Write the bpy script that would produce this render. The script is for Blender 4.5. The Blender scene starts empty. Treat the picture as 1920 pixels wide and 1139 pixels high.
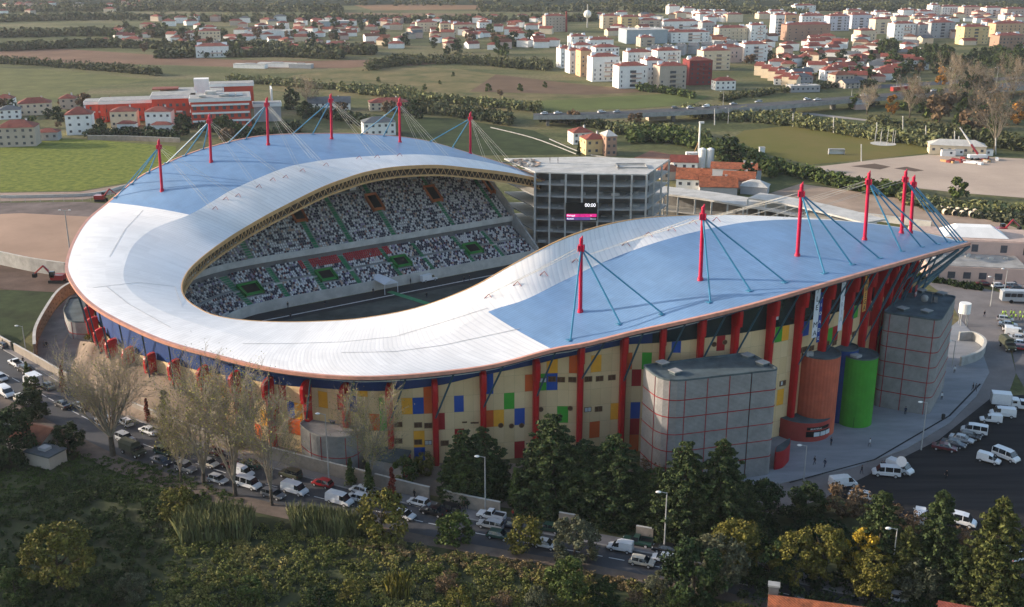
import bpy, math, random
import numpy as np
from mathutils import Vector, Matrix
from mathutils.bvhtree import BVHTree
R = math.radians
rng = random.Random(7)
nr = np.random.default_rng(11)
SC = bpy.context.scene
COL = SC.collection

# ---------------------------------------------------------------- camera, sky, sun, exposure
PITCH = R(18.2); CAMH = 90.0; FPX = 2040.0
cam_d = bpy.data.cameras.new("camera"); cam = bpy.data.objects.new("camera", cam_d); COL.objects.link(cam)
cam.location = (0, 0, CAMH); cam.rotation_euler = (R(90) - PITCH, 0, 0)
cam_d.sensor_width = 36.0; cam_d.lens = 36.0 * FPX / 1920.0
cam_d.clip_start = 1.0; cam_d.clip_end = 20000.0
SC.camera = cam
SUN_EL = 15.5; SUN_TRAVEL = -9.0          # light travels towards this heading (degrees from +X)
sun_d = bpy.data.lights.new("sun", 'SUN'); sun = bpy.data.objects.new("sun", sun_d); COL.objects.link(sun)
sun_d.energy = 3.1; sun_d.angle = R(0.5); sun_d.color = (1.0, 0.84, 0.68)
_dir = Vector((math.cos(R(SUN_TRAVEL)) * math.cos(R(SUN_EL)), math.sin(R(SUN_TRAVEL)) * math.cos(R(SUN_EL)), -math.sin(R(SUN_EL))))
sun.rotation_euler = _dir.to_track_quat('-Z', 'Y').to_euler()
sun.location = (-200, 100, 200)
W = bpy.data.worlds.new("World"); SC.world = W; W.use_nodes = True
nt = W.node_tree; bg = nt.nodes['Background']
sky = nt.nodes.new('ShaderNodeTexSky'); sky.sky_type = 'NISHITA'; sky.sun_disc = False
sky.sun_elevation = R(SUN_EL); sky.sun_rotation = math.atan2(-_dir.x, -_dir.y)
sky.air_density = 1.0; sky.dust_density = 2.0; sky.ozone_density = 1.0
nt.links.new(sky.outputs[0], bg.inputs[0]); bg.inputs[1].default_value = 0.15
SC.view_settings.view_transform = 'Standard'; SC.view_settings.look = 'None'
SC.view_settings.gamma = 1.0; SC.view_settings.use_curve_mapping = False
SC.view_settings.exposure = 1.1

# ---------------------------------------------------------------- measuring: where on a level or a wall a sight line lands
cP, sP = math.cos(PITCH), math.sin(PITCH)
def ray(px, py):
    dx = (px - 960) / FPX; dy = (569.5 - py) / FPX
    return (dx, cP + dy * sP, -sP + dy * cP)
def at(px, py, z=0.0):
    d = ray(px, py); t = (z - CAMH) / d[2]
    return (d[0] * t, d[1] * t, z)
def proj(x, y, z):
    z -= CAMH; zc = y * cP - z * sP; u = y * sP + z * cP
    return (960 + FPX * x / zc, 569.5 - FPX * u / zc)
AX = R(35); UX = (math.cos(AX), math.sin(AX)); NX = (-math.sin(AX), math.cos(AX))
def xy(u, n, z=0.0): return (u * UX[0] + n * NX[0], u * UX[1] + n * NX[1], z)
def un(x, y): return (x * UX[0] + y * UX[1], x * NX[0] + y * NX[1])
def on_n(px, py, n):
    d = ray(px, py); t = n / (d[0] * NX[0] + d[1] * NX[1])
    return (d[0] * t, d[1] * t, CAMH + d[2] * t)

# ---------------------------------------------------------------- materials
MATS = {}
def mat(name, col, rough=0.8, var=0.12, scale=0.6, metal=0.0, bump=0.0, spec=0.3, emit=0.0, col2=None, detail=3.0, alpha=None, coat=0.0, stretch=None):
    if name in MATS: return MATS[name]
    m = bpy.data.materials.new(name); m.use_nodes = True; MATS[name] = m
    n = m.node_tree.nodes; l = m.node_tree.links; b = n['Principled BSDF']
    b.inputs['Roughness'].default_value = rough; b.inputs['Metallic'].default_value = metal
    b.inputs['Specular IOR Level'].default_value = spec
    if coat: b.inputs['Coat Weight'].default_value = coat
    tc = n.new('ShaderNodeTexCoord'); no = n.new('ShaderNodeTexNoise'); no.inputs['Scale'].default_value = scale; no.inputs['Detail'].default_value = detail
    no.inputs['Roughness'].default_value = 0.65
    if stretch:
        mp = n.new('ShaderNodeMapping'); mp.inputs['Scale'].default_value = stretch[:3]; mp.inputs['Rotation'].default_value = (0, 0, stretch[3]); l.new(tc.outputs['Object'], mp.inputs[0]); l.new(mp.outputs[0], no.inputs['Vector'])
    else: l.new(tc.outputs['Object'], no.inputs['Vector'])
    mx = n.new('ShaderNodeMix'); mx.data_type = 'RGBA'
    c2 = col2 if col2 else tuple(min(1, c * (1 + var)) for c in col)
    c1 = col if col2 else tuple(c * (1 - var) for c in col)
    mx.inputs[6].default_value = (*c1, 1); mx.inputs[7].default_value = (*c2, 1)
    rp = n.new('ShaderNodeMapRange'); rp.inputs[1].default_value = 0.35; rp.inputs[2].default_value = 0.65
    l.new(no.outputs[0], rp.inputs[0]); l.new(rp.outputs[0], mx.inputs[0])
    l.new(mx.outputs[2], b.inputs['Base Color'])
    if bump:
        bp = n.new('ShaderNodeBump'); bp.inputs['Strength'].default_value = min(1, bump); bp.inputs['Distance'].default_value = 0.1 * bump
        n2 = n.new('ShaderNodeTexNoise'); n2.inputs['Scale'].default_value = scale * 6; n2.inputs['Detail'].default_value = 4
        l.new(tc.outputs['Object'], n2.inputs['Vector']); l.new(n2.outputs[0], bp.inputs['Height']); l.new(bp.outputs[0], b.inputs['Normal'])
    if emit:
        l.new(mx.outputs[2], b.inputs['Emission Color']); b.inputs['Emission Strength'].default_value = emit
    return m

def striped(name, col, col2, direction='UV', scale=1.0, rough=0.5, metal=0.0, patch=0.1, bump=0.3, spec=0.4, axis='X', wear=0.06, thin=False, sheet=0.0):
    """sheet or brick courses: a wave along one axis plus large faint patches"""
    m = bpy.data.materials.new(name); m.use_nodes = True; MATS[name] = m
    n = m.node_tree.nodes; l = m.node_tree.links; b = n['Principled BSDF']
    b.inputs['Roughness'].default_value = rough; b.inputs['Metallic'].default_value = metal; b.inputs['Specular IOR Level'].default_value = spec
    tc = n.new('ShaderNodeTexCoord'); mp = n.new('ShaderNodeMapping'); l.new(tc.outputs[direction], mp.inputs[0])
    wv = n.new('ShaderNodeTexWave'); wv.wave_type = 'BANDS'; wv.bands_direction = axis; wv.inputs['Scale'].default_value = scale
    wv.inputs['Distortion'].default_value = 0.0
    l.new(mp.outputs[0], wv.inputs['Vector'])
    no = n.new('ShaderNodeTexNoise'); no.inputs['Scale'].default_value = patch; no.inputs['Detail'].default_value = 6; no.inputs['Roughness'].default_value = 0.7
    l.new(tc.outputs['Object'], no.inputs['Vector'])
    r0 = n.new('ShaderNodeMapRange'); l.new(wv.outputs[1], r0.inputs[0])
    if thin: r0.inputs[1].default_value = 0.0; r0.inputs[2].default_value = 0.25; 
    mx = n.new('ShaderNodeMix'); mx.data_type = 'RGBA'
    mx.inputs[6].default_value = (*col2, 1); mx.inputs[7].default_value = (*col, 1); l.new(r0.outputs[0], mx.inputs[0])
    r1 = n.new('ShaderNodeMapRange'); r1.inputs[1].default_value = 0.3; r1.inputs[2].default_value = 0.7; r1.inputs[3].default_value = 1 - wear * 2; r1.inputs[4].default_value = 1 + wear
    l.new(no.outputs[0], r1.inputs[0])
    mul = n.new('ShaderNodeVectorMath'); mul.operation = 'SCALE'; l.new(mx.outputs[2], mul.inputs[0]); l.new(r1.outputs[0], mul.inputs[3])
    if sheet:
        sx = n.new('ShaderNodeSeparateXYZ'); l.new(tc.outputs['UV'], sx.inputs[0]); m1 = n.new('ShaderNodeMath'); m1.operation = 'MULTIPLY'; m1.inputs[1].default_value = sheet; l.new(sx.outputs[0], m1.inputs[0])
        m2 = n.new('ShaderNodeMath'); m2.operation = 'FLOOR'; l.new(m1.outputs[0], m2.inputs[0])
        m3 = n.new('ShaderNodeMath'); m3.operation = 'MULTIPLY'; m3.inputs[1].default_value = 7.0; l.new(sx.outputs[1], m3.inputs[0]); m4 = n.new('ShaderNodeMath'); m4.operation = 'FLOOR'; l.new(m3.outputs[0], m4.inputs[0])
        cb = n.new('ShaderNodeCombineXYZ'); l.new(m2.outputs[0], cb.inputs[0]); l.new(m4.outputs[0], cb.inputs[1]); wn = n.new('ShaderNodeTexWhiteNoise'); wn.noise_dimensions = '2D'; l.new(cb.outputs[0], wn.inputs['Vector'])
        st = n.new('ShaderNodeTexNoise'); st.inputs['Scale'].default_value = 1.0; st.inputs['Detail'].default_value = 5; mp2 = n.new('ShaderNodeMapping'); mp2.inputs['Scale'].default_value = (2.2, 2.5, 1); l.new(tc.outputs['UV'], mp2.inputs[0]); l.new(mp2.outputs[0], st.inputs['Vector'])
        a1 = n.new('ShaderNodeMapRange'); a1.inputs[3].default_value = 0.95; a1.inputs[4].default_value = 1.04; l.new(wn.outputs[0], a1.inputs[0]); a2 = n.new('ShaderNodeMapRange'); a2.inputs[1].default_value = 0.3; a2.inputs[2].default_value = 0.6; a2.inputs[3].default_value = 0.94; a2.inputs[4].default_value = 1.0; l.new(st.outputs[0], a2.inputs[0])
        a3 = n.new('ShaderNodeMath'); a3.operation = 'MULTIPLY'; l.new(a1.outputs[0], a3.inputs[0]); l.new(a2.outputs[0], a3.inputs[1]); mu2 = n.new('ShaderNodeVectorMath'); mu2.operation = 'SCALE'; l.new(mul.outputs[0], mu2.inputs[0]); l.new(a3.outputs[0], mu2.inputs[3]); mul = mu2
    l.new(mul.outputs[0], b.inputs['Base Color'])
    if bump:
        bp = n.new('ShaderNodeBump'); bp.inputs['Strength'].default_value = bump; bp.inputs['Distance'].default_value = 0.05
        l.new(wv.outputs[1], bp.inputs['Height']); l.new(bp.outputs[0], b.inputs['Normal'])
    return m

def foliage(name, c1, c2, c3, scale=0.5):
    m = bpy.data.materials.new(name); m.use_nodes = True; MATS[name] = m
    n = m.node_tree.nodes; l = m.node_tree.links; b = n['Principled BSDF']
    b.inputs['Roughness'].default_value = 0.75; b.inputs['Specular IOR Level'].default_value = 0.15
    tc = n.new('ShaderNodeTexCoord'); oi = n.new('ShaderNodeObjectInfo')
    no = n.new('ShaderNodeTexNoise'); no.inputs['Scale'].default_value = scale; no.inputs['Detail'].default_value = 6; no.inputs['Roughness'].default_value = 0.8
    ad = n.new('ShaderNodeVectorMath'); ad.operation = 'ADD'; l.new(tc.outputs['Object'], ad.inputs[0]); l.new(oi.outputs['Location'], ad.inputs[1])
    l.new(ad.outputs[0], no.inputs['Vector'])
    cr = n.new('ShaderNodeValToRGB'); cr.color_ramp.elements[0].position = 0.3; cr.color_ramp.elements[1].position = 0.7
    cr.color_ramp.elements[0].color = (*c1, 1); cr.color_ramp.elements[1].color = (*c3, 1)
    e = cr.color_ramp.elements.new(0.5); e.color = (*c2, 1)
    l.new(no.outputs[0], cr.inputs[0]); ge = n.new('ShaderNodeNewGeometry'); mr = n.new('ShaderNodeMapRange'); mr.inputs[3].default_value = 0.45; mr.inputs[4].default_value = 1.6; l.new(ge.outputs['Random Per Island'], mr.inputs[0])
    sc_ = n.new('ShaderNodeVectorMath'); sc_.operation = 'SCALE'; l.new(cr.outputs[0], sc_.inputs[0]); l.new(mr.outputs[0], sc_.inputs[3]); l.new(sc_.outputs[0], b.inputs['Base Color'])
    return m

# ---------------------------------------------------------------- mesh building
ORG = {}
def setp(o, label=None, cat=None, group=None, kind=None):
    if label: o['label'] = label
    if cat: o['category'] = cat
    if group: o['group'] = group
    if kind: o['kind'] = kind
    return o
def thing(name, label, cat, loc=(0, 0, 0), rz=0.0, group=None):
    o = bpy.data.objects.new(name, None); COL.objects.link(o); o.location = loc; o.rotation_euler = (0, 0, rz)
    o.empty_display_size = 0.5
    ORG[o.name] = tuple(loc); return setp(o, label, cat, group)
class MB:
    def __init__(s): s.v = []; s.f = []; s.m = []; s.mats = []; s.uv = None
    def mi(s, m):
        if m not in s.mats: s.mats.append(m)
        return s.mats.index(m)
    def add(s, vs, fs, m):
        k = len(s.v); i = s.mi(m); s.v.extend(vs)
        for f in fs: s.f.append(tuple(k + a for a in f)); s.m.append(i)
    def box(s, c, d, m, rz=0.0, rx=0.0):
        x, y, z = d[0] / 2, d[1] / 2, d[2] / 2; ca, sa = math.cos(rz), math.sin(rz); cb, sb = math.cos(rx), math.sin(rx)
        vs = []
        for (a, b, g) in ((-1, -1, -1), (1, -1, -1), (1, 1, -1), (-1, 1, -1), (-1, -1, 1), (1, -1, 1), (1, 1, 1), (-1, 1, 1)):
            X, Y, Z = a * x, b * y, g * z; Y, Z = Y * cb - Z * sb, Y * sb + Z * cb
            vs.append((c[0] + X * ca - Y * sa, c[1] + X * sa + Y * ca, c[2] + Z))
        s.add(vs, [(0, 3, 2, 1), (4, 5, 6, 7), (0, 1, 5, 4), (1, 2, 6, 5), (2, 3, 7, 6), (3, 0, 4, 7)], m); return s
    def prism(s, poly, z0, z1, m, mtop=None, bottom=False):
        n = len(poly); area = sum(poly[i][0] * poly[(i + 1) % n][1] - poly[(i + 1) % n][0] * poly[i][1] for i in range(n))
        if area < 0: poly = poly[::-1]
        vs = [(p[0], p[1], z0) for p in poly] + [(p[0], p[1], z1) for p in poly]
        s.add(vs, [(i, (i + 1) % n, n + (i + 1) % n, n + i) for i in range(n)], m)
        s.add([(p[0], p[1], z1) for p in poly], [tuple(range(n))], mtop or m)
        if bottom: s.add([(p[0], p[1], z0) for p in poly], [tuple(range(n - 1, -1, -1))], m)
        return s
    def tube(s, a, b, r0, r1, m, n=8, caps=True):
        a = Vector(a); b = Vector(b); d = (b - a)
        if d.length < 1e-6: return s
        d.normalize(); q = d.orthogonal().normalized(); w = d.cross(q)
        vs = []
        for (p, r) in ((a, r0), (b, r1)):
            for i in range(n):
                t = 2 * math.pi * i / n; vs.append(tuple(p + (q * math.cos(t) + w * math.sin(t)) * r))
        fs = [(i, (i + 1) % n, n + (i + 1) % n, n + i) for i in range(n)]
        if caps: fs += [tuple(range(n - 1, -1, -1)), tuple(range(n, 2 * n))]
        s.add(vs, fs, m); return s
    def ball(s, c, r, m, n=8, k=5, sc=(1, 1, 1)):
        vs = [(c[0], c[1], c[2] - r * sc[2])]
        for j in range(1, k):
            ph = -math.pi / 2 + math.pi * j / k
            for i in range(n):
                t = 2 * math.pi * i / n; vs.append((c[0] + r * sc[0] * math.cos(ph) * math.cos(t), c[1] + r * sc[1] * math.cos(ph) * math.sin(t), c[2] + r * sc[2] * math.sin(ph)))
        vs.append((c[0], c[1], c[2] + r * sc[2])); L = len(vs) - 1; fs = []
        for i in range(n): fs.append((0, 1 + (i + 1) % n, 1 + i)); fs.append((L, L - n + i, L - n + (i + 1) % n))
        for j in range(k - 2):
            for i in range(n): fs.append((1 + j * n + i, 1 + j * n + (i + 1) % n, 1 + (j + 1) * n + (i + 1) % n, 1 + (j + 1) * n + i))
        s.add(vs, fs, m); return s
    def quad(s, a, b, c, d, m): s.add([a, b, c, d], [(0, 1, 2, 3)], m); return s
    def build(s, name, parent=None, smooth=False, label=None):
        me = bpy.data.meshes.new(name)
        o3 = ORG.get(parent.name, (0, 0, 0)) if parent else (0, 0, 0)
        v = np.array(s.v, dtype=np.float64).reshape(-1, 3) - np.array(o3)
        me.from_pydata(v.tolist(), [], s.f)
        for m in s.mats: me.materials.append(m)
        me.polygons.foreach_set('material_index', s.m)
        if smooth: me.polygons.foreach_set('use_smooth', [True] * len(s.f))
        me.update()
        o = bpy.data.objects.new(name, me); COL.objects.link(o)
        if parent: o.parent = parent
        ORG[o.name] = o3
        if label: o['label'] = label
        return o
def kids(o): return [c for c in ALLKIDS.get(o.name, [])]
def copy_tree(o, loc=None, rz=None, sc=None, label=None, group=None):
    def rec(a, par):
        c = a.copy(); COL.objects.link(c)
        if par: c.parent = par
        for ch in list(a.children): rec(ch, c)
        return c
    c = rec(o, None)
    if loc is not None: c.location = loc
    if rz is not None: c.rotation_euler = (0, 0, rz)
    if sc is not None: c.scale = sc if hasattr(sc, '__len__') else (sc, sc, sc)
    if label: c['label'] = label
    if group: c['group'] = group
    return c
def polygon(name, pts, z, m, px=True, kind='structure', label=None, cat=None):
    P = [at(a, b, z) if px else (a, b, z) for a, b in pts]
    n = len(P); area = sum(P[i][0] * P[(i + 1) % n][1] - P[(i + 1) % n][0] * P[i][1] for i in range(n))
    if area < 0: P = P[::-1]
    b = MB(); b.add(P, [tuple(range(n))], m); o = b.build(name); return setp(o, label, cat, None, kind)
def smooth_line(pts, k=6, closed=False):
    """Catmull-Rom through the points"""
    P = [Vector(p) for p in pts]; out = []; n = len(P)
    for i in range(n - 1 + (1 if closed else 0)):
        if closed: p0, p1, p2, p3 = P[(i - 1) % n], P[i % n], P[(i + 1) % n], P[(i + 2) % n]
        else: p0, p1, p2, p3 = P[max(i - 1, 0)], P[i], P[i + 1], P[min(i + 2, n - 1)]
        for j in range(k):
            t = j / k
            out.append(0.5 * ((2 * p1) + (p2 - p0) * t + (2 * p0 - 5 * p1 + 4 * p2 - p3) * t * t + (3 * p1 - p0 - 3 * p2 + p3) * t * t * t))
    if not closed: out.append(P[-1])
    return out
# ================================================================ STADIUM
M_WHITE = striped('white_roof_sheet', (0.73, 0.73, 0.725), (0.64, 0.645, 0.655), 'UV', 1.0, rough=0.42, metal=0.0, patch=0.06, bump=0.15, wear=0.05, thin=True, sheet=1.6)
M_BLUE = striped('blue_roof_sheet', (0.165, 0.285, 0.465), (0.13, 0.235, 0.395), 'UV', 1.0, rough=0.42, metal=0.0, patch=0.08, bump=0.2, wear=0.08, thin=True, sheet=0.5)
M_GUTTER = mat('salmon_gutter', (0.52, 0.25, 0.18), 0.45)
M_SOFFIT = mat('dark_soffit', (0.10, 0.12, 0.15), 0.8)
M_OCHRE = mat('ochre_steel', (0.50, 0.30, 0.13), 0.6)
M_RED = mat('red_steel', (0.42, 0.008, 0.012), 0.45, 0.10)
M_MAG = mat('crimson_mast', (0.45, 0.006, 0.045), 0.35, 0.06)
M_TEAL = mat('teal_steel', (0.04, 0.19, 0.32), 0.35, 0.08)
M_TEALD = mat('dark_teal_steel', (0.02, 0.07, 0.10), 0.5, 0.08)
M_CABLE = mat('pale_cable', (0.42, 0.41, 0.37), 0.5)
M_JOINT = mat('joint_brown', (0.30, 0.22, 0.13), 0.9)
M_NAVY = mat('navy_panel', (0.015, 0.05, 0.18), 0.55, 0.1)
M_GLASSD = mat('dark_glazing', (0.012, 0.03, 0.035), 0.12, 0.2, spec=0.6)
M_CREAM = mat('cream_panel', (0.66, 0.485, 0.265), 0.75, 0.05, 0.25)
M_CREAM2 = mat('cream_panel_pale', (0.69, 0.515, 0.29), 0.75, 0.05, 0.25)
M_CREAM3 = mat('cream_panel_dark', (0.63, 0.455, 0.24), 0.75, 0.05, 0.25)
PC = {'y': mat('yellow_panel', (0.78, 0.37, 0.03), 0.7, 0.06), 'b': mat('blue_panel', (0.012, 0.07, 0.33), 0.7, 0.06),
      'o': mat('orange_panel', (0.58, 0.11, 0.02), 0.7, 0.06), 'r': mat('dark_red_panel', (0.33, 0.01, 0.015), 0.7, 0.06),
      'g': mat('green_panel', (0.05, 0.32, 0.03), 0.7, 0.06), 'c': M_CREAM, 'd': M_CREAM2, 'e': M_CREAM3}
M_CONC = mat('concrete', (0.30, 0.30, 0.29), 0.9, 0.18, 0.35, bump=0.2)
M_CONCL = mat('pale_concrete', (0.46, 0.45, 0.42), 0.9, 0.15, 0.3, bump=0.2)
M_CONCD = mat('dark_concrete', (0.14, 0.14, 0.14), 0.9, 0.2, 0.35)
M_STAIR = mat('green_stair', (0.035, 0.20, 0.09), 0.8, 0.15)
M_GREENP = mat('green_paint', (0.03, 0.20, 0.04), 0.7, 0.1)
M_ORANGEP = mat('rust_orange_paint', (0.40, 0.12, 0.04), 0.7, 0.1)
M_WINB = mat('brown_window', (0.10, 0.055, 0.03), 0.25, 0.3, 1.5, spec=0.5)
M_FRAME = mat('window_frame_brown', (0.16, 0.09, 0.05), 0.6)
M_PALEG = mat('pale_glass', (0.55, 0.60, 0.62), 0.3, 0.1)

stadium = thing('stadium', 'large horseshoe stadium with white and blue roof, crimson masts and coloured panel walls', 'stadium', xy(150, 200, 0))
Zs, Ns = 'z', 'n'
def pt(e):
    k, a, b, c = e
    if k == 'z': return at(a, b, c)
    if k == 'n': return on_n(a, b, c)
    return xy(a, b, c)
SECT = [
 (('z', 1818, 455, 24.2), ('z', 1806, 456, 24.6), ('z', 1812, 454, 24.4)),
 (('n', 1768, 469, 131), ('w', 210, 145.5, 29.2), ('w', 217, 153, 27.0)),
 (('n', 1700, 488, 125.5), ('w', 192, 152, 32.3), ('w', 197, 163, 29.6)),
 (('n', 1600, 516, 122.5), ('z', 1430, 414, 34.4), ('n', 1400, 404, 164)),
 (('n', 1500, 545, 123), ('z', 1340, 427, 34.6), ('n', 1300, 404, 162.5)),
 (('z', 1400, 573, 29.8), ('z', 1240, 452, 34.0), ('n', 1210, 409, 163)),
 (('z', 1300, 597, 28.0), ('z', 1150, 484, 31.4), ('n', 1130, 423, 164)),
 (('z', 1190, 621, 25.6), ('z', 1060, 525, 28.3), ('n', 1050, 450, 165.5)),
 (('z', 1100, 643, 24.1), ('z', 985, 562, 26.2), ('n', 960, 497, 169)),
 (('z', 1035, 655, 22.9), ('z', 915, 585, 24.5), ('n', 880, 541, 172)),
 (('z', 900, 688, 20.4), ('z', 800, 640, 21.6), ('z', 780, 578, 21.9)),
 (('z', 700, 706, 19.2), ('z', 650, 658, 20.2), ('z', 680, 597, 19.7)),
 (('z', 535, 695, 18.3), ('z', 545, 652, 19.2), ('z', 600, 603, 18.7)),
 (('z', 400, 665, 18.0), ('z', 455, 632, 18.9), ('z', 520, 604, 18.3)),
 (('z', 310, 640, 18.0), ('z', 385, 612, 18.9), ('z', 450, 600, 18.0)),
 (('z', 240, 610, 18.4), ('z', 320, 590, 19.2), ('z', 400, 591, 18.0)),
 (('z', 185, 580, 19.0), ('z', 275, 568, 19.6), ('z', 370, 577, 18.0)),
 (('z', 150, 550, 19.5), ('z', 245, 545, 20.0), ('z', 350, 562, 18.0)),
 (('z', 128, 515, 20.0), ('z', 232, 522, 20.4), ('z', 341, 545, 18.0)),
 (('z', 126, 490, 20.4), ('z', 235, 494, 20.9), ('z', 344, 524, 18.0)),
 (('z', 140, 450, 21.2), ('z', 252, 458, 21.6), ('z', 360, 500, 18.2)),
 (('z', 165, 412, 22.2), ('z', 290, 428, 22.4), ('z', 395, 470, 18.9)),
 (('n', 203, 380, 299), ('z', 355, 403, 24.3), ('n', 440, 439, 263)),
 (('n', 240, 348, 300), ('n', 400, 377, 273), ('n', 480, 415, 263)),
 (('n', 277, 323, 300), ('n', 440, 354, 273), ('n', 520, 393, 263)),
 (('n', 350, 290, 300), ('n', 528, 317, 273), ('n', 600, 353, 263)),
 (('n', 427, 267, 300), ('n', 585, 304, 273), ('n', 650, 334, 263)),
 (('n', 500, 254, 300), ('n', 640, 297, 273), ('n', 690, 322, 263)),
 (('n', 600, 250.5, 300), ('n', 715, 292, 273), ('n', 745, 313, 263)),
 (('n', 700, 252.5, 299), ('n', 790, 290, 273), ('n', 820, 310, 263)),
 (('n', 793, 263, 296), ('n', 860, 296, 272), ('n', 885, 316, 263)),
 (('n', 880, 287.5, 288), ('n', 928, 308, 270), ('n', 945, 323, 263)),
 (('n', 973, 317, 273), ('n', 985, 325, 266), ('n', 995, 332, 262.5)),
 (('n', 1020, 338, 262), ('n', 1018, 339, 262), ('n', 1016, 338.5, 262)),
]
KS = 6
rails = [smooth_line([pt(s[j]) for s in SECT], KS) for j in range(3)]
rails[0] = smooth_line([pt(s[0]) for s in SECT], KS)
NSEC = len(rails[0])
TC = 10
def across(i, t):
    """roof surface, t = 0 outer edge .. 0.6 colour line .. 1 inner edge"""
    O, Mi, I = rails[0][i], rails[1][i], rails[2][i]
    tm = 0.6
    # quadratic in the parameter through the three rails
    a = O; L0 = (t - tm) * (t - 1) / (tm * 1.0); L1 = t * (t - 1) / (tm * (tm - 1)); L2 = t * (t - tm) / ((1 - tm) * 1.0)
    q = O * L0 + Mi * L1 + I * L2
    lin = O.lerp(Mi, t / tm) if t <= tm else Mi.lerp(I, (t - tm) / (1 - tm))
    return lin.lerp(q, 0.5)
ts = [j / TC * 0.6 for j in range(TC)] + [0.6 + 0.4 * j / 5 for j in range(6)]
G = [[across(i, t) for t in ts] for i in range(NSEC)]
NT = len(ts)
def roof_part(name, m, iranges, j0, j1, dz=0.0):
    b = MB(); uv = []
    idx = {}
    def vid(i, j):
        if (i, j) not in idx: idx[(i, j)] = len(b.v); b.v.append((G[i][j].x, G[i][j].y, G[i][j].z + dz))
        return idx[(i, j)]
    k = b.mi(m); arc = [0.0]
    for i in range(1, NSEC): arc.append(arc[-1] + (rails[0][i] - rails[0][i - 1]).length)
    width = [0.0]
    quads = []
    for (a, c) in iranges:
        for i in range(a, c):
            for j in range(j0, j1):
                quads.append((i, j)); b.f.append((vid(i, j), vid(i, j + 1), vid(i + 1, j + 1), vid(i + 1, j))); b.m.append(k)
    o = b.build(name, stadium, smooth=True)
    me = o.data; lay = me.uv_layers.new(name='UVMap')
    data = []
    for (i, j) in quads:
        for (p, q) in ((i, j), (i, j + 1), (i + 1, j + 1), (i + 1, j)):
            if m is M_BLUE:
                g = G[p][q]; u, n_ = un(g.x, g.y); data += [n_ * 0.5, u * 0.1]
            else: data += [arc[p] * 0.30 + 0.0, ts[q]]
    lay.data.foreach_set('uv', data)
    return o
nA = 9 * KS; nB = 22 * KS
roof_blue_a = roof_part('blue_roof_deck', M_BLUE, [(0, nA)], 0, TC)
roof_blue_b = roof_part('blue_roof_deck', M_BLUE, [(nB, NSEC - 1)], 0, TC)
roof_white = roof_part('white_roof_deck', M_WHITE, [(0, NSEC - 1)], TC, NT - 1)
roof_white2 = roof_part('white_roof_deck', M_WHITE, [(nA, nB)], 0, TC)
# grid faces point down when built one way: flip so that normals look up
for o in (roof_blue_a, roof_blue_b, roof_white, roof_white2):
    me = o.data
    if sum(p.normal.z * p.area for p in me.polygons) < 0: me.flip_normals()
    me.update()
# underside, gutter, inner edge truss
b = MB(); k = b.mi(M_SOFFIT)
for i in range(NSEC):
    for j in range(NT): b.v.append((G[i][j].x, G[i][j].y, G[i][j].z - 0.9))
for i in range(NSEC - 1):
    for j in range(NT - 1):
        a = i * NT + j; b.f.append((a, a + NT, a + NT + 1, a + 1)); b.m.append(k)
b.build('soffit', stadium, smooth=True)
def strip(name, line, z0, z1, m, off=0.0, smooth=True):
    b = MB(); n = len(line)
    for p in line: b.v.append((p.x, p.y, p.z + z0)); b.v.append((p.x, p.y, p.z + z1))
    k = b.mi(m)
    for i in range(n - 1): b.f.append((2 * i, 2 * i + 2, 2 * i + 3, 2 * i + 1)); b.m.append(k)
    return b
def band(line, prof, m, outward=None, b=None):
    """sweep a closed profile [(side, up)...] along a line"""
    b = b or MB(); n = len(line); K = len(prof); base = len(b.v); k = b.mi(m)
    for i, p in enumerate(line):
        d = (line[min(i + 1, n - 1)] - line[max(i - 1, 0)]); d.z = 0
        if d.length < 1e-6: d = Vector((1, 0, 0))
        d.normalize(); s_ = Vector((-d.y, d.x, 0))
        for (a, h) in prof: b.v.append((p.x + s_.x * a, p.y + s_.y * a, p.z + h))
    for i in range(n - 1):
        for j in range(K):
            b.f.append((base + i * K + j, base + i * K + (j + 1) % K, base + (i + 1) * K + (j + 1) % K, base + (i + 1) * K + j)); b.m.append(k)
    b.f.append(tuple(base + j for j in range(K))); b.m.append(k)
    b.f.append(tuple(base + (n - 1) * K + j for j in range(K - 1, -1, -1))); b.m.append(k)
    return b
band(rails[0], [(-0.35, -0.55), (0.35, -0.55), (0.35, 0.08), (-0.35, 0.08)], M_GUTTER).build('roof_gutter', stadium)
inn = rails[2]
b = band(inn, [(-0.12, -0.9), (0.12, -0.9), (0.12, 0.08), (-0.12, 0.08)], M_OCHRE)
low = [p + Vector((0, 0, -2.9)) for p in inn]
band(low[2:-2], [(-0.25, -0.25), (0.25, -0.25), (0.25, 0.25), (-0.25, 0.25)], M_OCHRE, b=b)
b.build('inner_edge_beam', stadium)
b = MB()
for i in range(3, NSEC - 3):
    a = inn[i]; c = inn[i + 1]; seg = (c - a).length; nn = max(1, int(seg / 1.6))
    for q in range(nn):
        p0 = a.lerp(c, q / nn); p1 = a.lerp(c, (q + 0.5) / nn); p2 = a.lerp(c, (q + 1) / nn)
        b.tube(p0 + Vector((0, 0, -0.9)), p1 + Vector((0, 0, -2.8)), 0.09, 0.09, M_OCHRE, 4, False)
        b.tube(p1 + Vector((0, 0, -2.8)), p2 + Vector((0, 0, -0.9)), 0.09, 0.09, M_OCHRE, 4, False)
b.build('edge_truss_lattice', stadium)
b = MB(); kd = b.mi(mat('truss_dark_strip', (0.06, 0.04, 0.025), 0.9))  # dark strip added so the space behind the lattice reads dark
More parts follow.
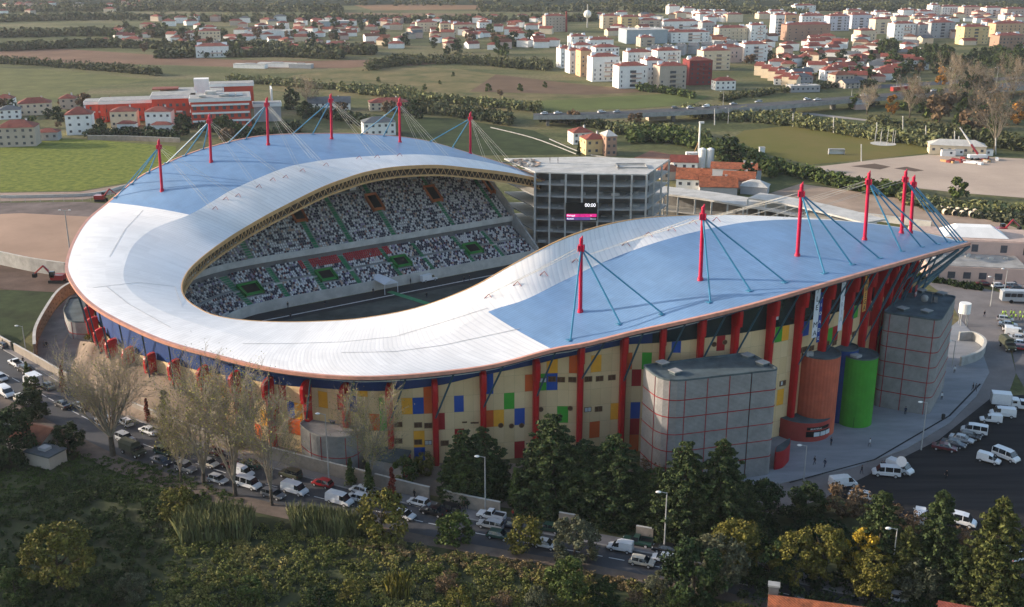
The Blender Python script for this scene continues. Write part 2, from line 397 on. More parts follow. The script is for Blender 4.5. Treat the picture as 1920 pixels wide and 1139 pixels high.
for i in range(13 * KS, NSEC):
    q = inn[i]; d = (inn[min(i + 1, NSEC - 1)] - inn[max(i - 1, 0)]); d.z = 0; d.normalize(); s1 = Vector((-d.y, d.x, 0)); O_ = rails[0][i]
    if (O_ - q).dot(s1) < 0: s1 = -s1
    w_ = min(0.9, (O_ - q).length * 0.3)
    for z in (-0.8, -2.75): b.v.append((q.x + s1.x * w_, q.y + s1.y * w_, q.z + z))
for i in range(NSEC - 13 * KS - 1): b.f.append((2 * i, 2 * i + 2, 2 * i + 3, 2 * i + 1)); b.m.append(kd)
b.build('truss_dark_strip', stadium)
# seams that cross the white deck
bvh = BVHTree.FromPolygons([tuple(G[i][j]) for i in range(NSEC) for j in range(NT)], [(i * NT + j, i * NT + j + 1, (i + 1) * NT + j + 1, (i + 1) * NT + j) for i in range(NSEC - 1) for j in range(NT - 1)])
def on_roof(px, py):
    d = Vector(ray(px, py)).normalized(); h = bvh.ray_cast(Vector((0, 0, CAMH)), d)
    if h[0] is None:
        h = bvh.find_nearest(Vector(at(px, py, 28)))
    return h[0]
M_SEAM = mat('roof_seam_grey', (0.42, 0.42, 0.43), 0.6)
for line in ([(268, 395), (235, 430), (205, 482)], [(175, 540), (260, 530), (345, 540)], [(200, 538), (240, 570), (320, 615)], [(455, 645), (540, 645), (640, 642), (740, 632), (830, 605), (915, 578)], [(640, 662), (740, 660), (830, 648), (905, 632), (975, 617)]):
    P = []
    for a, c in zip(line[:-1], line[1:]):
        for t in range(5):
            h = on_roof(a[0] + (c[0] - a[0]) * t / 5, a[1] + (c[1] - a[1]) * t / 5); P.append(h + Vector((0, 0, 0.05)))
    P.append(on_roof(*line[-1]) + Vector((0, 0, 0.05)))
    band(P, [(-0.045, 0), (0.045, 0), (0.045, 0.03), (-0.045, 0.03)], M_SEAM).build('roof_seam', stadium)
# white anchor lugs along the middle of the white band
M_LUG = mat('lug_red_brown', (0.28, 0.05, 0.04), 0.6)
for (x, y) in [(908, 560), (962, 536), (1012, 517), (1072, 493), (1166, 461), (1208, 443), (1252, 433), (1292, 420), (1336, 415), (50 + 348, 393), (418, 375), (441, 369), (480, 352), (506, 339), (530, 334), (562, 322), (606, 311), (668, 298), (702, 296), (744, 293)]:
    h = on_roof(x, y); bb = MB()
    bb.tube(h, h + Vector((0.9, 0.35, 0.75)), 0.09, 0.06, M_LUG, 5); bb.tube(h + Vector((1.6, -0.5, 0)), h + Vector((0.9, 0.35, 0.75)), 0.06, 0.05, M_LUG, 5)
    bb.build('cable_lug', stadium)
# masts with their teal back stays and pale forestays
def outer_point(px):
    best = None
    return None
MAST = [
 ((1088, 585), (1090, 442), 14.3, [(1070, 637), (1163, 607), (1243, 589)], [(912, 558), (962, 535)]),
 ((1313, 525), (1319, 383), 14.5, [(1332, 566), (1407, 545), (1473, 529)], [(1070, 493), (1165, 461)]),
 ((1495, 480), (1504, 341), 14.8, [(1546, 512), (1597, 496), (1648, 484)], [(1252, 433), (1292, 420), (1336, 412)]),
 ((1621, 450), (1630, 320), 14.6, [(1690, 471), (1727, 463), (1757, 458)], [(1400, 409), (1440, 411)]),
 ((1690, 437.5), (1699, 317), 14.2, [(1777, 455), (1795, 455)], [(1470, 413)]),
 ((1707, 437), (1714, 328), 14.0, [(1800, 454), (1808, 454)], []),
 ((304, 358), (297, 260), 13.7, [(218, 370), (248, 345), (279, 324)], [(398, 393), (441, 369)]),
 ((396, 304), (392, 213), 13.2, [(313, 306), (347, 292), (381, 280)], [(480, 352), (530, 334)]),
 ((503, 272), (500, 182), 13.3, [(428, 268), (461, 261)], [(562, 322), (606, 311), (585, 300)]),
 ((622, 261), (620, 175), 13.1, [(548, 252), (586, 252)], [(702, 296), (744, 293), (720, 285)]),
 ((750, 267), (749, 182), 13.5, [(676, 253), (719, 256)], [(790, 285), (840, 296), (815, 290)]),
 ((882, 288.5), (882, 210), 12.8, [(806, 266), (848, 277)], [(910, 305), (945, 315), (975, 325)]),
]
for k, (bp, tp, hh, stays, fores) in enumerate(MAST):
    P = on_roof(*bp)
    if P is None: continue
    d = ray(*tp)
    t = P.y / d[1]; top = Vector((d[0] * t, P.y, CAMH + d[2] * t))
    if not (8 < top.z - P.z < 20): top = P + Vector((0, 0, hh))
    b = MB(); b.tube(P - Vector((0, 0, 0.5)), P + Vector((0, 0, 0.5)), 0.65, 0.5, M_MAG, 12)
    b.tube(P + Vector((0, 0, 0.5)), P.lerp(top, 0.93), 0.38, 0.34, M_MAG, 12)
    a3 = P.lerp(top, 0.93); b.tube(a3, a3.lerp(top, 0.55), 0.38, 0.3, M_MAG, 12); b.tube(a3.lerp(top, 0.5) + Vector((0.1, 0, 0)), top + Vector((0.22, 0, 0)), 0.24, 0.06, M_MAG, 8)
    mst = b.build('mast', stadium, smooth=False)
    hd = P.lerp(top, 0.84); b = MB()
    for a in range(4):
        an = AX + a * math.pi / 2; b.box(hd + Vector((math.cos(an) * 0.55, math.sin(an) * 0.55, 0)), (0.5, 0.16, 1.1), M_MAG, an)
    b.tube(hd - Vector((0, 0, 0.6)), hd + Vector((0, 0, 0.6)), 0.56, 0.56, M_MAG, 10)
    b.build('cable_head', mst)
    for (x, y) in stays:
        q = on_roof(x, y); bb = MB(); bb.tube(hd, q, 0.17, 0.17, M_TEAL, 6); bb.build('back_stay', stadium)
        bb = MB(); bb.box(q, (1.6, 0.9, 0.12), M_TEAL, AX); bb.build('stay_foot', stadium)
    for (x, y) in fores:
        q = on_roof(x, y)
        for s_ in (-0.35, 0.35):
            bb = MB(); bb.tube(hd + Vector((0, 0, s_)), q + Vector((s_, s_, 0.4)), 0.035, 0.035, M_CABLE, 4, False); bb.build('forestay', stadium)
# ---------------------------------------------------------------- outer wall
wall_line = []
rail0 = rails[0]
for i in range(1 * KS, 23 * KS):
    a, c = rail0[i - 1], rail0[i + 1]; d = (c - a); d.z = 0; d.normalize(); inw = Vector((d.y, -d.x, 0))
    ctr = Vector(xy(150, 208)); p = rail0[i]
    if (ctr - p).dot(inw) < 0: inw = -inw
    off = 4.6
    w_ = p + inw * off; wall_line.append((w_.x, w_.y, p.z - 1.0))
# resample the wall evenly
WP = [Vector(p) for p in wall_line]
arc = [0.0]
for a, c in zip(WP[:-1], WP[1:]): arc.append(arc[-1] + math.hypot(c.x - a.x, c.y - a.y))
def wall_at(s):
    s = max(0, min(arc[-1] - 1e-4, s)); i = int(np.searchsorted(arc, s, side='right')) - 1; i = min(i, len(WP) - 2)
    t = (s - arc[i]) / max(1e-6, arc[i + 1] - arc[i]); p = WP[i].lerp(WP[i + 1], t)
    d = WP[i + 1] - WP[i]; d.z = 0; d.normalize(); o_ = Vector((-d.y, d.x, 0)) # candidate outward
    if (Vector(xy(150, 208)) - p).dot(o_) > 0: o_ = -o_
    return p, d, o_
def wall_hit(px, py):
    d = ray(px, py); best = None
    for i in range(len(WP) - 1):
        a, c = WP[i], WP[i + 1]; ex, ey = c.x - a.x, c.y - a.y
        den = d[0] * ey - d[1] * ex
        if abs(den) < 1e-9: continue
        t = (a.x * ey - a.y * ex) / den; q = (a.x * d[1] - a.y * d[0]) / den
        if 0 <= q <= 1 and t > 0 and (best is None or t < best[0]): best = (t, arc[i] + q * (arc[i + 1] - arc[i]), CAMH + d[2] * t)
    return None if best is None else (best[1], best[2])
col_px = [(1700, 505), (1681, 510), (1664, 515), (1645, 522), (1622, 530), (1590, 540), (1545, 555), (1497, 565), (1442, 600), (1377, 605), (1313, 620), (1242, 640), (1168, 660), (1088, 680), (1004, 700), (905, 720), (815, 740), (731, 740), (650, 740), (579, 735)]
cs = [wall_hit(*c)[0] for c in col_px]
s_ = cs[-1]
while s_ < arc[-1] - 9: s_ += 8.6; cs.append(s_)
ptop_s = []; ptop_z = []
for (x, y) in [(1700, 540), (1600, 575), (1530, 598), (1483, 609), (1433, 618), (1350, 630), (1307, 636), (1211, 645), (1176, 646), (1090, 664), (1004, 684), (905, 704), (830, 722), (731, 733), (600, 728), (520, 722), (450, 709), (350, 690), (320, 682), (270, 668), (230, 655)]:
    h = wall_hit(x, y)
    if h: ptop_s.append(h[0]); ptop_z.append(h[1])
def ptop(s): return float(np.interp(s, ptop_s, ptop_z))
spec = [(770, 768, 'y'), (783, 768, 'b'), (802, 770, 'o'), (853, 771, 'b'), (785, 833, 'y'), (785, 862, 'b'), (834, 802, 'r'), (853, 822, 'r'), (600, 745, 'y'), (640, 755, 'r'), (712, 765, 'g'), (716, 780, 'g'), (708, 795, 'o'), (795, 735, 'o'), (799, 745, 'o'), 
 (939, 773, 'y'), (959, 742, 'g'), (978, 773, 'b'), (918, 720, 'b'), (995, 705, 'o'), (977, 830, 'r'), (918, 792, 'o'), (1017, 708, 'g'), (1035, 712, 'b'), (1035, 680, 'y'), (1073, 677, 'o'), (1053, 770, 'g'), (1126, 668, 'y'), (1145, 770, 'y'), (1122, 800, 'o'), (1145, 830, 'g'), (1182, 662, 'o'), (1222, 663, 'g'), (1197, 705, 'r'), (1193, 765, 'b'), (1193, 797, 'r'), (1190, 828, 'o'), (1175, 860, 'g'), (1003, 860, 'c'),
 (1459, 628, 'g'), (1477, 628, 'y'), (1272, 655, 'b'), (1358, 640, 'r'), (1467, 735, 'y'), (1510, 618, 'b'), (1553, 642, 'g'), (1564, 625, 'r'), (1598, 592, 'b'), (1606, 590, 'g'), (1595, 625, 'r'), (1602, 660, 'b'), (1632, 600, 'r'), (1552, 600, 'r'), (1468, 790, 'r'), (555, 790, 'o'), (548, 760, 'b'), (545, 810, 'o'), (533, 740, 'r'), (490, 770, 'y'), (425, 720, 'b'), (470, 740, 'r'), (515, 760, 'r'), (1250, 700, 'y'), (395, 700, 'y')]
spec += [(500, 745, 'y'), (530, 715, 'r'), (480, 800, 'o'), (440, 750, 'g'), (415, 735, 'y'), (508, 820, 'r'), (560, 765, 'y'), (385, 720, 'r'), (462, 720, 'b'), (640, 720, 'o'), (665, 760, 'b'), (688, 735, 'y'), (575, 800, 'r')]
hits = []
for (x, y, c_) in spec:
    h = wall_hit(x, y)
    if h: hits.append((h[0], h[1], c_))
rows = [0.0, 3.4, 6.7, 10.0, 13.2, 16.5, 19.8, 23.1, 26.4]
b = MB(); bj = MB(); bu = MB()
bounds = sorted(cs); bounds = [bounds[0] - 8] + bounds
for a_, c_ in zip(bounds[:-1], bounds[1:]):
    npan = max(2, round((c_ - a_) / 1.85))
    for i in range(npan):
        s0 = a_ + (c_ - a_) * i / npan; s1 = a_ + (c_ - a_) * (i + 1) / npan
        p0, d0, o0 = wall_at(s0); p1, d1, o1 = wall_at(s1); sm = (s0 + s1) / 2; zt = ptop(sm); z0t, z1t = ptop(s0), ptop(s1)
        for r_ in range(len(rows) - 1):
            za, zb = rows[r_], rows[r_ + 1]
            if za >= zt: break
            last = zb > zt - 0.6
            g = 0.015
            mm = None
            for (hs, hz, hc) in hits:
                if s0 <= hs < s1 and za <= hz < (zb if not last else zt + 1): mm = PC[hc]
            if mm is None: mm = rng.choice([M_CREAM] * 4 + [M_CREAM2, M_CREAM3])
            A = p0.lerp(p1, 0.006); B = p0.lerp(p1, 0.994)
            ta = z0t if last else zb - g; tb = z1t if last else zb - g
            b.quad((A.x, A.y, za + g), (B.x, B.y, za + g), (B.x, B.y, tb), (A.x, A.y, ta), mm)
            if last: break
        iw = -0.06
        bj.quad((p0.x + o0.x * iw, p0.y + o0.y * iw, 0), (p1.x + o1.x * iw, p1.y + o1.y * iw, 0), (p1.x + o1.x * iw, p1.y + o1.y * iw, z1t), (p0.x + o0.x * iw, p0.y + o0.y * iw, z0t), M_JOINT)
        iw = -0.5; glass = sm < (cs[11] + 2)
        mm = M_GLASSD if glass else M_NAVY
        bu.quad((p0.x + o0.x * iw, p0.y + o0.y * iw, z0t - 0.3), (p1.x + o1.x * iw, p1.y + o1.y * iw, z1t - 0.3), (p1.x + o1.x * iw, p1.y + o1.y * iw, p1.z), (p0.x + o0.x * iw, p0.y + o0.y * iw, p0.z), mm)
wallo = b.build('coloured_panel_wall', stadium); bj.build('panel_joint_backing', wallo); bu.build('upper_glazing_band', stadium)
# navy ring beam under the eaves and a thin rail along it
ring = [Vector((wall_at(s)[0] + wall_at(s)[2] * 0.6)) for s in np.linspace(0, arc[-1] - 0.1, 160)]
band([Vector((p.x, p.y, p.z - 0.2)) for p in ring], [(-0.3, -1.5), (0.3, -1.5), (0.3, 0), (-0.3, 0)], M_NAVY).build('ring_beam', stadium)
band([Vector((p.x, p.y, p.z - 0.2)) + wall_at(s)[2] * 0.55 for p, s in zip(ring, np.linspace(0, arc[-1] - 0.1, 160))], [(-0.06, -1.25), (0.06, -1.25), (0.06, -1.1), (-0.06, -1.1)], M_PALEG).build('eaves_pipe', stadium)
colobjs = []
csort = sorted(cs)
for k, s in enumerate(csort):
    p, d, o_ = wall_at(s); zt = p.z - 0.1 if s < cs[14] else min(p.z - 0.1, ptop(s) + 1.5); an = math.atan2(d.y, d.x)
    b = MB(); W2 = 0.52
    def ringp(zz, dep, w):
        return [tuple(p + d * (-w) + o_ * (-0.1)) [:2] + (zz,), tuple(p + d * w + o_ * (-0.1))[:2] + (zz,), tuple(p + d * w + o_ * (dep * 0.8))[:2] + (zz,), tuple(p + d * w * 0.6 + o_ * dep)[:2] + (zz,), tuple(p - d * w * 0.6 + o_ * dep)[:2] + (zz,), tuple(p - d * w + o_ * (dep * 0.8))[:2] + (zz,)]
    lev = [(0, 1.15, W2), (zt * 0.5, 1.35, W2), (zt - 4.0, 1.6, W2), (zt - 3.9, 2.3, W2 + 0.06), (zt - 1.5, 2.45, W2 + 0.06), (zt - 1.0, 2.38, W2 + 0.05), (zt - 0.6, 2.15, W2), (zt - 0.25, 1.7, W2 * 0.95), (zt, 0.9, W2 * 0.85)]
    for (zz, dep, w) in lev: b.v.extend(ringp(zz, dep, w))
    km = b.mi(M_RED)
    for a in range(len(lev) - 1):
        for j in range(6): b.f.append((a * 6 + j, a * 6 + (j + 1) % 6, (a + 1) * 6 + (j + 1) % 6, (a + 1) * 6 + j)); b.m.append(km)
    b.f.append(tuple((len(lev) - 1) * 6 + j for j in range(6))); b.m.append(km)
    colobjs.append(b.build('wall_column', stadium))
    # raking strut up to the roof edge
    if k < len(csort) - 1:
        sn = max(0.5, s - 3.2); q, d2, o2 = wall_at(sn)
        a_ = p + o_ * 1.3; z0_ = zt - 9.5 if zt > 24 else zt - 7.2
        e_ = q + o2 * 3.9
        bb = MB(); bb.tube((a_.x, a_.y, z0_), (e_.x, e_.y, q.z + 0.1), 0.17, 0.17, M_TEALD, 6); bb.build('raking_strut', stadium)
        if sn < cs[7]:
            q, d2, o2 = wall_at(max(0.5, s - 9)); e_ = q + o2 * 3.9
            bb = MB(); bb.tube((a_.x, a_.y, z0_ - 6), (e_.x, e_.y, q.z + 0.1), 0.15, 0.15, M_TEALD, 6); bb.build('raking_strut', stadium)
# bundled struts under the roof tip
tipb = rails[0][0]
for (x, y, r_) in [(1700, 545, 0.45), (1712, 530, 0.4), (1690, 520, 0.3), (1703, 560, 0.35)]:
    h = wall_hit(min(x, 1697), y); p, d, o_ = wall_at(h[0] if h else 1)
    k_ = {0.45: 0, 0.4: 3, 0.3: 6, 0.35: 1}[r_]
    q = rails[0][k_]
    bb = MB(); bb.tube((p.x + o_.x * 1.2, p.y + o_.y * 1.2, (h[1] if h else 18)), (q.x, q.y, q.z - 1.0), r_, r_ * 0.8, M_TEALD, 8); bb.build('tip_strut', stadium)
# windows
def wall_window(px, py, w, h, m, name='window', frame=True):
    hh = wall_hit(px, py)
    if not hh: return
    p, d, o_ = wall_at(hh[0]); an = math.atan2(d.y, d.x); b = MB(); z = hh[1]
    b.box((p.x + o_.x * 0.02, p.y + o_.y * 0.02, z), (w, 0.12, h), m, an)
    o = b.build(name, stadium)
    if frame:
        b = MB()
        for s2 in (-1, 1):
            b.box((p.x + o_.x * 0.06 + d.x * s2 * w / 2, p.y + o_.y * 0.06 + d.y * s2 * w / 2, z), (0.1, 0.14, h + 0.1), M_FRAME, an)
            b.box((p.x + o_.x * 0.06, p.y + o_.y * 0.06, z + s2 * h / 2), (w - 0.1, 0.13, 0.08), M_FRAME, an)
        b.box((p.x + o_.x * 0.06, p.y + o_.y * 0.06, z), (0.07, 0.13, h - 0.08), M_FRAME, an); b.build('frame', o)
for (x, y) in [(747, 796), (784, 797), (803, 798), (747, 827), (784, 829), (834, 831), (1052, 712), (1073, 712), (1103, 711), (1124, 710), (1147, 708), (1035, 711), (1122, 767), (1508, 655), (1521, 653), (1500, 658), (1550, 645), (1564, 643), (1601, 626), (1467, 719), (1252, 727), (1466, 805)]:
    wall_window(x, y, 1.35, 0.95, M_WINB)
for (x, y) in [(803, 830), (1018, 713), (1102, 768), (1468, 718)]: wall_window(x, y, 1.25, 0.85, M_PALEG)
for (x, y) in [(871, 792), (887, 793), (893, 793), (803, 854)]: wall_window(x, y, 0.9, 0.28, M_WINB, frame=False)
for (x, y) in [(1014, 768), (1069, 766), (939, 798), (959, 799), (978, 798), (1339, 646), (1359, 642), (1634, 580)]:
    h = wall_hit(x, y)
    if h:
        p, d, o_ = wall_at(h[0]); b = MB(); c_ = Vector((p.x, p.y, h[1]))
        b.tube(c_ - o_ * 0.1, c_ + o_ * 0.06, 0.5, 0.5, M_FRAME, 14); b.tube(c_ + o_ * 0.0, c_ + o_ * 0.08, 0.38, 0.38, M_WINB, 14); b.build('porthole', stadium)
h = wall_hit(1330, 615)
for (x, y, w, hh) in [(1457, 575, 1.6, 5.5), (1462, 560, 0.5, 4.5)]:
    h = wall_hit(x, y)
    if h:
        p, d, o_ = wall_at(h[0]); b = MB(); b.box((p.x - o_.x * 0.35, p.y - o_.y * 0.35, h[1]), (w, 0.2, hh), M_PALEG, math.atan2(d.y, d.x)); b.build('pale_curtain_pane', stadium)

# ---------------------------------------------------------------- stands: path of the front edge, far side then round the left end then near side
front = [xy(188, 254.8), xy(160, 254.8), xy(130, 254.8), xy(105, 254.8), xy(94, 253), xy(86.5, 247), xy(83, 238), xy(82, 225), xy(82, 205), xy(82.5, 190), xy(86, 178), xy(93, 171), xy(104, 168), xy(130, 167.5), xy(165, 167.5), xy(195, 167.5)]
FL = smooth_line([Vector(p) for p in front], 8)
farc = [0.0]
for a, c in zip(FL[:-1], FL[1:]): farc.append(farc[-1] + (c - a).length)
def fr(s, off=0.0, z=0.0):
    s = max(0, min(farc[-1] - 1e-4, s)); i = min(int(np.searchsorted(farc, s, side='right')) - 1, len(FL) - 2); t = (s - farc[i]) / (farc[i + 1] - farc[i])
    p = FL[i].lerp(FL[i + 1], t)
    def nrm(j): 
        d = FL[min(j + 1, len(FL) - 1)] - FL[max(j - 1, 0)]; d.normalize(); return Vector((d.y, -d.x, 0))
    o_ = nrm(i).lerp(nrm(i + 1), t).normalized()
    return Vector((p.x + o_.x * off, p.y + o_.y * off, z)), o_
# outward check
_p, _o = fr(20)
SGN = 1.0 if (_p + _o - Vector(xy(140, 210))).length > (_p - Vector(xy(140, 210))).length else -1.0
def fs(s, off, z): return fr(s, off * SGN, z)[0]
S_END = farc[-1]; S_FAR = 135.0
SS = list(np.arange(0, S_END, 2.5)) + [S_END - 0.01]
_WPA = np.array([(p.x, p.y) for p in WP])
def max_off(s):
    if s < 76: return 99.0
    p = fs(s, 0, 0); return float(np.min(np.hypot(_WPA[:, 0] - p.x, _WPA[:, 1] - p.y))) - 2.0
def row_limit(s): return float(np.interp(s, [0, 76, 92, 105, 150, 190, 215], [30, 30, 17, 8, 8, 12, 18]))
LOWR = 15; UPR = 30
def tread(r, tier):
    if tier == 0: return 0.6 + r * 0.85, 2.3 + r * 0.36
    return 13.3 + r * 0.80, 10.4 + r * 0.52
def tier_mesh(tier, nrow, name):
    b = MB()
    prof = []
    for r in range(nrow):
        o_, z = tread(r, tier); o2, z2 = tread(r + 1, tier); prof += [(o_, z), (o2, z)]
    prof.append((o2, z2))
    km = b.mi(M_CONC)
    for s in SS:
        lim = row_limit(s) if tier else 99
        mo = max_off(s)
        for q_, (o_, z) in enumerate(prof):
            if q_ / 2.0 > lim: o_, z = tread(lim, 1)
            b.v.append(tuple(fs(s, min(o_, mo), z)))
    K = len(prof)
    for i in range(len(SS) - 1):
        for j in range(K - 1): b.f.append((i * K + j, i * K + j + 1, (i + 1) * K + j + 1, (i + 1) * K + j)); b.m.append(km)
    return b.build(name, stadium)
lower = tier_mesh(0, LOWR, 'lower_terrace'); upper = tier_mesh(1, UPR, 'upper_terrace')
def ringwall(name, off, z0, z1, th, m, sa=0.0, sb=None, par=stadium):
    line = [fs(s, min(off, max_off(s)), 0) for s in SS if sa <= s <= (sb or S_END)]
    return band(line, [(-th / 2, z0), (th / 2, z0), (th / 2, z1), (-th / 2, z1)], m).build(name, par)
ringwall('pitch_side_wall', 0.45, 0.0, 2.9, 0.3, M_CONCL)
ringwall('back_wall_suites', 13.7, 7.0, 9.6, 0.2, M_CONCD)
ringwall('upper_parapet', 13.1, 9.3, 11.0, 0.25, M_CONCL)
ringwall('mid_gangway_rail', 6.6, 4.6, 5.15, 0.12, M_CONCL, 0, S_FAR)
ringwall('top_wall', 37.6, 10, 26.5, 0.3, M_CONCD, 0, 76)
# end wall of the far stand
e0 = fs(0.2, 0, 0); e1 = fs(0.2, 37, 0); b = MB(); dd = (e0 - FL[3]).normalized()
P0 = e0; P1 = fs(0.2, 13.2, 0); P2 = e1
an = math.atan2((P2 - P0).y, (P2 - P0).x)
def endq(a, c, za, zc, th=0.5):
    o_ = Vector((UX[0], UX[1], 0)) * th
    vs = [(a.x, a.y, 0), (c.x, c.y, 0), (c.x, c.y, zc), (a.x, a.y, za)]; vs += [(v[0] + o_.x, v[1] + o_.y, v[2]) for v in vs]
    b.add(vs, [(0, 1, 2, 3), (7, 6, 5, 4), (0, 4, 5, 1), (1, 5, 6, 2), (2, 6, 7, 3), (3, 7, 4, 0)], M_CONC)
endq(P0, P1, 3.6, 12.2); endq(P1, P2, 13.0, 27.5); b.build('stand_end_wall', stadium)
# stairs, vomitories, seats
M_SEAT = [mat('seat_white', (0.62, 0.61, 0.60), 0.5), mat('seat_navy', (0.022, 0.022, 0.05), 0.6), mat('seat_maroon', (0.12, 0.02, 0.03), 0.6), mat('seat_tan', (0.45, 0.32, 0.24), 0.6), mat('seat_lilac', (0.30, 0.25, 0.36), 0.6)]
M_SEATR = mat('seat_red', (0.38, 0.01, 0.018), 0.6)
def s_of(px, py, off, z):
    """arc position on the far stand seen at a pixel"""
    best = min(np.arange(0, S_FAR, 0.25), key=lambda s: (lambda q: (q[0] - px) ** 2 + 0.2 * (q[1] - py) ** 2)(proj(*fs(s, off, z))))
    return float(best)
vom_low = [s_of(475, 540, 5.5, 5.2), s_of(615, 507, 5.5, 5.2), s_of(755, 485, 5.5, 5.2), s_of(890, 463, 5.5, 5.2)]
vom_up = [s_of(447, 440, 24, 17), s_of(562, 410, 24, 17), s_of(706, 388, 24, 17), s_of(816, 377, 24, 17), s_of(925, 368, 24, 17)]
stair_low = []
for v in vom_low: stair_low += [v - 7.5, v + 3.0]
stair_up = [s_of(x, y, 15, 12) for (x, y) in [(468, 480), (590, 450), (655, 440), (735, 425), (845, 400), (935, 385)]]
def stair_strip(s, tier, r0, r1, w=1.3):
    b = MB(); km = b.mi(M_STAIR)
    for r in range(r0, r1):
        o_, z = tread(r, tier); o2, z2 = tread(r + 1, tier)
        for q, (oa, ob, zz) in enumerate(((o_, (o_ + o2) / 2, z + 0.06), ((o_ + o2) / 2, o2, z + (z2 - z) / 2 + 0.06))):
            A = fs(s - w / 2, oa, zz); B = fs(s + w / 2, oa, zz); C = fs(s + w / 2, ob, zz); D = fs(s - w / 2, ob, zz)
            b.quad(tuple(A), tuple(B), tuple(C), tuple(D), M_STAIR)
            b.quad((A.x, A.y, zz - 0.25), (B.x, B.y, zz - 0.25), tuple(B), tuple(A), M_STAIR)
    return b.build('green_stair', stadium)
stairs = [(s, 0) for s in stair_low] + [(s, 1) for s in stair_up]
for (s, t_) in stairs: stair_strip(s, t_, 0, LOWR if t_ == 0 else UPR)
for v in vom_low: stair_strip(v + 3.0 - 0.0, 0, 0, 1, 1.0)
def vomitory(s, tier, r0, r1, w, m):
    b = MB(); o0, z0 = tread(r0, tier); o1, z1 = tread(r1, tier); h0 = z0 + 0.1
    A = fs(s - w / 2, o0, 0); B = fs(s + w / 2, o0, 0); C = fs(s + w / 2, o1, 0); D = fs(s - w / 2, o1, 0)
    th = 0.25
    def wl(p, q, zp, zq, zb):
        b.add([(p.x, p.y, zb), (q.x, q.y, zb), (q.x, q.y, zq), (p.x, p.y, zp)], [(0, 1, 2, 3)], m)
        o_ = Vector((p.y - q.y, q.x - p.x, 0)).normalized() * th
        b.add([(p.x + o_.x, p.y + o_.y, zb), (q.x + o_.x, q.y + o_.y, zb), (q.x + o_.x, q.y + o_.y, zq), (p.x + o_.x, p.y + o_.y, zp)], [(0, 1, 2, 3)], m)
        b.add([(p.x, p.y, zp), (q.x, q.y, zq), (q.x + o_.x, q.y + o_.y, zq), (p.x + o_.x, p.y + o_.y, zp)], [(0, 1, 2, 3)], m)
    wl(A, D, z0 + 1.1, z1 + 0.9, z0 - 0.3); wl(B, C, z0 + 1.1, z1 + 0.9, z0 - 0.3); wl(D, C, z1 + 0.9, z1 + 0.9, z1 - 1.4)
    o = b.build('vomitory', stadium, label=('green' if tier == 0 else 'rust orange') + ' stairway opening in the ' + ('lower' if tier == 0 else 'upper') + ' seating')
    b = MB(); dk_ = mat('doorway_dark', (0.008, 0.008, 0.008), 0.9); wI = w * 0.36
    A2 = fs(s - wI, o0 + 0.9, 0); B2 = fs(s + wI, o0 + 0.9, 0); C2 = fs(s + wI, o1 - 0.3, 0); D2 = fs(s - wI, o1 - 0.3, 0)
    sl = (z1 - z0 - 0.1) / (o1 - o0); b.quad((A2.x, A2.y, z0 + 0.5 + sl * 0.9), (B2.x, B2.y, z0 + 0.5 + sl * 0.9), (C2.x, C2.y, z1 + 0.42 - sl * 0.3), (D2.x, D2.y, z1 + 0.42 - sl * 0.3), dk_)  # near-black sheet above the treads, standing in for shade inside the stairway
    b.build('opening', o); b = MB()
    b.quad((A.x, A.y, z0 + 0.40), (B.x, B.y, z0 + 0.40), (C.x, C.y, z1 + 0.30), (D.x, D.y, z1 + 0.30), m)
    b.build('sloping_surround', o)
    return
    b.build('opening', o)
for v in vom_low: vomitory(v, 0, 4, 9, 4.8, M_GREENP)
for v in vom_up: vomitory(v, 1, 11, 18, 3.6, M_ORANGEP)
sred0, sred1 = s_of(730, 460, 12, 7.4), s_of(560, 492, 12, 7.4)
sp0, sp1 = s_of(668, 358, 30, 21), s_of(580, 375, 30, 21)
seats_v = []; seats_m = []
tot = []
for tier, nrow in ((0, LOWR), (1, UPR)):
    for r in range(nrow):
        o_, z = tread(r, tier)
        if tier == 0 and r == 7: continue
        if tier == 1 and r == 10 : pass
        s = 1.0
        smax = 150.0 if tier == 0 else 140
        while s < smax:
            p, on_ = fr(s, (o_ + 0.45) * SGN, z)
            ok = True
            for (ss, tt) in stairs:
                if tt == tier and abs(s - ss) < 0.85: ok = False
            for v in (vom_low if tier == 0 else vom_up):
                if tier == 0 and abs(s - v) < 2.8 and 3 <= r <= 9: ok = False
                if tier == 1 and abs(s - v) < 2.0 and 10 <= r <= 18: ok = False
            if tier == 1 and sp0 - 1 < s < sp1 + 1 and r >= 20: ok = False
            if tier == 1 and r > row_limit(s) - 0.5: ok = False
            if ok and rng.random() < 0.97:
                if tier == 0 and r >= 11 and sred0 < s < sred1: mi = 5
                else: mi = rng.choices([0, 1, 2, 3, 4], [42, 38, 7, 7, 6] if tier == 0 else [44, 40, 2, 8, 6])[0]
                tot.append((p.x, p.y, z, on_.x * SGN, on_.y * SGN, mi))
            s += 0.62 if tier == 0 else 0.66
T = np.array(tot)
dist = np.hypot(T[:, 0], T[:, 1]); order = np.argsort(dist)
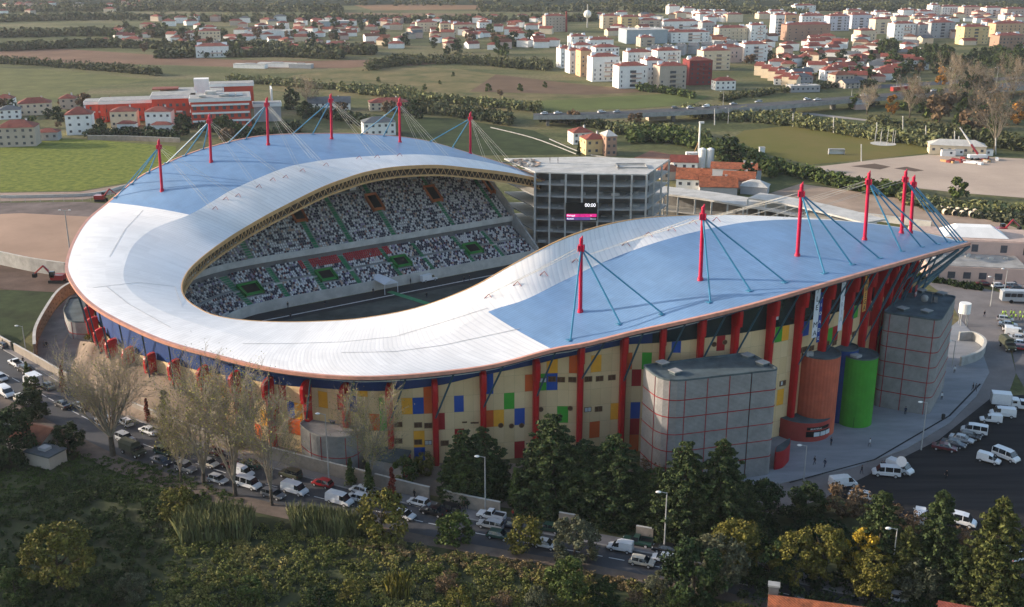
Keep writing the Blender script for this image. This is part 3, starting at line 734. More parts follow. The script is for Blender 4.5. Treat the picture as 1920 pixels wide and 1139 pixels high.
def seats_mesh(T_, name, kind=None):
    n = len(T_); ox, oy = T_[:, 3], T_[:, 4]; tx, ty = -oy, ox
    # a pan and an upright back, as two thin boxes
    V = []
    def bx(o0, o1, z0, z1, w):
        vs = []
        for zz in (z0, z1):
            for (a, c_) in ((-w, o0), (w, o0), (w, o1), (-w, o1)):
                vs.append(np.stack([T_[:, 0] + tx * a + ox * c_, T_[:, 1] + ty * a + oy * c_, T_[:, 2] + zz], 1))
        return np.stack(vs, 1)
    A = bx(-0.22, 0.15, 0.36, 0.44, 0.22); B = bx(0.15, 0.23, 0.40, 0.82, 0.22)
    V = np.concatenate([A, B], 1).reshape(-1, 3)
    f0 = np.array([(4, 5, 6, 7), (0, 1, 5, 4), (1, 2, 6, 5), (2, 3, 7, 6), (3, 0, 4, 7)]); ff = np.concatenate([f0, f0 + 8])
    F = (ff[None] + (np.arange(n) * 16)[:, None, None]).reshape(-1, 4)
    me = bpy.data.meshes.new(name); org = np.array(ORG[stadium.name]); V = V - org
    me.vertices.add(len(V)); me.vertices.foreach_set('co', V.ravel()); me.loops.add(F.size); me.loops.foreach_set('vertex_index', F.ravel().astype(np.int32))
    me.polygons.add(len(F)); me.polygons.foreach_set('loop_start', np.arange(0, F.size, 4, dtype=np.int32)); me.polygons.foreach_set('loop_total', np.full(len(F), 4, dtype=np.int32))
    for m in M_SEAT + [M_SEATR]: me.materials.append(m)
    me.polygons.foreach_set('material_index', np.repeat(T_[:, 5].astype(np.int32), 10)); me.update(calc_edges=True)
    o = bpy.data.objects.new(name, me); COL.objects.link(o); o.parent = stadium
    if kind: o['kind'] = kind
    return o
seats_mesh(T[order[100:]], 'seat_rows', 'stuff')
for k in order[:100]: seats_mesh(T[k:k + 1], 'seat')
# press desks
b = MB()
for k, r in enumerate((21, 24, 27)):
    o_, z = tread(r, 1); s = sp0 + k * 1.2
    while s < sp1:
        L = rng.uniform(1.6, 3.2); m = rng.choice([M_SEAT[0], M_GLASSD, M_GLASSD, M_SEAT[0], M_SEAT[3]])
        q = fs(s + L / 2, o_, z + 0.9); p2, o2 = fr(s + L / 2); b.box(q, (L * 0.96, 0.4, 1.3), m, math.atan2(o2.y, o2.x) + math.pi / 2); s += L
b.build('press_desks', stadium)
print('seats', len(tot))
# outer back walls of the stands under the roof, so the bowl is not hollow
# ---------------------------------------------------------------- towers and rounded blocks against the wall
M_BRICKG = striped('grey_block_courses', (0.31, 0.30, 0.29), (0.20, 0.195, 0.19), 'Object', 1.3, rough=0.85, patch=0.5, bump=0.3, axis='Z', wear=0.12)
M_ROOFG = mat('grey_felt_roof', (0.07, 0.095, 0.105), 0.8, 0.3, 0.3)
M_ROOFP = mat('pale_felt_roof', (0.30, 0.29, 0.27), 0.85, 0.2, 0.3)
M_REDLINE = mat('red_joint', (0.28, 0.015, 0.02), 0.6)
def rounded(poly, r, k=5):
    out = []; n = len(poly)
    for i in range(n):
        p0, p1, p2 = Vector(poly[i - 1][:2]), Vector(poly[i][:2]), Vector(poly[(i + 1) % n][:2])
        rr = r if not hasattr(r, '__len__') else r[i]
        a = p1 + (p0 - p1).normalized() * rr; c = p1 + (p2 - p1).normalized() * rr
        if rr < 0.05: out.append(tuple(p1)); continue
        for j in range(k + 1):
            t = j / k; out.append(tuple(a.lerp(p1, t).lerp(p1.lerp(c, t), t)))
    return out
def tower(name, label, poly, z, m_wall, m_roof, rings, verts, vents, cat='building'):
    c = (sum(p[0] for p in poly) / len(poly), sum(p[1] for p in poly) / len(poly), 0)
    t = thing(name, label, cat, c)
    b = MB(); n = len(poly)
    area = sum(poly[i][0] * poly[(i + 1) % n][1] - poly[(i + 1) % n][0] * poly[i][1] for i in range(n))
    if area < 0: poly = poly[::-1]
    b.add([(p[0], p[1], 0) for p in poly] + [(p[0], p[1], z) for p in poly], [(i, (i + 1) % n, n + (i + 1) % n, n + i) for i in range(n)], m_wall)
    b.build('wall', t)
    b = MB(); C = Vector(c[:2])
    inner = [tuple(C + (Vector(p) - C) * 0.975) for p in poly]; outer = [tuple(C + (Vector(p) - C) * 1.004) for p in poly]
    b.add([(p[0], p[1], z - 0.35) for p in inner], [tuple(range(n))], m_roof)
    for i in range(n):
        j = (i + 1) % n
        b.quad((*outer[i], z + 0.02), (*outer[j], z + 0.02), (*inner[j], z + 0.02), (*inner[i], z + 0.02), m_roof)
        b.quad((*inner[j], z - 0.35), (*inner[i], z - 0.35), (*inner[i], z + 0.02), (*inner[j], z + 0.02), m_roof)
        b.quad((*outer[i], z - 0.3), (*outer[j], z - 0.3), (*outer[j], z + 0.02), (*outer[i], z + 0.02), m_roof)
    rf = b.build('roof', t)
    for zz in rings:
        line = [Vector((*(C + (Vector(p) - C) * 1.002), zz)) for p in poly + [poly[0]]]
        band(line, [(-0.06, -0.07), (0.06, -0.07), (0.06, 0.07), (-0.06, 0.07)], M_REDLINE).build('red_band', t)
    L = [0]
    for i in range(n): L.append(L[-1] + (Vector(poly[(i + 1) % n]) - Vector(poly[i])).length)
    for (px_, py_) in verts:   # joints given by where they show along the top edge
        P = Vector(at(px_, py_, z)[:2]); q = min(((P - (Vector(poly[i]).lerp(Vector(poly[(i + 1) % n]), t_))).length, tuple(Vector(poly[i]).lerp(Vector(poly[(i + 1) % n]), t_))) for i in range(n) for t_ in (0, .25, .5, .75))[1]
        q = C + (Vector(q) - C) * 1.003; b = MB(); b.tube((q.x, q.y, 0), (q.x, q.y, z - 0.3), 0.08, 0.08, M_REDLINE, 4); b.build('red_joint', t)
    for (px_, py_) in vents:
        P = at(px_, py_, z); b = MB(); b.box((P[0], P[1], z - 0.1), (1.5, 1.5, 0.5), M_ROOFG, AX); b.box((P[0], P[1], z + 0.2), (1.8, 1.8, 0.15), M_CONC, AX); b.build('roof_hatch', t)
    return t
def top(pxs, z): return [at(a, b, z)[:2] for a, b in pxs]
p1 = rounded(top([(1204, 684), (1245, 716), (1462, 692), (1405, 660)], 20.4), [1.0, 4.0, 1.2, 2.0])
t1 = tower('block_tower', 'big grey block tower with red joints, left of the orange cylinder', p1, 20.4, M_BRICKG, M_ROOFG, [16.6, 13.4, 10.2, 7.0, 3.8], [(1229, 703), (1255, 713), (1298, 708), (1314, 706), (1362, 701), (1410, 697), (1427, 695)], [(1242, 681), (1266, 697), (1402, 667), (1430, 681)])
p2_ = rounded(top([(1655, 585), (1765, 601), (1793, 555), (1705, 541)], 20.5), [1.5, 2.2, 1.0, 1.0])
t2 = tower('block_tower', 'grey block tower with red joints at the far right end of the stadium', p2_, 20.5, M_BRICKG, M_ROOFG, [16.6, 13.4, 10.2, 7.0, 3.8], [(1707, 594), (1752, 598), (1673, 589)], [(1693, 579), (1738, 584), (1766, 551), (1727, 545)])
b = MB(); P = at(1733, 566, 20.5)
b.ball((P[0], P[1], 21.2), 0.8, M_CONC); b.tube((P[0] + 1.5, P[1], 20.2), (P[0] + 1.5, P[1], 22.6), 0.1, 0.1, M_CONCD); b.box((P[0] + 2.2, P[1], 21), (0.8, 0.5, 1.2), M_CONCD); b.build('rooftop_plant', t2)
# purple-red hoarding at the foot of the far tower
A_ = at(1727, 757, 0); B_ = at(1741, 735, 0); b = MB()
an = math.atan2(B_[1] - A_[1], B_[0] - A_[0]); b.box(((A_[0] + B_[0]) / 2 + 0.2, (A_[1] + B_[1]) / 2 - 0.2, 1.6), (math.dist(A_, B_), 0.15, 3.2), mat('crimson_hoarding', (0.22, 0.01, 0.05), 0.6), an); b.build('hoarding_panel', t2)
p3_ = rounded(top([(560, 794), (600, 766), (696, 783), (660, 824), (585, 815)], 7.6), [1.0, 1.5, 2.5, 4.5, 3.0])
t3 = tower('block_tower', 'low grey rounded tower with pale roof beside the road wall', p3_, 7.6, M_BRICKG, M_ROOFP, [3.4], [(590, 806), (608, 812), (646, 820), (672, 812)], [(626, 788)])
def circ(c, r, n=28, a0=0): return [(c[0] + r * math.cos(2 * math.pi * i / n), c[1] + r * math.sin(2 * math.pi * i / n)) for i in range(n)]
M_SALM = striped('orange_render', (0.52, 0.12, 0.06), (0.46, 0.095, 0.045), 'Object', 0.5, rough=0.8, patch=0.25, bump=0, axis='X', wear=0.16)
M_GRN = mat('green_render', (0.045, 0.25, 0.02), 0.75, 0.12, 0.3)
M_BLR = mat('blue_render', (0.01, 0.045, 0.18), 0.75)
def cyl_tower(label, c, r, z, m, mr, cat='building'):
    return tower('cylinder_tower', label, circ(c, r), z, m, mr, [], [], [], cat)
g0 = at(1605, 805, 0); gc = (g0[0] + 0.5, g0[1] + 3.5)
to = cyl_tower('green round stair tower on the plaza, between the orange one and the grey block', gc, 3.45, 14.6, M_GRN, M_ROOFG)
b = MB(); q = at(1605, 803, 0); b.box((q[0] + 0.2, q[1] + 0.1, 1.2), (1.9, 0.5, 2.4), mat('doorway_dark', (0.008, 0.008, 0.008), 0.9), 0.15); b.build('doorway', to)
b = MB(); q = at(1605, 668, 14.6); b.box((q[0], q[1], 14.7), (1.6, 1.6, 0.5), M_CONC, AX); b.build('roof_hatch', to)
r0 = at(1527, 826, 0); rc = (r0[0] + 1.0, r0[1] + 4.9)
to = cyl_tower('orange red round stair tower above the curved ticket booth', rc, 3.9, 16.4, M_SALM, M_ROOFG)
b = MB(); q = at(1521, 672, 16.4); b.box((q[0], q[1] + 1.5, 16.7), (1.4, 0.8, 0.8), M_CONC, 0.2); b.build('roof_hatch', to)
blc = (rc[0] + 6.3, rc[1] + 5.0)
cyl_tower('dark blue round stair tower mostly hidden behind the orange and green ones', blc, 2.6, 15.6, M_BLR, M_ROOFG)
# ticket booth: larger curved drum in front of the orange tower
bc = (rc[0] - 2.6, rc[1] - 0.4); bth = thing('ticket_booth', 'curved red ticket booth with white shutters under the orange round tower', 'booth', (bc[0], bc[1], 0))
drum = circ(bc, 5.6, 40); b = MB(); b.prism(drum, 0, 4.0, mat('booth_red', (0.33, 0.05, 0.04), 0.75, 0.12, 0.4), M_ROOFG); b.build('wall', bth)
def on_drum(c, r, ang, w, h, z, m, name, par, th=0.15):
    b = MB(); k = 8; vs = []
    for i in range(k + 1):
        a = ang + (i / k - 0.5) * w / r
        for (rr, zz) in ((r + 0.02, z - h / 2), (r + th, z - h / 2), (r + th, z + h / 2), (r + 0.02, z + h / 2)): vs.append((c[0] + rr * math.cos(a), c[1] + rr * math.sin(a), zz))
    fs_ = [(4 * i + j, 4 * i + (j + 1) % 4, 4 * i + 4 + (j + 1) % 4, 4 * i + 4 + j) for i in range(k) for j in range(4)] + [(0, 1, 2, 3), (4 * k + 3, 4 * k + 2, 4 * k + 1, 4 * k)]
    b.add(vs, fs_, m); return b.build(name, par)
dk = mat('doorway_dark', (0.008, 0.008, 0.008), 0.9)
on_drum(bc, 5.6, R(-68), 5.0, 0.55, 2.9, dk, 'sign_board', bth)
on_drum(bc, 5.6, R(-68), 5.2, 1.1, 1.75, dk, 'counter_opening', bth)
for a in (-74, -60, -46): on_drum(bc, 5.75, R(a), 1.15, 0.8, 1.75, M_PALEG, 'shutter', bth)
def word(text, loc, rot, size, m, name, parent, extr=0.01, align='CENTER'):
    cu = bpy.data.curves.new(name, 'FONT'); cu.body = text; cu.size = size; cu.extrude = extr; cu.align_x = align; cu.align_y = 'CENTER'
    tmp = bpy.data.objects.new('tmp', cu); COL.objects.link(tmp)
    dg = bpy.context.evaluated_depsgraph_get(); me = bpy.data.meshes.new_from_object(tmp.evaluated_get(dg)); bpy.data.objects.remove(tmp); me.name = name
    if not me.materials: me.materials.append(m)
    else: me.materials[0] = m
    o = bpy.data.objects.new(name, me); COL.objects.link(o); o.parent = parent
    og = ORG.get(parent.name, (0, 0, 0)); o.location = Vector(loc) - Vector(og); o.rotation_euler = rot; ORG[o.name] = og
    return o
M_LETW = mat('white_letters', (0.75, 0.75, 0.72), 0.5); M_LETK = mat('black_letters', (0.015, 0.015, 0.02), 0.6)
a = R(-68); word('BILHETEIRAS', (bc[0] + 5.8 * math.cos(R(-76)), bc[1] + 5.8 * math.sin(R(-76)), 2.9), (R(90), 0, R(-76) + R(90)), 0.42, M_LETW, 'sign_lettering', bth)
# low red rounded kiosk with grey roof between the grey tower and the booth
k0 = rounded(top([(1455, 838), (1483, 820), (1482, 833), (1470, 846), (1452, 850)], 3.6), 0.8, 3)
kk = thing('kiosk', 'low dark red kiosk with grey roof beside the big grey tower', 'kiosk', (k0[0][0], k0[0][1], 0)); b = MB(); b.prism(k0, 0, 3.6, mat('kiosk_red', (0.30, 0.006, 0.012), 0.6)); b.build('wall', kk)
cc = Vector((sum(p[0] for p in k0) / len(k0), sum(p[1] for p in k0) / len(k0))); b = MB(); b.prism([tuple(cc + (Vector(p) - cc) * 0.92) for p in k0], 3.6, 3.66, M_ROOFG); b.build('roof', kk)
# shed at the foot of the wall
sh = thing('shed', 'low grey flat roofed shed with dark red door bays against the panel wall', 'shed', at(735, 895))
q = [at(693, 893)[:2], at(755, 905)[:2], at(770, 880)[:2], at(706, 870)[:2]]
b = MB(); b.prism(q, 0, 3.4, M_BRICKG); b.build('wall', sh)
cc = Vector((sum(p[0] for p in q) / 4, sum(p[1] for p in q) / 4)); b = MB(); b.prism([tuple(cc + (Vector(p) - cc) * 1.06) for p in q], 3.4, 3.7, M_ROOFG, bottom=True); b.build('roof', sh)
for t_ in (0.2, 0.45, 0.7, 0.9):
    P = Vector(q[1]).lerp(Vector(q[2]), t_); b = MB(); b.box((P.x + 0.05, P.y, 1.5), (0.25, 0.8, 3.0), M_RED, math.atan2(q[2][1] - q[1][1], q[2][0] - q[1][0]) - R(90)); b.build('door', sh)
# banners on the wall near the tip
def banner(px, py0, py1, w, m, label, letters, mL, cat='banner', off=3.0):
    h0 = wall_hit(px, py0); h1 = wall_hit(px, py1); s = h0[0]; p, d, o_ = wall_at(s); zt, zb = h0[1] + 0.6, h1[1] + 0.6
    an = math.atan2(d.y, d.x)
    if Vector((math.cos(an - math.pi / 2), math.sin(an - math.pi / 2), 0)).dot(o_) < 0: an += math.pi
    P = Vector((p.x, p.y, 0)) + o_ * off
    t = thing('banner', label, cat, (P.x, P.y, zb)); b = MB(); b.box((P.x, P.y, (zt + zb) / 2), (w, 0.06, zt - zb), m, an); b.build('cloth', t)
    n = len(letters)
    for i, ch in enumerate(letters):
        if ch == ' ': continue
        z = zt - (zt - zb) * (i + 0.5) / n
        word(ch, (P.x + o_.x * 0.06, P.y + o_.y * 0.06, z), (R(90), 0, an), min(w * 1.15, (zt - zb) / n * 1.1), mL, 'letter', t)
    return t
M_BANW = mat('white_banner', (0.62, 0.64, 0.68), 0.7, 0.04); M_BANO = mat('orange_banner', (0.58, 0.26, 0.06), 0.7, 0.04); M_BANB = mat('blue_banner', (0.01, 0.04, 0.22), 0.7)
banner(1512, 535, 628, 1.3, M_BANW, 'tall white banner with black letters hanging on the wall, leftmost of the banners', '/LE MA', M_LETK)
banner(1521, 548, 638, 0.8, M_BANB, 'narrow dark blue banner beside the white lettered banner', 'CIDADE', M_LETW, off=2.6)
banner(1558, 522, 615, 1.25, M_BANW, 'tall white banner with faint grey lettering, middle of the hanging banners', 'LEIRIA ', mat('grey_letters', (0.35, 0.38, 0.42), 0.6))
banner(1600, 512, 580, 1.3, M_BANO, 'orange banner with black letters hanging near the roof tip', 'TAREGA', M_LETK)
banner(1690, 535, 565, 1.2, mat('red_banner', (0.25, 0.01, 0.015), 0.7), 'dark red banner with white letter beside the far grey tower', 'M', M_LETW, off=3.2)
# ---------------------------------------------------------------- pitch
M_TURF = mat('covered_pitch', (0.045, 0.055, 0.05), 0.9, 0.5, 0.12, detail=6)
M_TRACK = mat('dark_track', (0.02, 0.022, 0.024), 0.9, 0.2, 0.2)
polygon('track', [xy(u, n)[:2] for u, n in [(84, 254.6), (200, 254.6), (215, 240), (215, 180), (200, 168), (84, 168)]], 0.06, M_TRACK, px=False)
polygon('pitch', [xy(u, n)[:2] for u, n in [(88, 246), (196, 246), (196, 176), (88, 176)]], 0.10, M_TURF, px=False)
b = MB(); b.box(xy(142, 248.5, 0.14), (112, 0.35, 0.08), mat('kerb_white', (0.5, 0.5, 0.5), 0.7), AX); setp(b.build('track_kerb'), None, None, None, 'structure')
b = MB(); q = xy(137.5, 241, 0.16); b.box(q, (1.8, 22, 0.05), M_STAIR, AX + R(12)); setp(b.build('green_carpet'), 'long green carpet laid from the tunnel tent across the pitch', 'carpet')
# tunnel tent
tn = thing('entrance_tent', 'white tunnel tent at the front of the lower stand beside the track', 'tent', at(722, 545), AX)
b = MB(); b.box((0, 0, 2.9), (4.2, 7.5, 0.15), M_BANW); b.add([(-2.1, -3.7, 3.0), (2.1, -3.7, 3.0), (2.1, 3.7, 3.0), (-2.1, 3.7, 3.0), (0, -3.7, 3.9), (0, 3.7, 3.9)], [(0, 1, 4), (3, 5, 2), (0, 4, 5, 3), (1, 2, 5, 4)], M_BANW); ORG[tn.name] = (0, 0, 0); b.build('canopy', tn)
for sx in (-2, 2):
    for sy in (-3.6, 3.6): b = MB(); b.tube((sx, sy, 0), (sx, sy, 2.85), 0.09, 0.09, M_BANW); b.build('leg', tn)
# ---------------------------------------------------------------- unfinished concrete block behind the open end
ub = thing('unfinished_block', 'bare concrete frame of seven open storeys behind the open end of the stadium', 'building', at(1100, 475))
fl = [at(1003, 322, 25.5)[:2], at(1061, 324.5, 25.5)[:2], at(1122, 326, 25.5)[:2], at(1185, 326.5, 25.5)[:2], at(1213, 327, 25.5)[:2]]
fcurve = smooth_line([Vector((*p, 0)) for p in fl], 4)
back = [at(1255, 299, 25.5)[:2], at(1100, 294, 25.5)[:2], at(945, 297, 25.5)[:2]]
outl = [(p.x, p.y) for p in fcurve] + back
FH = 3.62
for k in range(8):
    z = k * FH; b = MB(); b.prism(outl, z - 0.25, z + 0.13, M_CONCL if k == 7 else M_CONC, M_CONCL, bottom=True); b.build('roof_slab' if k == 7 else 'floor_slab', ub)
def colm(p, z0, z1, w=0.55, name='column', par=ub): b = MB(); b.box((p[0], p[1], (z0 + z1) / 2), (w, w, z1 - z0), M_CONCL); return b.build(name, par)
fx = [at(x, y, 25.5)[:2] for x, y in [(1003, 322), (1031, 323.4), (1061, 324.5), (1092, 325.4), (1122, 326), (1152, 326.2), (1185, 326.5), (1213, 327)]]
for p in fx:
    colm((p[0], p[1] - 0.15), 0, 25.1)
for t_ in (0.33, 0.66, 1.0):
    p = Vector(fl[-1]).lerp(Vector(back[0]), t_); colm(p, 0, 25.1)
b = MB()
cen = Vector((sum(p[0] for p in outl) / len(outl), sum(p[1] for p in outl) / len(outl)))
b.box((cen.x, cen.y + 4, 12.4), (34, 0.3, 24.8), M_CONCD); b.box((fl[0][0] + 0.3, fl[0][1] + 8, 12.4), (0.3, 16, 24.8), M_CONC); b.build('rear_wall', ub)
for i in range(50):
    k = rng.randint(0, 6); x = rng.uniform(fl[0][0] + 2, fl[-1][0] - 1); b = MB(); b.box((x, rng.uniform(322.5, 326), k * FH + 0.13 + 0.3), (rng.uniform(0.4, 2.5), rng.uniform(0.2, 1), rng.uniform(0.2, 1.2)), rng.choice([M_CONCD, M_CONCL, M_CONC]))
    b.build('material_stack', ub)
b = MB()
for i in range(26):
    p = at(rng.uniform(950, 1010), rng.uniform(299, 312), 25.7); b.box((p[0], p[1], 25.8), (rng.uniform(1, 4), rng.uniform(0.2, 1), 0.25), rng.choice([M_CONC, M_CONCL, M_CONCD, M_SEAT[3]]), rng.uniform(0, 3))
b.build('roof_debris', ub)
b = MB(); p = at(1184, 312, 25.7)
for (dx, dy, sx, sy) in ((0, 3, 9, .3), (0, -3, 9, .3), (-4.5, 0, .3, 6), (4.5, 0, .3, 6)): b.box((p[0] + dx, p[1] + dy, 25.85), (sx, sy, 0.4), M_CONC)
b.build('roof_upstand', ub)
# right wing: decks curving round the open end
wg = thing('concrete_deck_wing', 'long curved two level concrete deck with open bays right of the unfinished block', 'building', at(1350, 420))
top1 = [at(1215, 360, 12.6), at(1258, 365, 12.6), at(1320, 373, 12.6), at(1380, 383, 12.6), at(1440, 393, 12.6), at(1520, 409, 12.6), at(1600, 428, 12.6)]
TL = smooth_line([Vector((p[0], p[1], 0)) for p in top1], 4)
def ribbon(line, w, z, th, m, name, par):
    lo = []
    for i, p in enumerate(line):
        d = (line[min(i + 1, len(line) - 1)] - line[max(i - 1, 0)]).normalized(); lo.append(Vector((p.x - d.y * w, p.y + d.x * w)))
    poly = [(p.x, p.y) for p in line] + [(p.x, p.y) for p in lo[::-1]]
    b = MB(); b.prism(poly, z - th, z, m, m, bottom=True); return b.build(name, par)
ribbon(TL, 11, 12.6, 0.6, M_CONCL, 'upper_deck', wg); ribbon(TL, 11, 7.2, 0.4, M_CONC, 'lower_deck', wg)
b = MB(); lo2 = []
for i, p in enumerate(TL):
    d = (TL[min(i + 1, len(TL) - 1)] - TL[max(i - 1, 0)]).normalized(); lo2.append(Vector((p.x - d.y * 7, p.y + d.x * 7)))
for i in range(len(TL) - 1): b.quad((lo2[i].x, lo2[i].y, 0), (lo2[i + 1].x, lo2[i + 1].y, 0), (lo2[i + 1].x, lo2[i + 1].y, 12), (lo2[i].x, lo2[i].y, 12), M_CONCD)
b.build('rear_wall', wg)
for i in range(1, len(TL), 2): colm((TL[i].x, TL[i].y + 0.3), 0, 12.0, 0.5, 'column', wg)
dk2 = thing('raised_deck', 'pale raised concrete deck on posts behind the curved deck wing', 'building', at(1480, 400))
T2 = smooth_line([Vector((*at(x, y, 15.0)[:2], 0)) for x, y in [(1403, 371), (1450, 378), (1500, 388), (1560, 402), (1620, 418)]], 4)
ribbon(T2, 9, 15.0, 0.5, M_CONCL, 'deck', dk2)
for i in range(0, len(T2), 3): colm((T2[i].x, T2[i].y + 0.3), 0, 14.5, 0.45, 'post', dk2)
# scoreboard
sb = thing('scoreboard', 'black electronic scoreboard with white clock digits and pink and violet team rows', 'scoreboard', at(1090, 414, 11))
q0 = at(1061, 380, 16.55); Y_ = fx[3][1] - 1.2
def at_y(px, py, Y): d = ray(px, py); t = Y / d[1]; return (d[0] * t, Y, CAMH + d[2] * t)
a0 = at_y(1061, 380.5, Y_); a1 = at_y(1119.5, 414, Y_); sw = a1[0] - a0[0]; shh = a0[2] - a1[2]; cx, cz = (a0[0] + a1[0]) / 2, (a0[2] + a1[2]) / 2
b = MB(); b.box((cx, Y_, cz), (sw, 0.5, shh), mat('screen_black', (0.01, 0.014, 0.014), 0.3)); b.build('screen_case', sb)
M_PINK = mat('screen_pink', (0.75, 0.02, 0.22), 0.5, 0.2, 0.5, emit=0.35); M_VIO = mat('screen_violet', (0.12, 0.07, 0.25), 0.5, 0.2, 0.5, emit=0.3); M_LW = mat('screen_white', (0.9, 0.88, 0.92), 0.5, emit=0.7)
b = MB(); b.box((cx, Y_ - 0.3, a1[2] + shh * 0.30), (sw * 0.96, 0.06, shh * 0.17), M_PINK); b.build('pink_row', sb)
b = MB(); b.box((cx - sw * 0.1, Y_ - 0.3, a1[2] + shh * 0.12), (sw * 0.76, 0.06, shh * 0.16), M_VIO); b.box((cx + sw * 0.38, Y_ - 0.3, a1[2] + shh * 0.10), (sw * 0.18, 0.06, shh * 0.1), M_PALEG); b.build('violet_row', sb)
rot = (R(90), 0, 0)
word('00:00', (cx + sw * 0.27, Y_ - 0.35, a1[2] + shh * 0.87), rot, shh * 0.27, M_LW, 'clock_digits', sb, 0.03)
word('Portugal', (cx - sw * 0.33, Y_ - 0.38, a1[2] + shh * 0.30), rot, shh * 0.13, M_LW, 'team_name', sb)
word('Kuwait', (cx - sw * 0.35, Y_ - 0.38, a1[2] + shh * 0.12), rot, shh * 0.13, M_LW, 'team_name', sb)
for (z_, k) in ((0.30, '1'), (0.12, '1')): word(k, (cx + sw * 0.3, Y_ - 0.38, a1[2] + shh * z_), rot, shh * 0.13, M_LW, 'score_digit', sb)
# ================================================================ GROUND
M_GROUND = None
def ground_mat():
    m = bpy.data.materials.new('rough_field_ground'); m.use_nodes = True; n = m.node_tree.nodes; l = m.node_tree.links; b = n['Principled BSDF']; b.inputs['Roughness'].default_value = 0.95; b.inputs['Specular IOR Level'].default_value = 0.1
    tc = n.new('ShaderNodeTexCoord'); 
    no = n.new('ShaderNodeTexNoise'); no.inputs['Scale'].default_value = 0.012; no.inputs['Detail'].default_value = 8; no.inputs['Roughness'].default_value = 0.6
    mp = n.new('ShaderNodeMapping'); mp.inputs['Scale'].default_value = (0.6, 1.8, 1); l.new(tc.outputs['Object'], mp.inputs[0]); l.new(mp.outputs[0], no.inputs['Vector'])
    cr = n.new('ShaderNodeValToRGB'); e = cr.color_ramp.elements; e[0].position = 0.32; e[0].color = (0.05, 0.058, 0.026, 1); e[1].position = 0.72; e[1].color = (0.19, 0.145, 0.085, 1)
    x = e.new(0.45); x.color = (0.085, 0.095, 0.036, 1); x = e.new(0.56); x.color = (0.14, 0.13, 0.06, 1)
    l.new(no.outputs[0], cr.inputs[0])
    n2 = n.new('ShaderNodeTexNoise'); n2.inputs['Scale'].default_value = 0.35; n2.inputs['Detail'].default_value = 10; n2.inputs['Roughness'].default_value = 0.75; l.new(tc.outputs['Object'], n2.inputs['Vector'])
    r = n.new('ShaderNodeMapRange'); r.inputs[1].default_value = 0.3; r.inputs[2].default_value = 0.7; r.inputs[3].default_value = 0.45; r.inputs[4].default_value = 1.5; l.new(n2.outputs[0], r.inputs[0])
    v = n.new('ShaderNodeVectorMath'); v.operation = 'SCALE'; l.new(cr.outputs[0], v.inputs[0]); l.new(r.outputs[0], v.inputs[3]); l.new(v.outputs[0], b.inputs['Base Color'])
    return m
b = MB(); b.quad((-9000, -800, 0), (9000, -800, 0), (9000, 12000, 0), (-9000, 12000, 0), ground_mat()); setp(b.build('ground'), None, None, None, 'structure')
# hill to the left, added unseen out of the frame so its shade falls over the road and the low ground
M_HILL = mat('hill_grass', (0.05, 0.06, 0.025), 0.95, 0.4, 0.05)
b = MB(); K1, K2 = 40, 30
for i in range(K1 + 1):
    for j in range(K2 + 1):
        y = -40 + 340 * i / K1; x = -330 + 180 * j / K2
        hy = np.interp(y, [-40, 20, 120, 165, 205, 235, 262, 290], [0, 44, 52, 50, 46, 28, 8, 0]); hx = math.sin(math.pi * j / K2) ** 1.3
        b.v.append((x, y, float(hy) * hx * (1 + 0.06 * math.sin(y * 0.21 + x * 0.1)) - 0.3))
k = b.mi(M_HILL)
for i in range(K1):
    for j in range(K2): a = i * (K2 + 1) + j; b.f.append((a, a + 1, a + K2 + 2, a + K2 + 1)); b.m.append(k)
setp(b.build('shade_hill', smooth=True), None, None, None, 'structure')
# fields and bare patches
def patch(name, pts, z, c, var=0.2, sc=0.05, c2=None, bump=0): return polygon(name, pts, z, mat('m_' + name + str(z), c, 0.95, var, sc, col2=c2, detail=8, spec=0.1, bump=bump))
patch('grass_field', [(0, 262), (60, 258), (170, 262), (330, 275), (330, 300), (240, 342), (150, 358), (0, 360)], 0.05, (0.075, 0.105, 0.016), 0, 0.35, (0.19, 0.21, 0.035), 0.8)
patch('meadow', [(-60, 125), (120, 133), (290, 150), (170, 165), (150, 190), (-60, 182)], 0.05, (0.08, 0.09, 0.032), 0, 0.07, (0.14, 0.14, 0.05))
patch('ploughed_field', [(-60, 96), (120, 92), (240, 100), (420, 112), (560, 115), (700, 112), (840, 118), (720, 128), (520, 128), (300, 122), (120, 118), (-60, 112)], 0.05, (0.17, 0.10, 0.065), 0.2, 0.02)
patch('meadow', [(560, 140), (720, 120), (860, 130), (1000, 150), (1250, 172), (1200, 200), (1000, 215), (760, 190), (440, 165)], 0.07, (0.075, 0.085, 0.03), 0, 0.05, (0.20, 0.155, 0.075))
patch('brown_strip', [(930, 140), (1100, 160), (1230, 172), (1100, 178), (880, 172)], 0.10, (0.13, 0.085, 0.055), 0.2, 0.03)
patch('green_strip', [(1000, 190), (1250, 176), (1330, 180), (1300, 196), (1180, 205), (1000, 208)], 0.12, (0.095, 0.115, 0.035), 0.2, 0.03)
patch('brown_strip', [(640, 4), (760, 0), (930, 10), (900, 18), (700, 20)], 0.3, (0.22, 0.13, 0.07), 0.1, 0.01)
patch('brown_strip', [(640, 24), (900, 26), (900, 32), (640, 31)], 0.35, (0.17, 0.11, 0.07), 0.1, 0.01)
patch('training_field', [(1395, 245), (1482, 236), (1640, 250), (1760, 275), (1735, 288), (1640, 298), (1520, 309), (1440, 290), (1370, 262)], 0.06, (0.115, 0.115, 0.025), 0, 0.03, (0.155, 0.125, 0.04))
patch('sand_lot', [(1515, 315), (1640, 300), (1740, 290), (1925, 298), (2050, 310), (2050, 372), (1930, 372), (1800, 362), (1690, 350)], 0.08, (0.42, 0.33, 0.26), 0.12, 0.03)
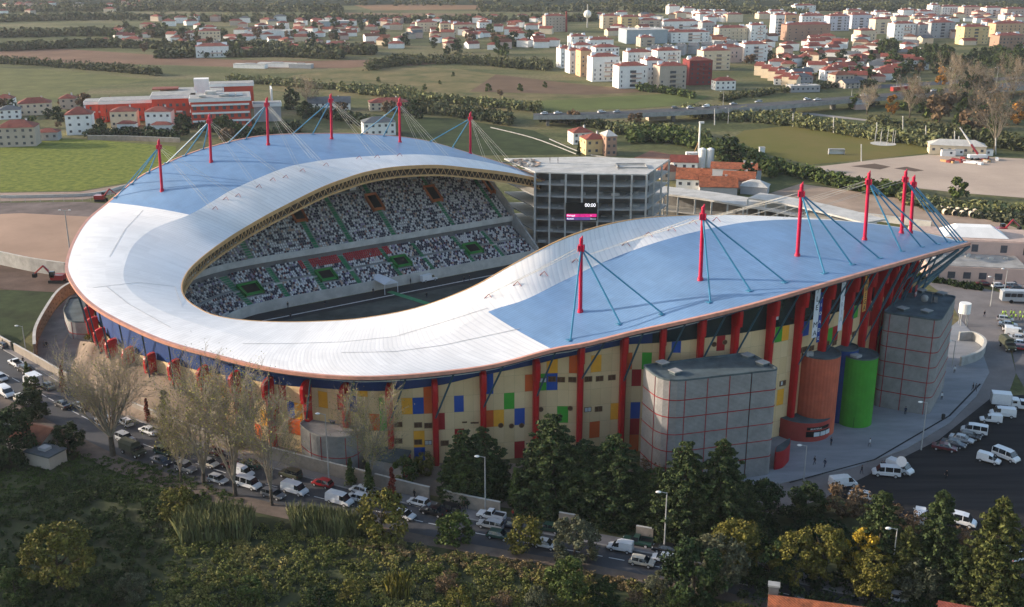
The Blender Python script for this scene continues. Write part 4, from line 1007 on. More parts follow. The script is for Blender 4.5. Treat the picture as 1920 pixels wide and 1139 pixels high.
patch('dark_sand', [(1595, 312), (1640, 307), (1670, 313), (1650, 318)], 0.12, (0.12, 0.085, 0.065), 0.1, 0.1)
patch('dark_sand', [(1676, 316), (1700, 313), (1733, 320), (1715, 322)], 0.12, (0.12, 0.085, 0.065), 0.1, 0.1)
patch('red_soil', [(1180, 300), (1220, 283), (1260, 290), (1300, 305), (1280, 318)], 0.12, (0.24, 0.12, 0.08), 0.2, 0.1)
patch('red_soil', [(1500, 345), (1700, 372), (1820, 400), (1920, 432), (1920, 455), (1840, 450), (1700, 420), (1440, 400), (1420, 370)], 0.08, (0.32, 0.24, 0.18), 0.25, 0.06)
patch('sand_lot', [(-80, 404), (40, 400), (200, 408), (330, 430), (330, 520), (130, 500), (-80, 470)], 0.10, (0.37, 0.25, 0.18), 0.14, 0.03)
patch('dirt', [(-80, 475), (40, 490), (200, 520), (200, 545), (100, 548), (-60, 540)], 0.13, (0.11, 0.075, 0.06), 0.3, 0.1)
patch('rough_grass', [(-80, 542), (105, 547), (60, 620), (30, 650), (-80, 640)], 0.10, (0.035, 0.05, 0.02), 0.4, 0.15)
M_PATHM = mat('pale_dirt_path', (0.28, 0.20, 0.16), 0.95, 0.15, 0.1)
polygon('path', [(0, 362), (150, 360), (235, 346), (300, 318), (320, 322), (245, 358), (160, 374), (0, 378)], 0.07, M_PATHM)
# bank below the path (retaining slope)
bk = MB(); a = [at(x, y, 0) for x, y in [(-60, 379), (0, 379), (160, 378), (200, 372)]]
for i in range(3):
    p, q = a[i], a[i + 1]; bk.add([(p[0], p[1], 0.2), (q[0], q[1], 0.2), (q[0], q[1] - 1, 3.2), (p[0], p[1] - 1, 3.2)], [(0, 1, 2, 3)], M_CONC)
patch('dirt', [(-60, 381), (160, 379), (215, 384), (195, 408), (40, 400), (-60, 404)], 0.12, (0.15, 0.12, 0.11), 0.3, 0.1)
patch('bank', [(700, 215), (840, 222), (1000, 245), (1100, 290), (900, 292), (700, 250)], 0.06, (0.035, 0.05, 0.018), 0.3, 0.1)
M_ASPH = mat('asphalt', (0.062, 0.064, 0.070), 0.85, 0.2, 0.12, detail=8)
M_ASPHD = mat('fresh_black_asphalt', (0.016, 0.017, 0.019), 0.95, 0.0, 0.5, detail=10, spec=0.1, col2=(0.034, 0.034, 0.036), stretch=(0.06, 0.8, 1, 0.35))
M_PAVE = mat('pavement_slabs', (0.20, 0.185, 0.18), 0.9, 0.15, 0.25, detail=8)
M_PLAZA = mat('plaza_paving', (0.20, 0.21, 0.225), 0.85, 0.0, 0.35, detail=10, col2=(0.27, 0.28, 0.30), stretch=(0.3, 1, 1, -0.5))
M_LINE = mat('road_paint', (0.6, 0.6, 0.58), 0.7, 0.1)
M_KERB = mat('kerb_stone', (0.30, 0.29, 0.28), 0.9)
M_EARTH = mat('trodden_earth', (0.13, 0.10, 0.08), 0.95, 0.3, 0.25, detail=8, bump=0.4)
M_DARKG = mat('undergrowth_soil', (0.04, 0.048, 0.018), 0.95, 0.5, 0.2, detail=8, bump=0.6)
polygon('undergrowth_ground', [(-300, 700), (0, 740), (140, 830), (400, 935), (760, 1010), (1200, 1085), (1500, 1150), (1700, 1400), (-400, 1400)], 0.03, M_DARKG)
# main road: centre line given by its two kerbs
NK = [(-160, 560), (-40, 630), (60, 688), (130, 728), (240, 782), (400, 845), (560, 893), (700, 930), (880, 975), (1100, 1018), (1300, 1055), (1500, 1096), (1700, 1145)]
SK = [(-160, 660), (-40, 722), (60, 772), (140, 815), (240, 862), (400, 915), (560, 955), (700, 985), (880, 1020), (1100, 1058), (1300, 1098), (1480, 1140), (1660, 1200)]
NKw = smooth_line([at(x, y) for x, y in NK], 5); SKw = smooth_line([at(x, y) for x, y in SK], 5)
def between(name, A, B, ta, tb, z, m, z2=None, kind='structure'):
    b = MB(); km = b.mi(m)
    for p, q in zip(A, B):
        a = p.lerp(q, ta); c = p.lerp(q, tb); b.v += [(a.x, a.y, z), (c.x, c.y, z)]
    for i in range(len(A) - 1): b.f.append((2 * i, 2 * i + 1, 2 * i + 3, 2 * i + 2)); b.m.append(km)
    o = b.build(name); me = o.data
    if sum(p.normal.z for p in me.polygons) < 0: me.flip_normals()
    return setp(o, None, None, None, kind)
between('main_road', NKw, SKw, 0, 1, 0.05, M_ASPH)
between('road_verge', NKw, SKw, 1, 1.35, 0.045, M_EARTH)
# pavement north with a kerb step
b = MB(); 
pl = []
for p, q in zip(NKw, SKw):
    d = (q - p).normalized(); pl.append(p - d * 0.0)
km = b.mi(M_PAVE); kk_ = b.mi(M_KERB)
for i, (p, q) in enumerate(zip(NKw, SKw)):
    d = (q - p).normalized(); b.v += [(p.x, p.y, 0.05), (p.x, p.y, 0.19), (p.x - d.x * 0.25, p.y - d.y * 0.25, 0.19), (p.x - d.x * 3.2, p.y - d.y * 3.2, 0.19)]
for i in range(len(NKw) - 1):
    for j in range(3): b.f.append((4 * i + j, 4 * i + 4 + j, 4 * i + 5 + j, 4 * i + 1 + j)); b.m.append(km if j == 2 else kk_)
o = b.build('pavement'); setp(o, None, None, None, 'structure')
# lane line, broken
for t_, solid in ((0.52, False),):
    b = MB()
    L = [p.lerp(q, t_) for p, q in zip(NKw, SKw)]
    for i in range(len(L) - 1):
        a, c = L[i], L[i + 1]; ln = (c - a).length; k_ = max(1, int(ln / 4.5)); d = (c - a).normalized(); nn = Vector((-d.y, d.x, 0)) * 0.09
        for q in range(k_):
            p0 = a.lerp(c, q / k_); p1 = a.lerp(c, (q + 0.72) / k_); b.quad((*(p0 - nn)[:2], 0.056), (*(p1 - nn)[:2], 0.056), (*(p1 + nn)[:2], 0.056), (*(p0 + nn)[:2], 0.056), M_LINE)
    setp(b.build('lane_line'), None, None, None, 'structure')
# yard between pavement and stadium
polygon('yard', [(95, 640), (190, 600), (260, 640), (560, 800), (760, 860), (1200, 880), (1210, 930), (1050, 965), (930, 950), (640, 900), (380, 835), (150, 725)], 0.02, mat('yard_gravel', (0.23, 0.18, 0.14), 0.95, 0.2, 0.15, detail=8))
polygon('side_path', [(70, 735), (62, 655), (85, 600), (140, 545), (180, 520), (205, 560), (150, 590), (118, 640), (112, 700), (125, 745)], 0.06, mat('side_path_grey', (0.17, 0.155, 0.15), 0.95, 0.2, 0.2))
polygon('forecourt', [(118, 700), (122, 640), (150, 592), (205, 600), (240, 700), (160, 740)], 0.04, mat('forecourt_grey', (0.13, 0.125, 0.13), 0.9, 0.25, 0.1))
# plaza, ring road and black car park on the right
plz = [(1400, 905), (1330, 880), (1420, 830), (1600, 780), (1700, 700), (1750, 640), (1800, 600), (1835, 640), (1855, 700), (1830, 745), (1780, 795), (1700, 842), (1600, 878), (1500, 900), (1430, 915)]
b = MB(); b.prism([at(x, y)[:2] for x, y in plz], 0.0, 0.16, M_KERB, M_PLAZA); setp(b.build('plaza'), None, None, None, 'structure')
polygon('ring_road', [(1400, 915), (1500, 900), (1600, 878), (1700, 842), (1780, 795), (1830, 745), (1855, 700), (1835, 640), (1800, 600), (1780, 560), (1700, 505), (1760, 520), (1920, 560), (2050, 590), (2050, 680), (1930, 660), (1890, 640), (1905, 700), (1880, 770), (1760, 850), (1640, 905), (1560, 930), (1450, 965), (1380, 945)], 0.06, mat('ring_road_grey', (0.17, 0.155, 0.15), 0.95, 0.18, 0.15, detail=8))
polygon('car_park', [(1560, 925), (1640, 885), (1760, 825), (1860, 745), (1930, 740), (2150, 760), (2150, 1150), (1900, 1100), (1780, 1010), (1640, 960)], 0.09, M_ASPHD)
polygon('far_car_park', [(1880, 590), (2050, 600), (2050, 745), (1925, 735), (1905, 700), (1895, 640)], 0.08, mat('worn_asphalt', (0.13, 0.12, 0.12), 0.9, 0.2, 0.2))
polygon('forecourt', [(1830, 505), (1870, 480), (2050, 490), (2050, 590), (1920, 560), (1840, 530)], 0.07, mat('forecourt_pale', (0.22, 0.19, 0.18), 0.9, 0.2, 0.2))
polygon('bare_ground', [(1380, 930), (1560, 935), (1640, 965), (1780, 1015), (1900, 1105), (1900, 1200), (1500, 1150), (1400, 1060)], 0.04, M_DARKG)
# joints and stains on the plaza: expansion joints
for (A, B) in [((1480, 905), (1640, 862)), ((1640, 862), (1780, 780)), ((1780, 780), (1838, 720))]:
    a, c = at(*A, 0.17), at(*B, 0.17); b = MB(); b.box(((a[0] + c[0]) / 2, (a[1] + c[1]) / 2, 0.165), (math.dist(a, c), 0.35, 0.02), M_ASPHD, math.atan2(c[1] - a[1], c[0] - a[0])); setp(b.build('drain_channel'), None, None, None, 'structure')
# roads beyond: dual carriageway on a low viaduct
HWf = [(1000, 213), (1150, 209), (1300, 201), (1450, 192), (1600, 180), (1750, 168), (1930, 152), (2060, 140)]
HWn = [(1000, 219), (1150, 217), (1300, 210), (1450, 201), (1600, 188), (1750, 178), (1930, 164), (2060, 152)]
def quadline(P, z): return smooth_line([Vector((*at(x, y, z)[:2], z)) for x, y in P], 4)
vd = MB(); A_ = quadline(HWf, 5.5); B_ = quadline(HWn, 5.5); km = vd.mi(M_ASPH); kc = vd.mi(M_CONC)
for p, q in zip(A_, B_): vd.v += [(p.x, p.y, 5.5), (q.x, q.y, 5.5), (q.x, q.y, 3.9), (p.x, p.y, 3.9), (q.x, q.y - 0.2, 5.5), (q.x, q.y - 0.2, 6.2)]
for i in range(len(A_) - 1):
    o_ = 6 * i
    vd.f.append((o_ + 1, o_ + 7, o_ + 6, o_)); vd.m.append(km)
    vd.f.append((o_ + 2, o_ + 8, o_ + 7, o_ + 1)); vd.m.append(kc); vd.f.append((o_ + 3, o_ + 9, o_ + 8, o_ + 2)); vd.m.append(kc); vd.f.append((o_ + 4, o_ + 10, o_ + 11, o_ + 5)); vd.m.append(kc)
setp(vd.build('highway'), None, None, None, 'structure')
b = MB()
for i in range(1, len(A_) - 2, 2):
    c = (A_[i] + B_[i]) / 2; b.box((c.x, c.y, 1.9), (1.6, 6, 3.9), M_CONCD)
setp(b.build('highway_piers'), None, None, None, 'structure')
polygon('slip_road', [(1250, 206), (1400, 205), (1520, 212), (1640, 226), (1640, 229), (1520, 216), (1400, 209), (1250, 211)], 0.1, mat('slip_road_pale', (0.30, 0.27, 0.24), 0.9))
polygon('slip_road', [(1640, 160), (1800, 150), (1930, 142), (1930, 147), (1800, 157), (1640, 167)], 0.1, M_ASPH)
# far dark wooded ridge along the top
b = MB(); km = b.mi(foliage('distant_wood', (0.012, 0.02, 0.012), (0.02, 0.03, 0.016), (0.04, 0.045, 0.025), 0.01)); nn = 90
for i in range(nn + 1):
    x = -2600 + 5600 * i / nn
    for (y, z) in ((1790 + 25 * math.sin(i), 0), (1815 + 25 * math.sin(i), 10 + 3 * math.sin(i * 1.7)), (2100, 30 + 8 * math.sin(i * 0.5)), (2700, 70), (3600, 110)): b.v.append((x, y, z))
for i in range(nn):
    for j in range(4): b.f.append((5 * i + j, 5 * i + 5 + j, 5 * i + 6 + j, 5 * i + 1 + j)); b.m.append(km)
setp(b.build('far_hills', smooth=True), None, None, None, 'structure')

# earth bank that climbs from the pavement to the wall on the left
bk = MB(); M_BANK = mat('bare_earth_bank', (0.20, 0.15, 0.11), 0.95, 0.25, 0.2, detail=9, bump=0.5)
TOPP = [(150, 640), (172, 642), (195, 650), (230, 668), (270, 686), (310, 702), (345, 725), (390, 765), (440, 815), (490, 858)]
tp_ = []
for (x, y) in TOPP:
    h = wall_hit(max(x, 190), y)
    if h and x >= 190: p, d, o_ = wall_at(h[0]); tp_.append(Vector((p.x + o_.x * 0.3, p.y + o_.y * 0.3, max(0.1, h[1]))))
    else: q = at(x, y, 4.5 if x > 160 else 0.3); tp_.append(Vector(q))
lo_ = [Vector(at(x, y, 0.08)) for x, y in [(128, 705), (135, 730), (160, 748), (195, 765), (240, 783), (290, 800), (340, 820), (395, 838), (450, 858), (500, 872)]]
TT = smooth_line(tp_, 4); LL = smooth_line(lo_, 4); K_ = 8; km = bk.mi(M_BANK)
for i in range(len(TT)):
    for j in range(K_ + 1):
        t = j / K_; p = TT[i].lerp(LL[i], t); e = (1 - t) ** 0.8 if False else (1 - t * t * (3 - 2 * t)); p.z = LL[i].z + (TT[i].z - LL[i].z) * e + (rng.uniform(-.15, .15) if 0 < j < K_ else 0); bk.v.append(tuple(p))
for i in range(len(TT) - 1):
    for j in range(K_): a = i * (K_ + 1) + j; bk.f.append((a, a + 1, a + K_ + 2, a + K_ + 1)); bk.m.append(km)
o = bk.build('earth_bank', smooth=True); me = o.data
if sum(p.normal.z for p in me.polygons) < 0: me.flip_normals()
setp(o, None, None, None, 'structure')
# ================================================================ VEHICLES
M_TYRE = mat('tyre', (0.012, 0.012, 0.013), 0.9); M_RIM = mat('rim', (0.35, 0.35, 0.36), 0.4); M_CGL = mat('car_glass', (0.012, 0.016, 0.02), 0.08, 0.1, spec=0.8)
M_HL = mat('headlamp', (0.65, 0.65, 0.62), 0.2); M_TL = mat('tail_lamp', (0.35, 0.01, 0.01), 0.3); M_TRIM = mat('black_trim', (0.02, 0.02, 0.02), 0.7)
PAINT = {'white': (0.66, 0.67, 0.68), 'silver': (0.36, 0.38, 0.40), 'grey': (0.14, 0.15, 0.16), 'black': (0.014, 0.014, 0.016), 'navy': (0.018, 0.03, 0.05), 'green': (0.02, 0.06, 0.045), 'red': (0.30, 0.008, 0.012), 'olive': (0.05, 0.055, 0.03), 'cream': (0.5, 0.46, 0.38), 'maroon': (0.10, 0.01, 0.015), 'blue': (0.03, 0.08, 0.2)}
def paint(c): return mat('paint_' + c, PAINT[c], 0.32, 0.04, 2.0, spec=0.5, coat=0.5)
P_, G_ = 0, 1
KIND = {
 'hatchback': (3.9, 0.82, [(-1.92, .55, .57, .74, .66, P_, P_), (-1.90, .85, .87, .80, .70, P_, G_), (-1.55, .93, 1.36, .82, .58, P_, P_), (-1.40, .93, 1.41, .83, .60, G_, P_), (-0.35, .92, 1.44, .84, .62, P_, P_), (-0.27, .92, 1.44, .84, .62, G_, P_), (0.45, .90, 1.40, .84, .60, P_, G_), (1.15, .88, .90, .83, .72, P_, P_), (1.80, .72, .74, .80, .68, P_, P_), (1.95, .48, .50, .74, .62, P_, P_)]),
 'saloon': (4.5, 0.86, [(-2.22, .60, .62, .76, .66, P_, P_), (-2.15, .92, .94, .82, .70, P_, P_), (-1.45, .95, .97, .84, .68, P_, G_), (-0.95, .95, 1.36, .85, .58, P_, P_), (-0.85, .95, 1.39, .85, .60, G_, P_), (-0.15, .94, 1.42, .86, .62, P_, P_), (-0.07, .94, 1.42, .86, .62, G_, P_), (0.60, .92, 1.38, .86, .60, P_, G_), (1.30, .88, .90, .85, .74, P_, P_), (2.10, .72, .74, .82, .70, P_, P_), (2.25, .48, .50, .76, .64, P_, P_)]),
 'estate': (4.5, 0.86, [(-2.22, .55, .57, .78, .70, P_, P_), (-2.18, .92, .94, .83, .72, P_, G_), (-1.95, .95, 1.42, .84, .62, G_, P_), (-1.10, .95, 1.46, .85, .64, P_, P_), (-1.02, .95, 1.46, .85, .64, G_, P_), (-0.15, .94, 1.47, .86, .64, P_, P_), (-0.07, .94, 1.47, .86, .64, G_, P_), (0.60, .92, 1.42, .86, .62, P_, G_), (1.30, .88, .90, .85, .74, P_, P_), (2.10, .72, .74, .82, .70, P_, P_), (2.25, .48, .50, .76, .64, P_, P_)]),
 'off_roader': (4.3, 0.88, [(-2.10, .60, .62, .82, .76, P_, P_), (-2.08, 1.10, 1.12, .86, .78, P_, G_), (-1.98, 1.12, 1.72, .87, .74, G_, P_), (-1.05, 1.12, 1.78, .88, .75, P_, P_), (-0.95, 1.12, 1.78, .88, .75, G_, P_), (0.45, 1.10, 1.74, .88, .73, P_, G_), (0.85, 1.08, 1.10, .88, .80, P_, P_), (1.95, 1.00, 1.02, .86, .78, P_, P_), (2.12, .60, .62, .82, .74, P_, P_)]),
 'van': (4.9, 0.95, [(-2.40, .50, .52, .90, .84, P_, P_), (-2.38, 1.20, 1.85, .94, .80, P_, P_), (-2.25, 1.20, 1.98, .95, .80, P_, P_), (0.45, 1.20, 2.00, .95, .80, P_, P_), (0.55, 1.18, 1.98, .95, .80, G_, P_), (1.15, 1.15, 1.90, .95, .76, P_, G_), (1.75, 1.08, 1.10, .94, .84, P_, P_), (2.30, .85, .87, .90, .80, P_, P_), (2.45, .50, .52, .86, .76, P_, P_)]),
 'minibus': (4.9, 0.95, [(-2.40, .50, .52, .90, .84, P_, P_), (-2.38, 1.15, 1.80, .94, .80, P_, P_), (-2.25, 1.15, 1.98, .95, .80, G_, P_), (-1.10, 1.15, 2.00, .95, .80, P_, P_), (-1.00, 1.15, 2.00, .95, .80, G_, P_), (0.30, 1.15, 2.00, .95, .80, P_, P_), (0.42, 1.15, 1.98, .95, .80, G_, P_), (1.15, 1.12, 1.90, .95, .76, P_, G_), (1.75, 1.08, 1.10, .94, .84, P_, P_), (2.30, .85, .87, .90, .80, P_, P_), (2.45, .50, .52, .86, .76, P_, P_)]),
 'small_van': (4.1, 0.82, [(-2.02, .50, .52, .78, .72, P_, P_), (-2.00, 1.0, 1.70, .82, .70, P_, P_), (-1.85, 1.0, 1.78, .83, .70, P_, P_), (0.05, 1.0, 1.76, .84, .70, P_, P_), (0.12, .98, 1.70, .84, .68, G_, P_), (0.65, .95, 1.50, .84, .62, P_, G_), (1.25, .90, .92, .83, .72, P_, P_), (1.90, .75, .77, .80, .70, P_, P_), (2.05, .50, .52, .74, .64, P_, P_)]),
 'pickup': (4.9, 0.86, [(-2.42, .55, .57, .82, .80, P_, P_), (-2.40, .95, .97, .86, .84, P_, P_), (-0.45, .95, .97, .86, .84, P_, G_), (-0.40, .95, 1.60, .86, .66, P_, P_), (-0.30, .95, 1.63, .86, .67, G_, P_), (0.55, .95, 1.58, .86, .64, P_, G_), (1.15, .95, .97, .86, .76, P_, P_), (2.25, .88, .90, .84, .74, P_, P_), (2.42, .50, .52, .78, .70, P_, P_)]),
}
VC = {}
def build_vehicle(kind, color, nm):
    root = thing(nm, 'x', 'car'); ORG[root.name] = (0, 0, 0); pm = paint(color)
    if kind in KIND:
        L, _, st = KIND[kind]; body = MB(); wins = []; kb = body.mi(pm); kt = body.mi(M_TRIM)
        def secp(s):
            x, zb, zt, w, wt = s[:5]; return [(x, -w * 0.92, 0.26), (x, -w, 0.45), (x, -w, zb - 0.06), (x, -w * 0.965, zb), (x, -wt, zt), (x, wt, zt), (x, w * 0.965, zb), (x, w, zb - 0.06), (x, w, 0.45), (x, w * 0.92, 0.26)]
        for s in st: body.v.extend(secp(s))
        for i in range(len(st) - 1):
            fs_, ft = st[i][5], st[i][6]
            for j in range(10):
                q = (10 * i + j, 10 * i + (j + 1) % 10, 10 * i + 10 + (j + 1) % 10, 10 * i + 10 + j); q = q[::-1]
                isg = (j in (3, 5) and fs_ == G_) or (j == 4 and ft == G_) or (j in (3, 5) and ft == G_ and abs(st[i][2] - st[i + 1][2]) > 0.2)
                if isg:
                    g1 = MB(); g1.add([body.v[t_] for t_ in q], [(0, 1, 2, 3)], M_CGL); wins.append((g1, 'side_window' if j != 4 else ('windscreen' if st[i][0] > 0 else 'rear_window')))
                else: body.f.append(q); body.m.append(kt if j in (0, 8, 9) else kb)
        n = len(st) - 1
        body.f.append(tuple(range(10))); body.m.append(kb); body.f.append(tuple(10 * n + j for j in range(9, -1, -1))); body.m.append(kb)
        body.build('body', root)
        for g1, nm1 in wins: g1.build(nm1, root)
        wz = 0.32 if kind not in ('off_roader', 'pickup', 'van', 'minibus') else 0.36; wx = L * 0.31; w0 = st[len(st) // 2][3]
        for sx in (-1, 1):
            for sy in (-1, 1):
                b = MB(); b.tube((wx * sx, sy * (w0 - 0.14), wz), (wx * sx, sy * (w0 + 0.03), wz), wz, wz, M_TYRE, 14); w_ = b.build('wheel', root)
                b = MB(); b.tube((wx * sx, sy * (w0 + 0.03), wz), (wx * sx, sy * (w0 + 0.045), wz), wz * 0.6, wz * 0.55, M_RIM, 10); b.build('rim', w_)
        for sy in (-1, 1):
            b = MB(); b.box((st[-1][0] - 0.12, sy * 0.55, 0.62), (0.28, 0.30, 0.14), M_HL); b.build('headlight', root)
            b = MB(); b.box((st[0][0] + 0.06, sy * 0.66, 0.80), (0.12, 0.16, 0.22), M_TL); b.build('tail_light', root)
            b = MB(); b.box((st[-3][0] - 0.35, sy * (w0 + 0.08), st[-3][1] + 0.12), (0.12, 0.16, 0.12), pm); b.build('mirror', root)
        b = MB(); b.box((st[-1][0] + 0.02, 0, 0.38), (0.12, 1.3, 0.16), M_TRIM); b.build('bumper', root)
        if kind == 'pickup':
            b = MB(); b.box((-1.4, 0, 0.985), (1.75, 1.45, 0.03), M_TRIM); b.build('load_bed', root)
            for sy in (-1, 1): b = MB(); b.box((-1.42, sy * 0.80, 1.10), (1.9, 0.06, 0.26), pm); b.build('bed_side', root)
    elif kind in ('box_truck', 'army_truck'):
        army = kind == 'army_truck'; L = 5.6
        cargo = paint(color) if not army else mat('canvas_green', (0.06, 0.065, 0.045), 0.9)
        b = MB(); b.box((0, 0, 0.75), (L, 1.0, 0.25), M_TRIM); b.build('chassis', root)
        b = MB()
        if army:
            b.add([(-2.7, -1.1, 1.0), (0.9, -1.1, 1.0), (0.9, -1.1, 2.3), (-2.7, -1.1, 2.3), (-2.7, 1.1, 1.0), (0.9, 1.1, 1.0), (0.9, 1.1, 2.3), (-2.7, 1.1, 2.3), (-2.7, -0.6, 2.75), (0.9, -0.6, 2.75), (0.9, 0.6, 2.75), (-2.7, 0.6, 2.75)], [(0, 1, 2, 3), (5, 4, 7, 6), (3, 2, 9, 8), (8, 9, 10, 11), (11, 10, 6, 7), (1, 5, 6, 10, 9, 2), (4, 0, 3, 8, 11, 7), (0, 4, 5, 1)], cargo)
        else: b.box((-0.95, 0, 2.05), (3.7, 2.15, 2.3), cargo)
        b.build('cargo_box' if not army else 'canvas_cover', root)
        if not army:
            b = MB()
            for sy in (-0.95, 0.0, 0.95): b.box((-2.82, sy, 2.05), (0.05, 0.06, 2.1), M_TRIM)
            b.build('rear_door_frame', root)
        b = MB(); x0, x1 = 1.05, 2.75
        b.add([(x0, -1, 0.6), (x1, -1, 0.6), (x1, -1, 1.3), (x1 - (0.35 if not army else 0.9), -0.95, 1.4 if army else 2.15), (x0, -0.95, 2.2), (x0, 1, 0.6), (x1, 1, 0.6), (x1, 1, 1.3), (x1 - (0.35 if not army else 0.9), 0.95, 1.4 if army else 2.15), (x0, 0.95, 2.2)], [(0, 1, 2, 3, 4), (9, 8, 7, 6, 5), (1, 6, 7, 2), (2, 7, 8, 3), (3, 8, 9, 4), (4, 9, 5, 0), (0, 5, 6, 1)], pm); b.build('cab', root)
        b = MB(); xw = x1 - 0.14 if not army else x1 - 1.0
        b.box((xw, 0, 1.75), (0.08, 1.7, 0.62), M_CGL); b.build('windscreen', root)
        for sy in (-1, 1): b = MB(); b.box((1.6, sy * 0.985, 1.72), (0.8, 0.04, 0.5), M_CGL); b.build('side_window', root)
        for sx in (-1.8, 1.9):
            for sy in (-1, 1): b = MB(); b.tube((sx, sy * 0.78, 0.45), (sx, sy * 1.03, 0.45), 0.45, 0.45, M_TYRE, 14); w_ = b.build('wheel', root); b = MB(); b.tube((sx, sy * 1.03, 0.45), (sx, sy * 1.05, 0.45), 0.24, 0.22, M_RIM, 10); b.build('rim', w_)
        for sy in (-1, 1): b = MB(); b.box((x1 + 0.02, sy * 0.75, 0.85), (0.08, 0.25, 0.2), M_HL); b.build('headlight', root)
    elif kind in ('coach', 'articulated_lorry'):
        L = 12.0 if kind == 'coach' else 15.0
        b = MB(); b.box((-0.6 if kind != 'coach' else 0, 0, 1.9), (L if kind == 'coach' else 12.4, 2.5, 2.6), pm)
        if kind == 'coach': b.box((0, 0, 3.28), (L - 1, 2.2, 0.12), pm)
        b.build('body' if kind == 'coach' else 'trailer', root)
        if kind == 'coach':
            for i in range(7):
                for sy in (-1, 1): b = MB(); b.box((-4.7 + i * 1.55, sy * 1.26, 2.25), (1.4, 0.04, 1.0), M_CGL); b.build('window', root)
            b = MB(); b.box((6.01, 0, 2.1), (0.05, 2.2, 1.5), M_CGL); b.build('windscreen', root)
        else:
            b = MB(); b.box((7.0, 0, 1.7), (2.0, 2.4, 2.4), paint('red')); b.build('cab', root); b = MB(); b.box((8.02, 0, 2.2), (0.05, 2.0, 0.9), M_CGL); b.build('windscreen', root)
        for sx in ((-3.6, 4.0) if kind == 'coach' else (-5, -3.8, 4.2, 7.2)):
            for sy in (-1, 1): b = MB(); b.tube((sx, sy * 1.0, 0.5), (sx, sy * 1.27, 0.5), 0.5, 0.5, M_TYRE, 14); b.build('wheel', root)
    return root
NAMES = {'hatchback': ('hatchback', 'car'), 'saloon': ('saloon_car', 'car'), 'estate': ('estate_car', 'car'), 'off_roader': ('off_road_car', 'car'), 'van': ('van', 'van'), 'minibus': ('minibus', 'minibus'), 'small_van': ('small_van', 'van'), 'pickup': ('pickup_truck', 'pickup'), 'box_truck': ('box_truck', 'truck'), 'army_truck': ('covered_truck', 'truck'), 'coach': ('coach', 'bus'), 'articulated_lorry': ('articulated_lorry', 'lorry')}
def vehicle(kind, color, x, y, heading, label, group, z=0.06):
    key = (kind, color)
    if key not in VC: o = build_vehicle(kind, color, NAMES[kind][0]); VC[key] = o
    else: o = copy_tree(VC[key])
    o.location = (x, y, z); o.rotation_euler = (0, 0, heading); setp(o, label, NAMES[kind][1], group); return o
def road_dir(x, y):
    i = min(range(len(NKw) - 1), key=lambda k: (NKw[k].x - x) ** 2 + (NKw[k].y - y) ** 2); d = NKw[i + 1] - NKw[i]; return math.atan2(d.y, d.x)
GR = 'cars and vans queuing on the road below the stadium'
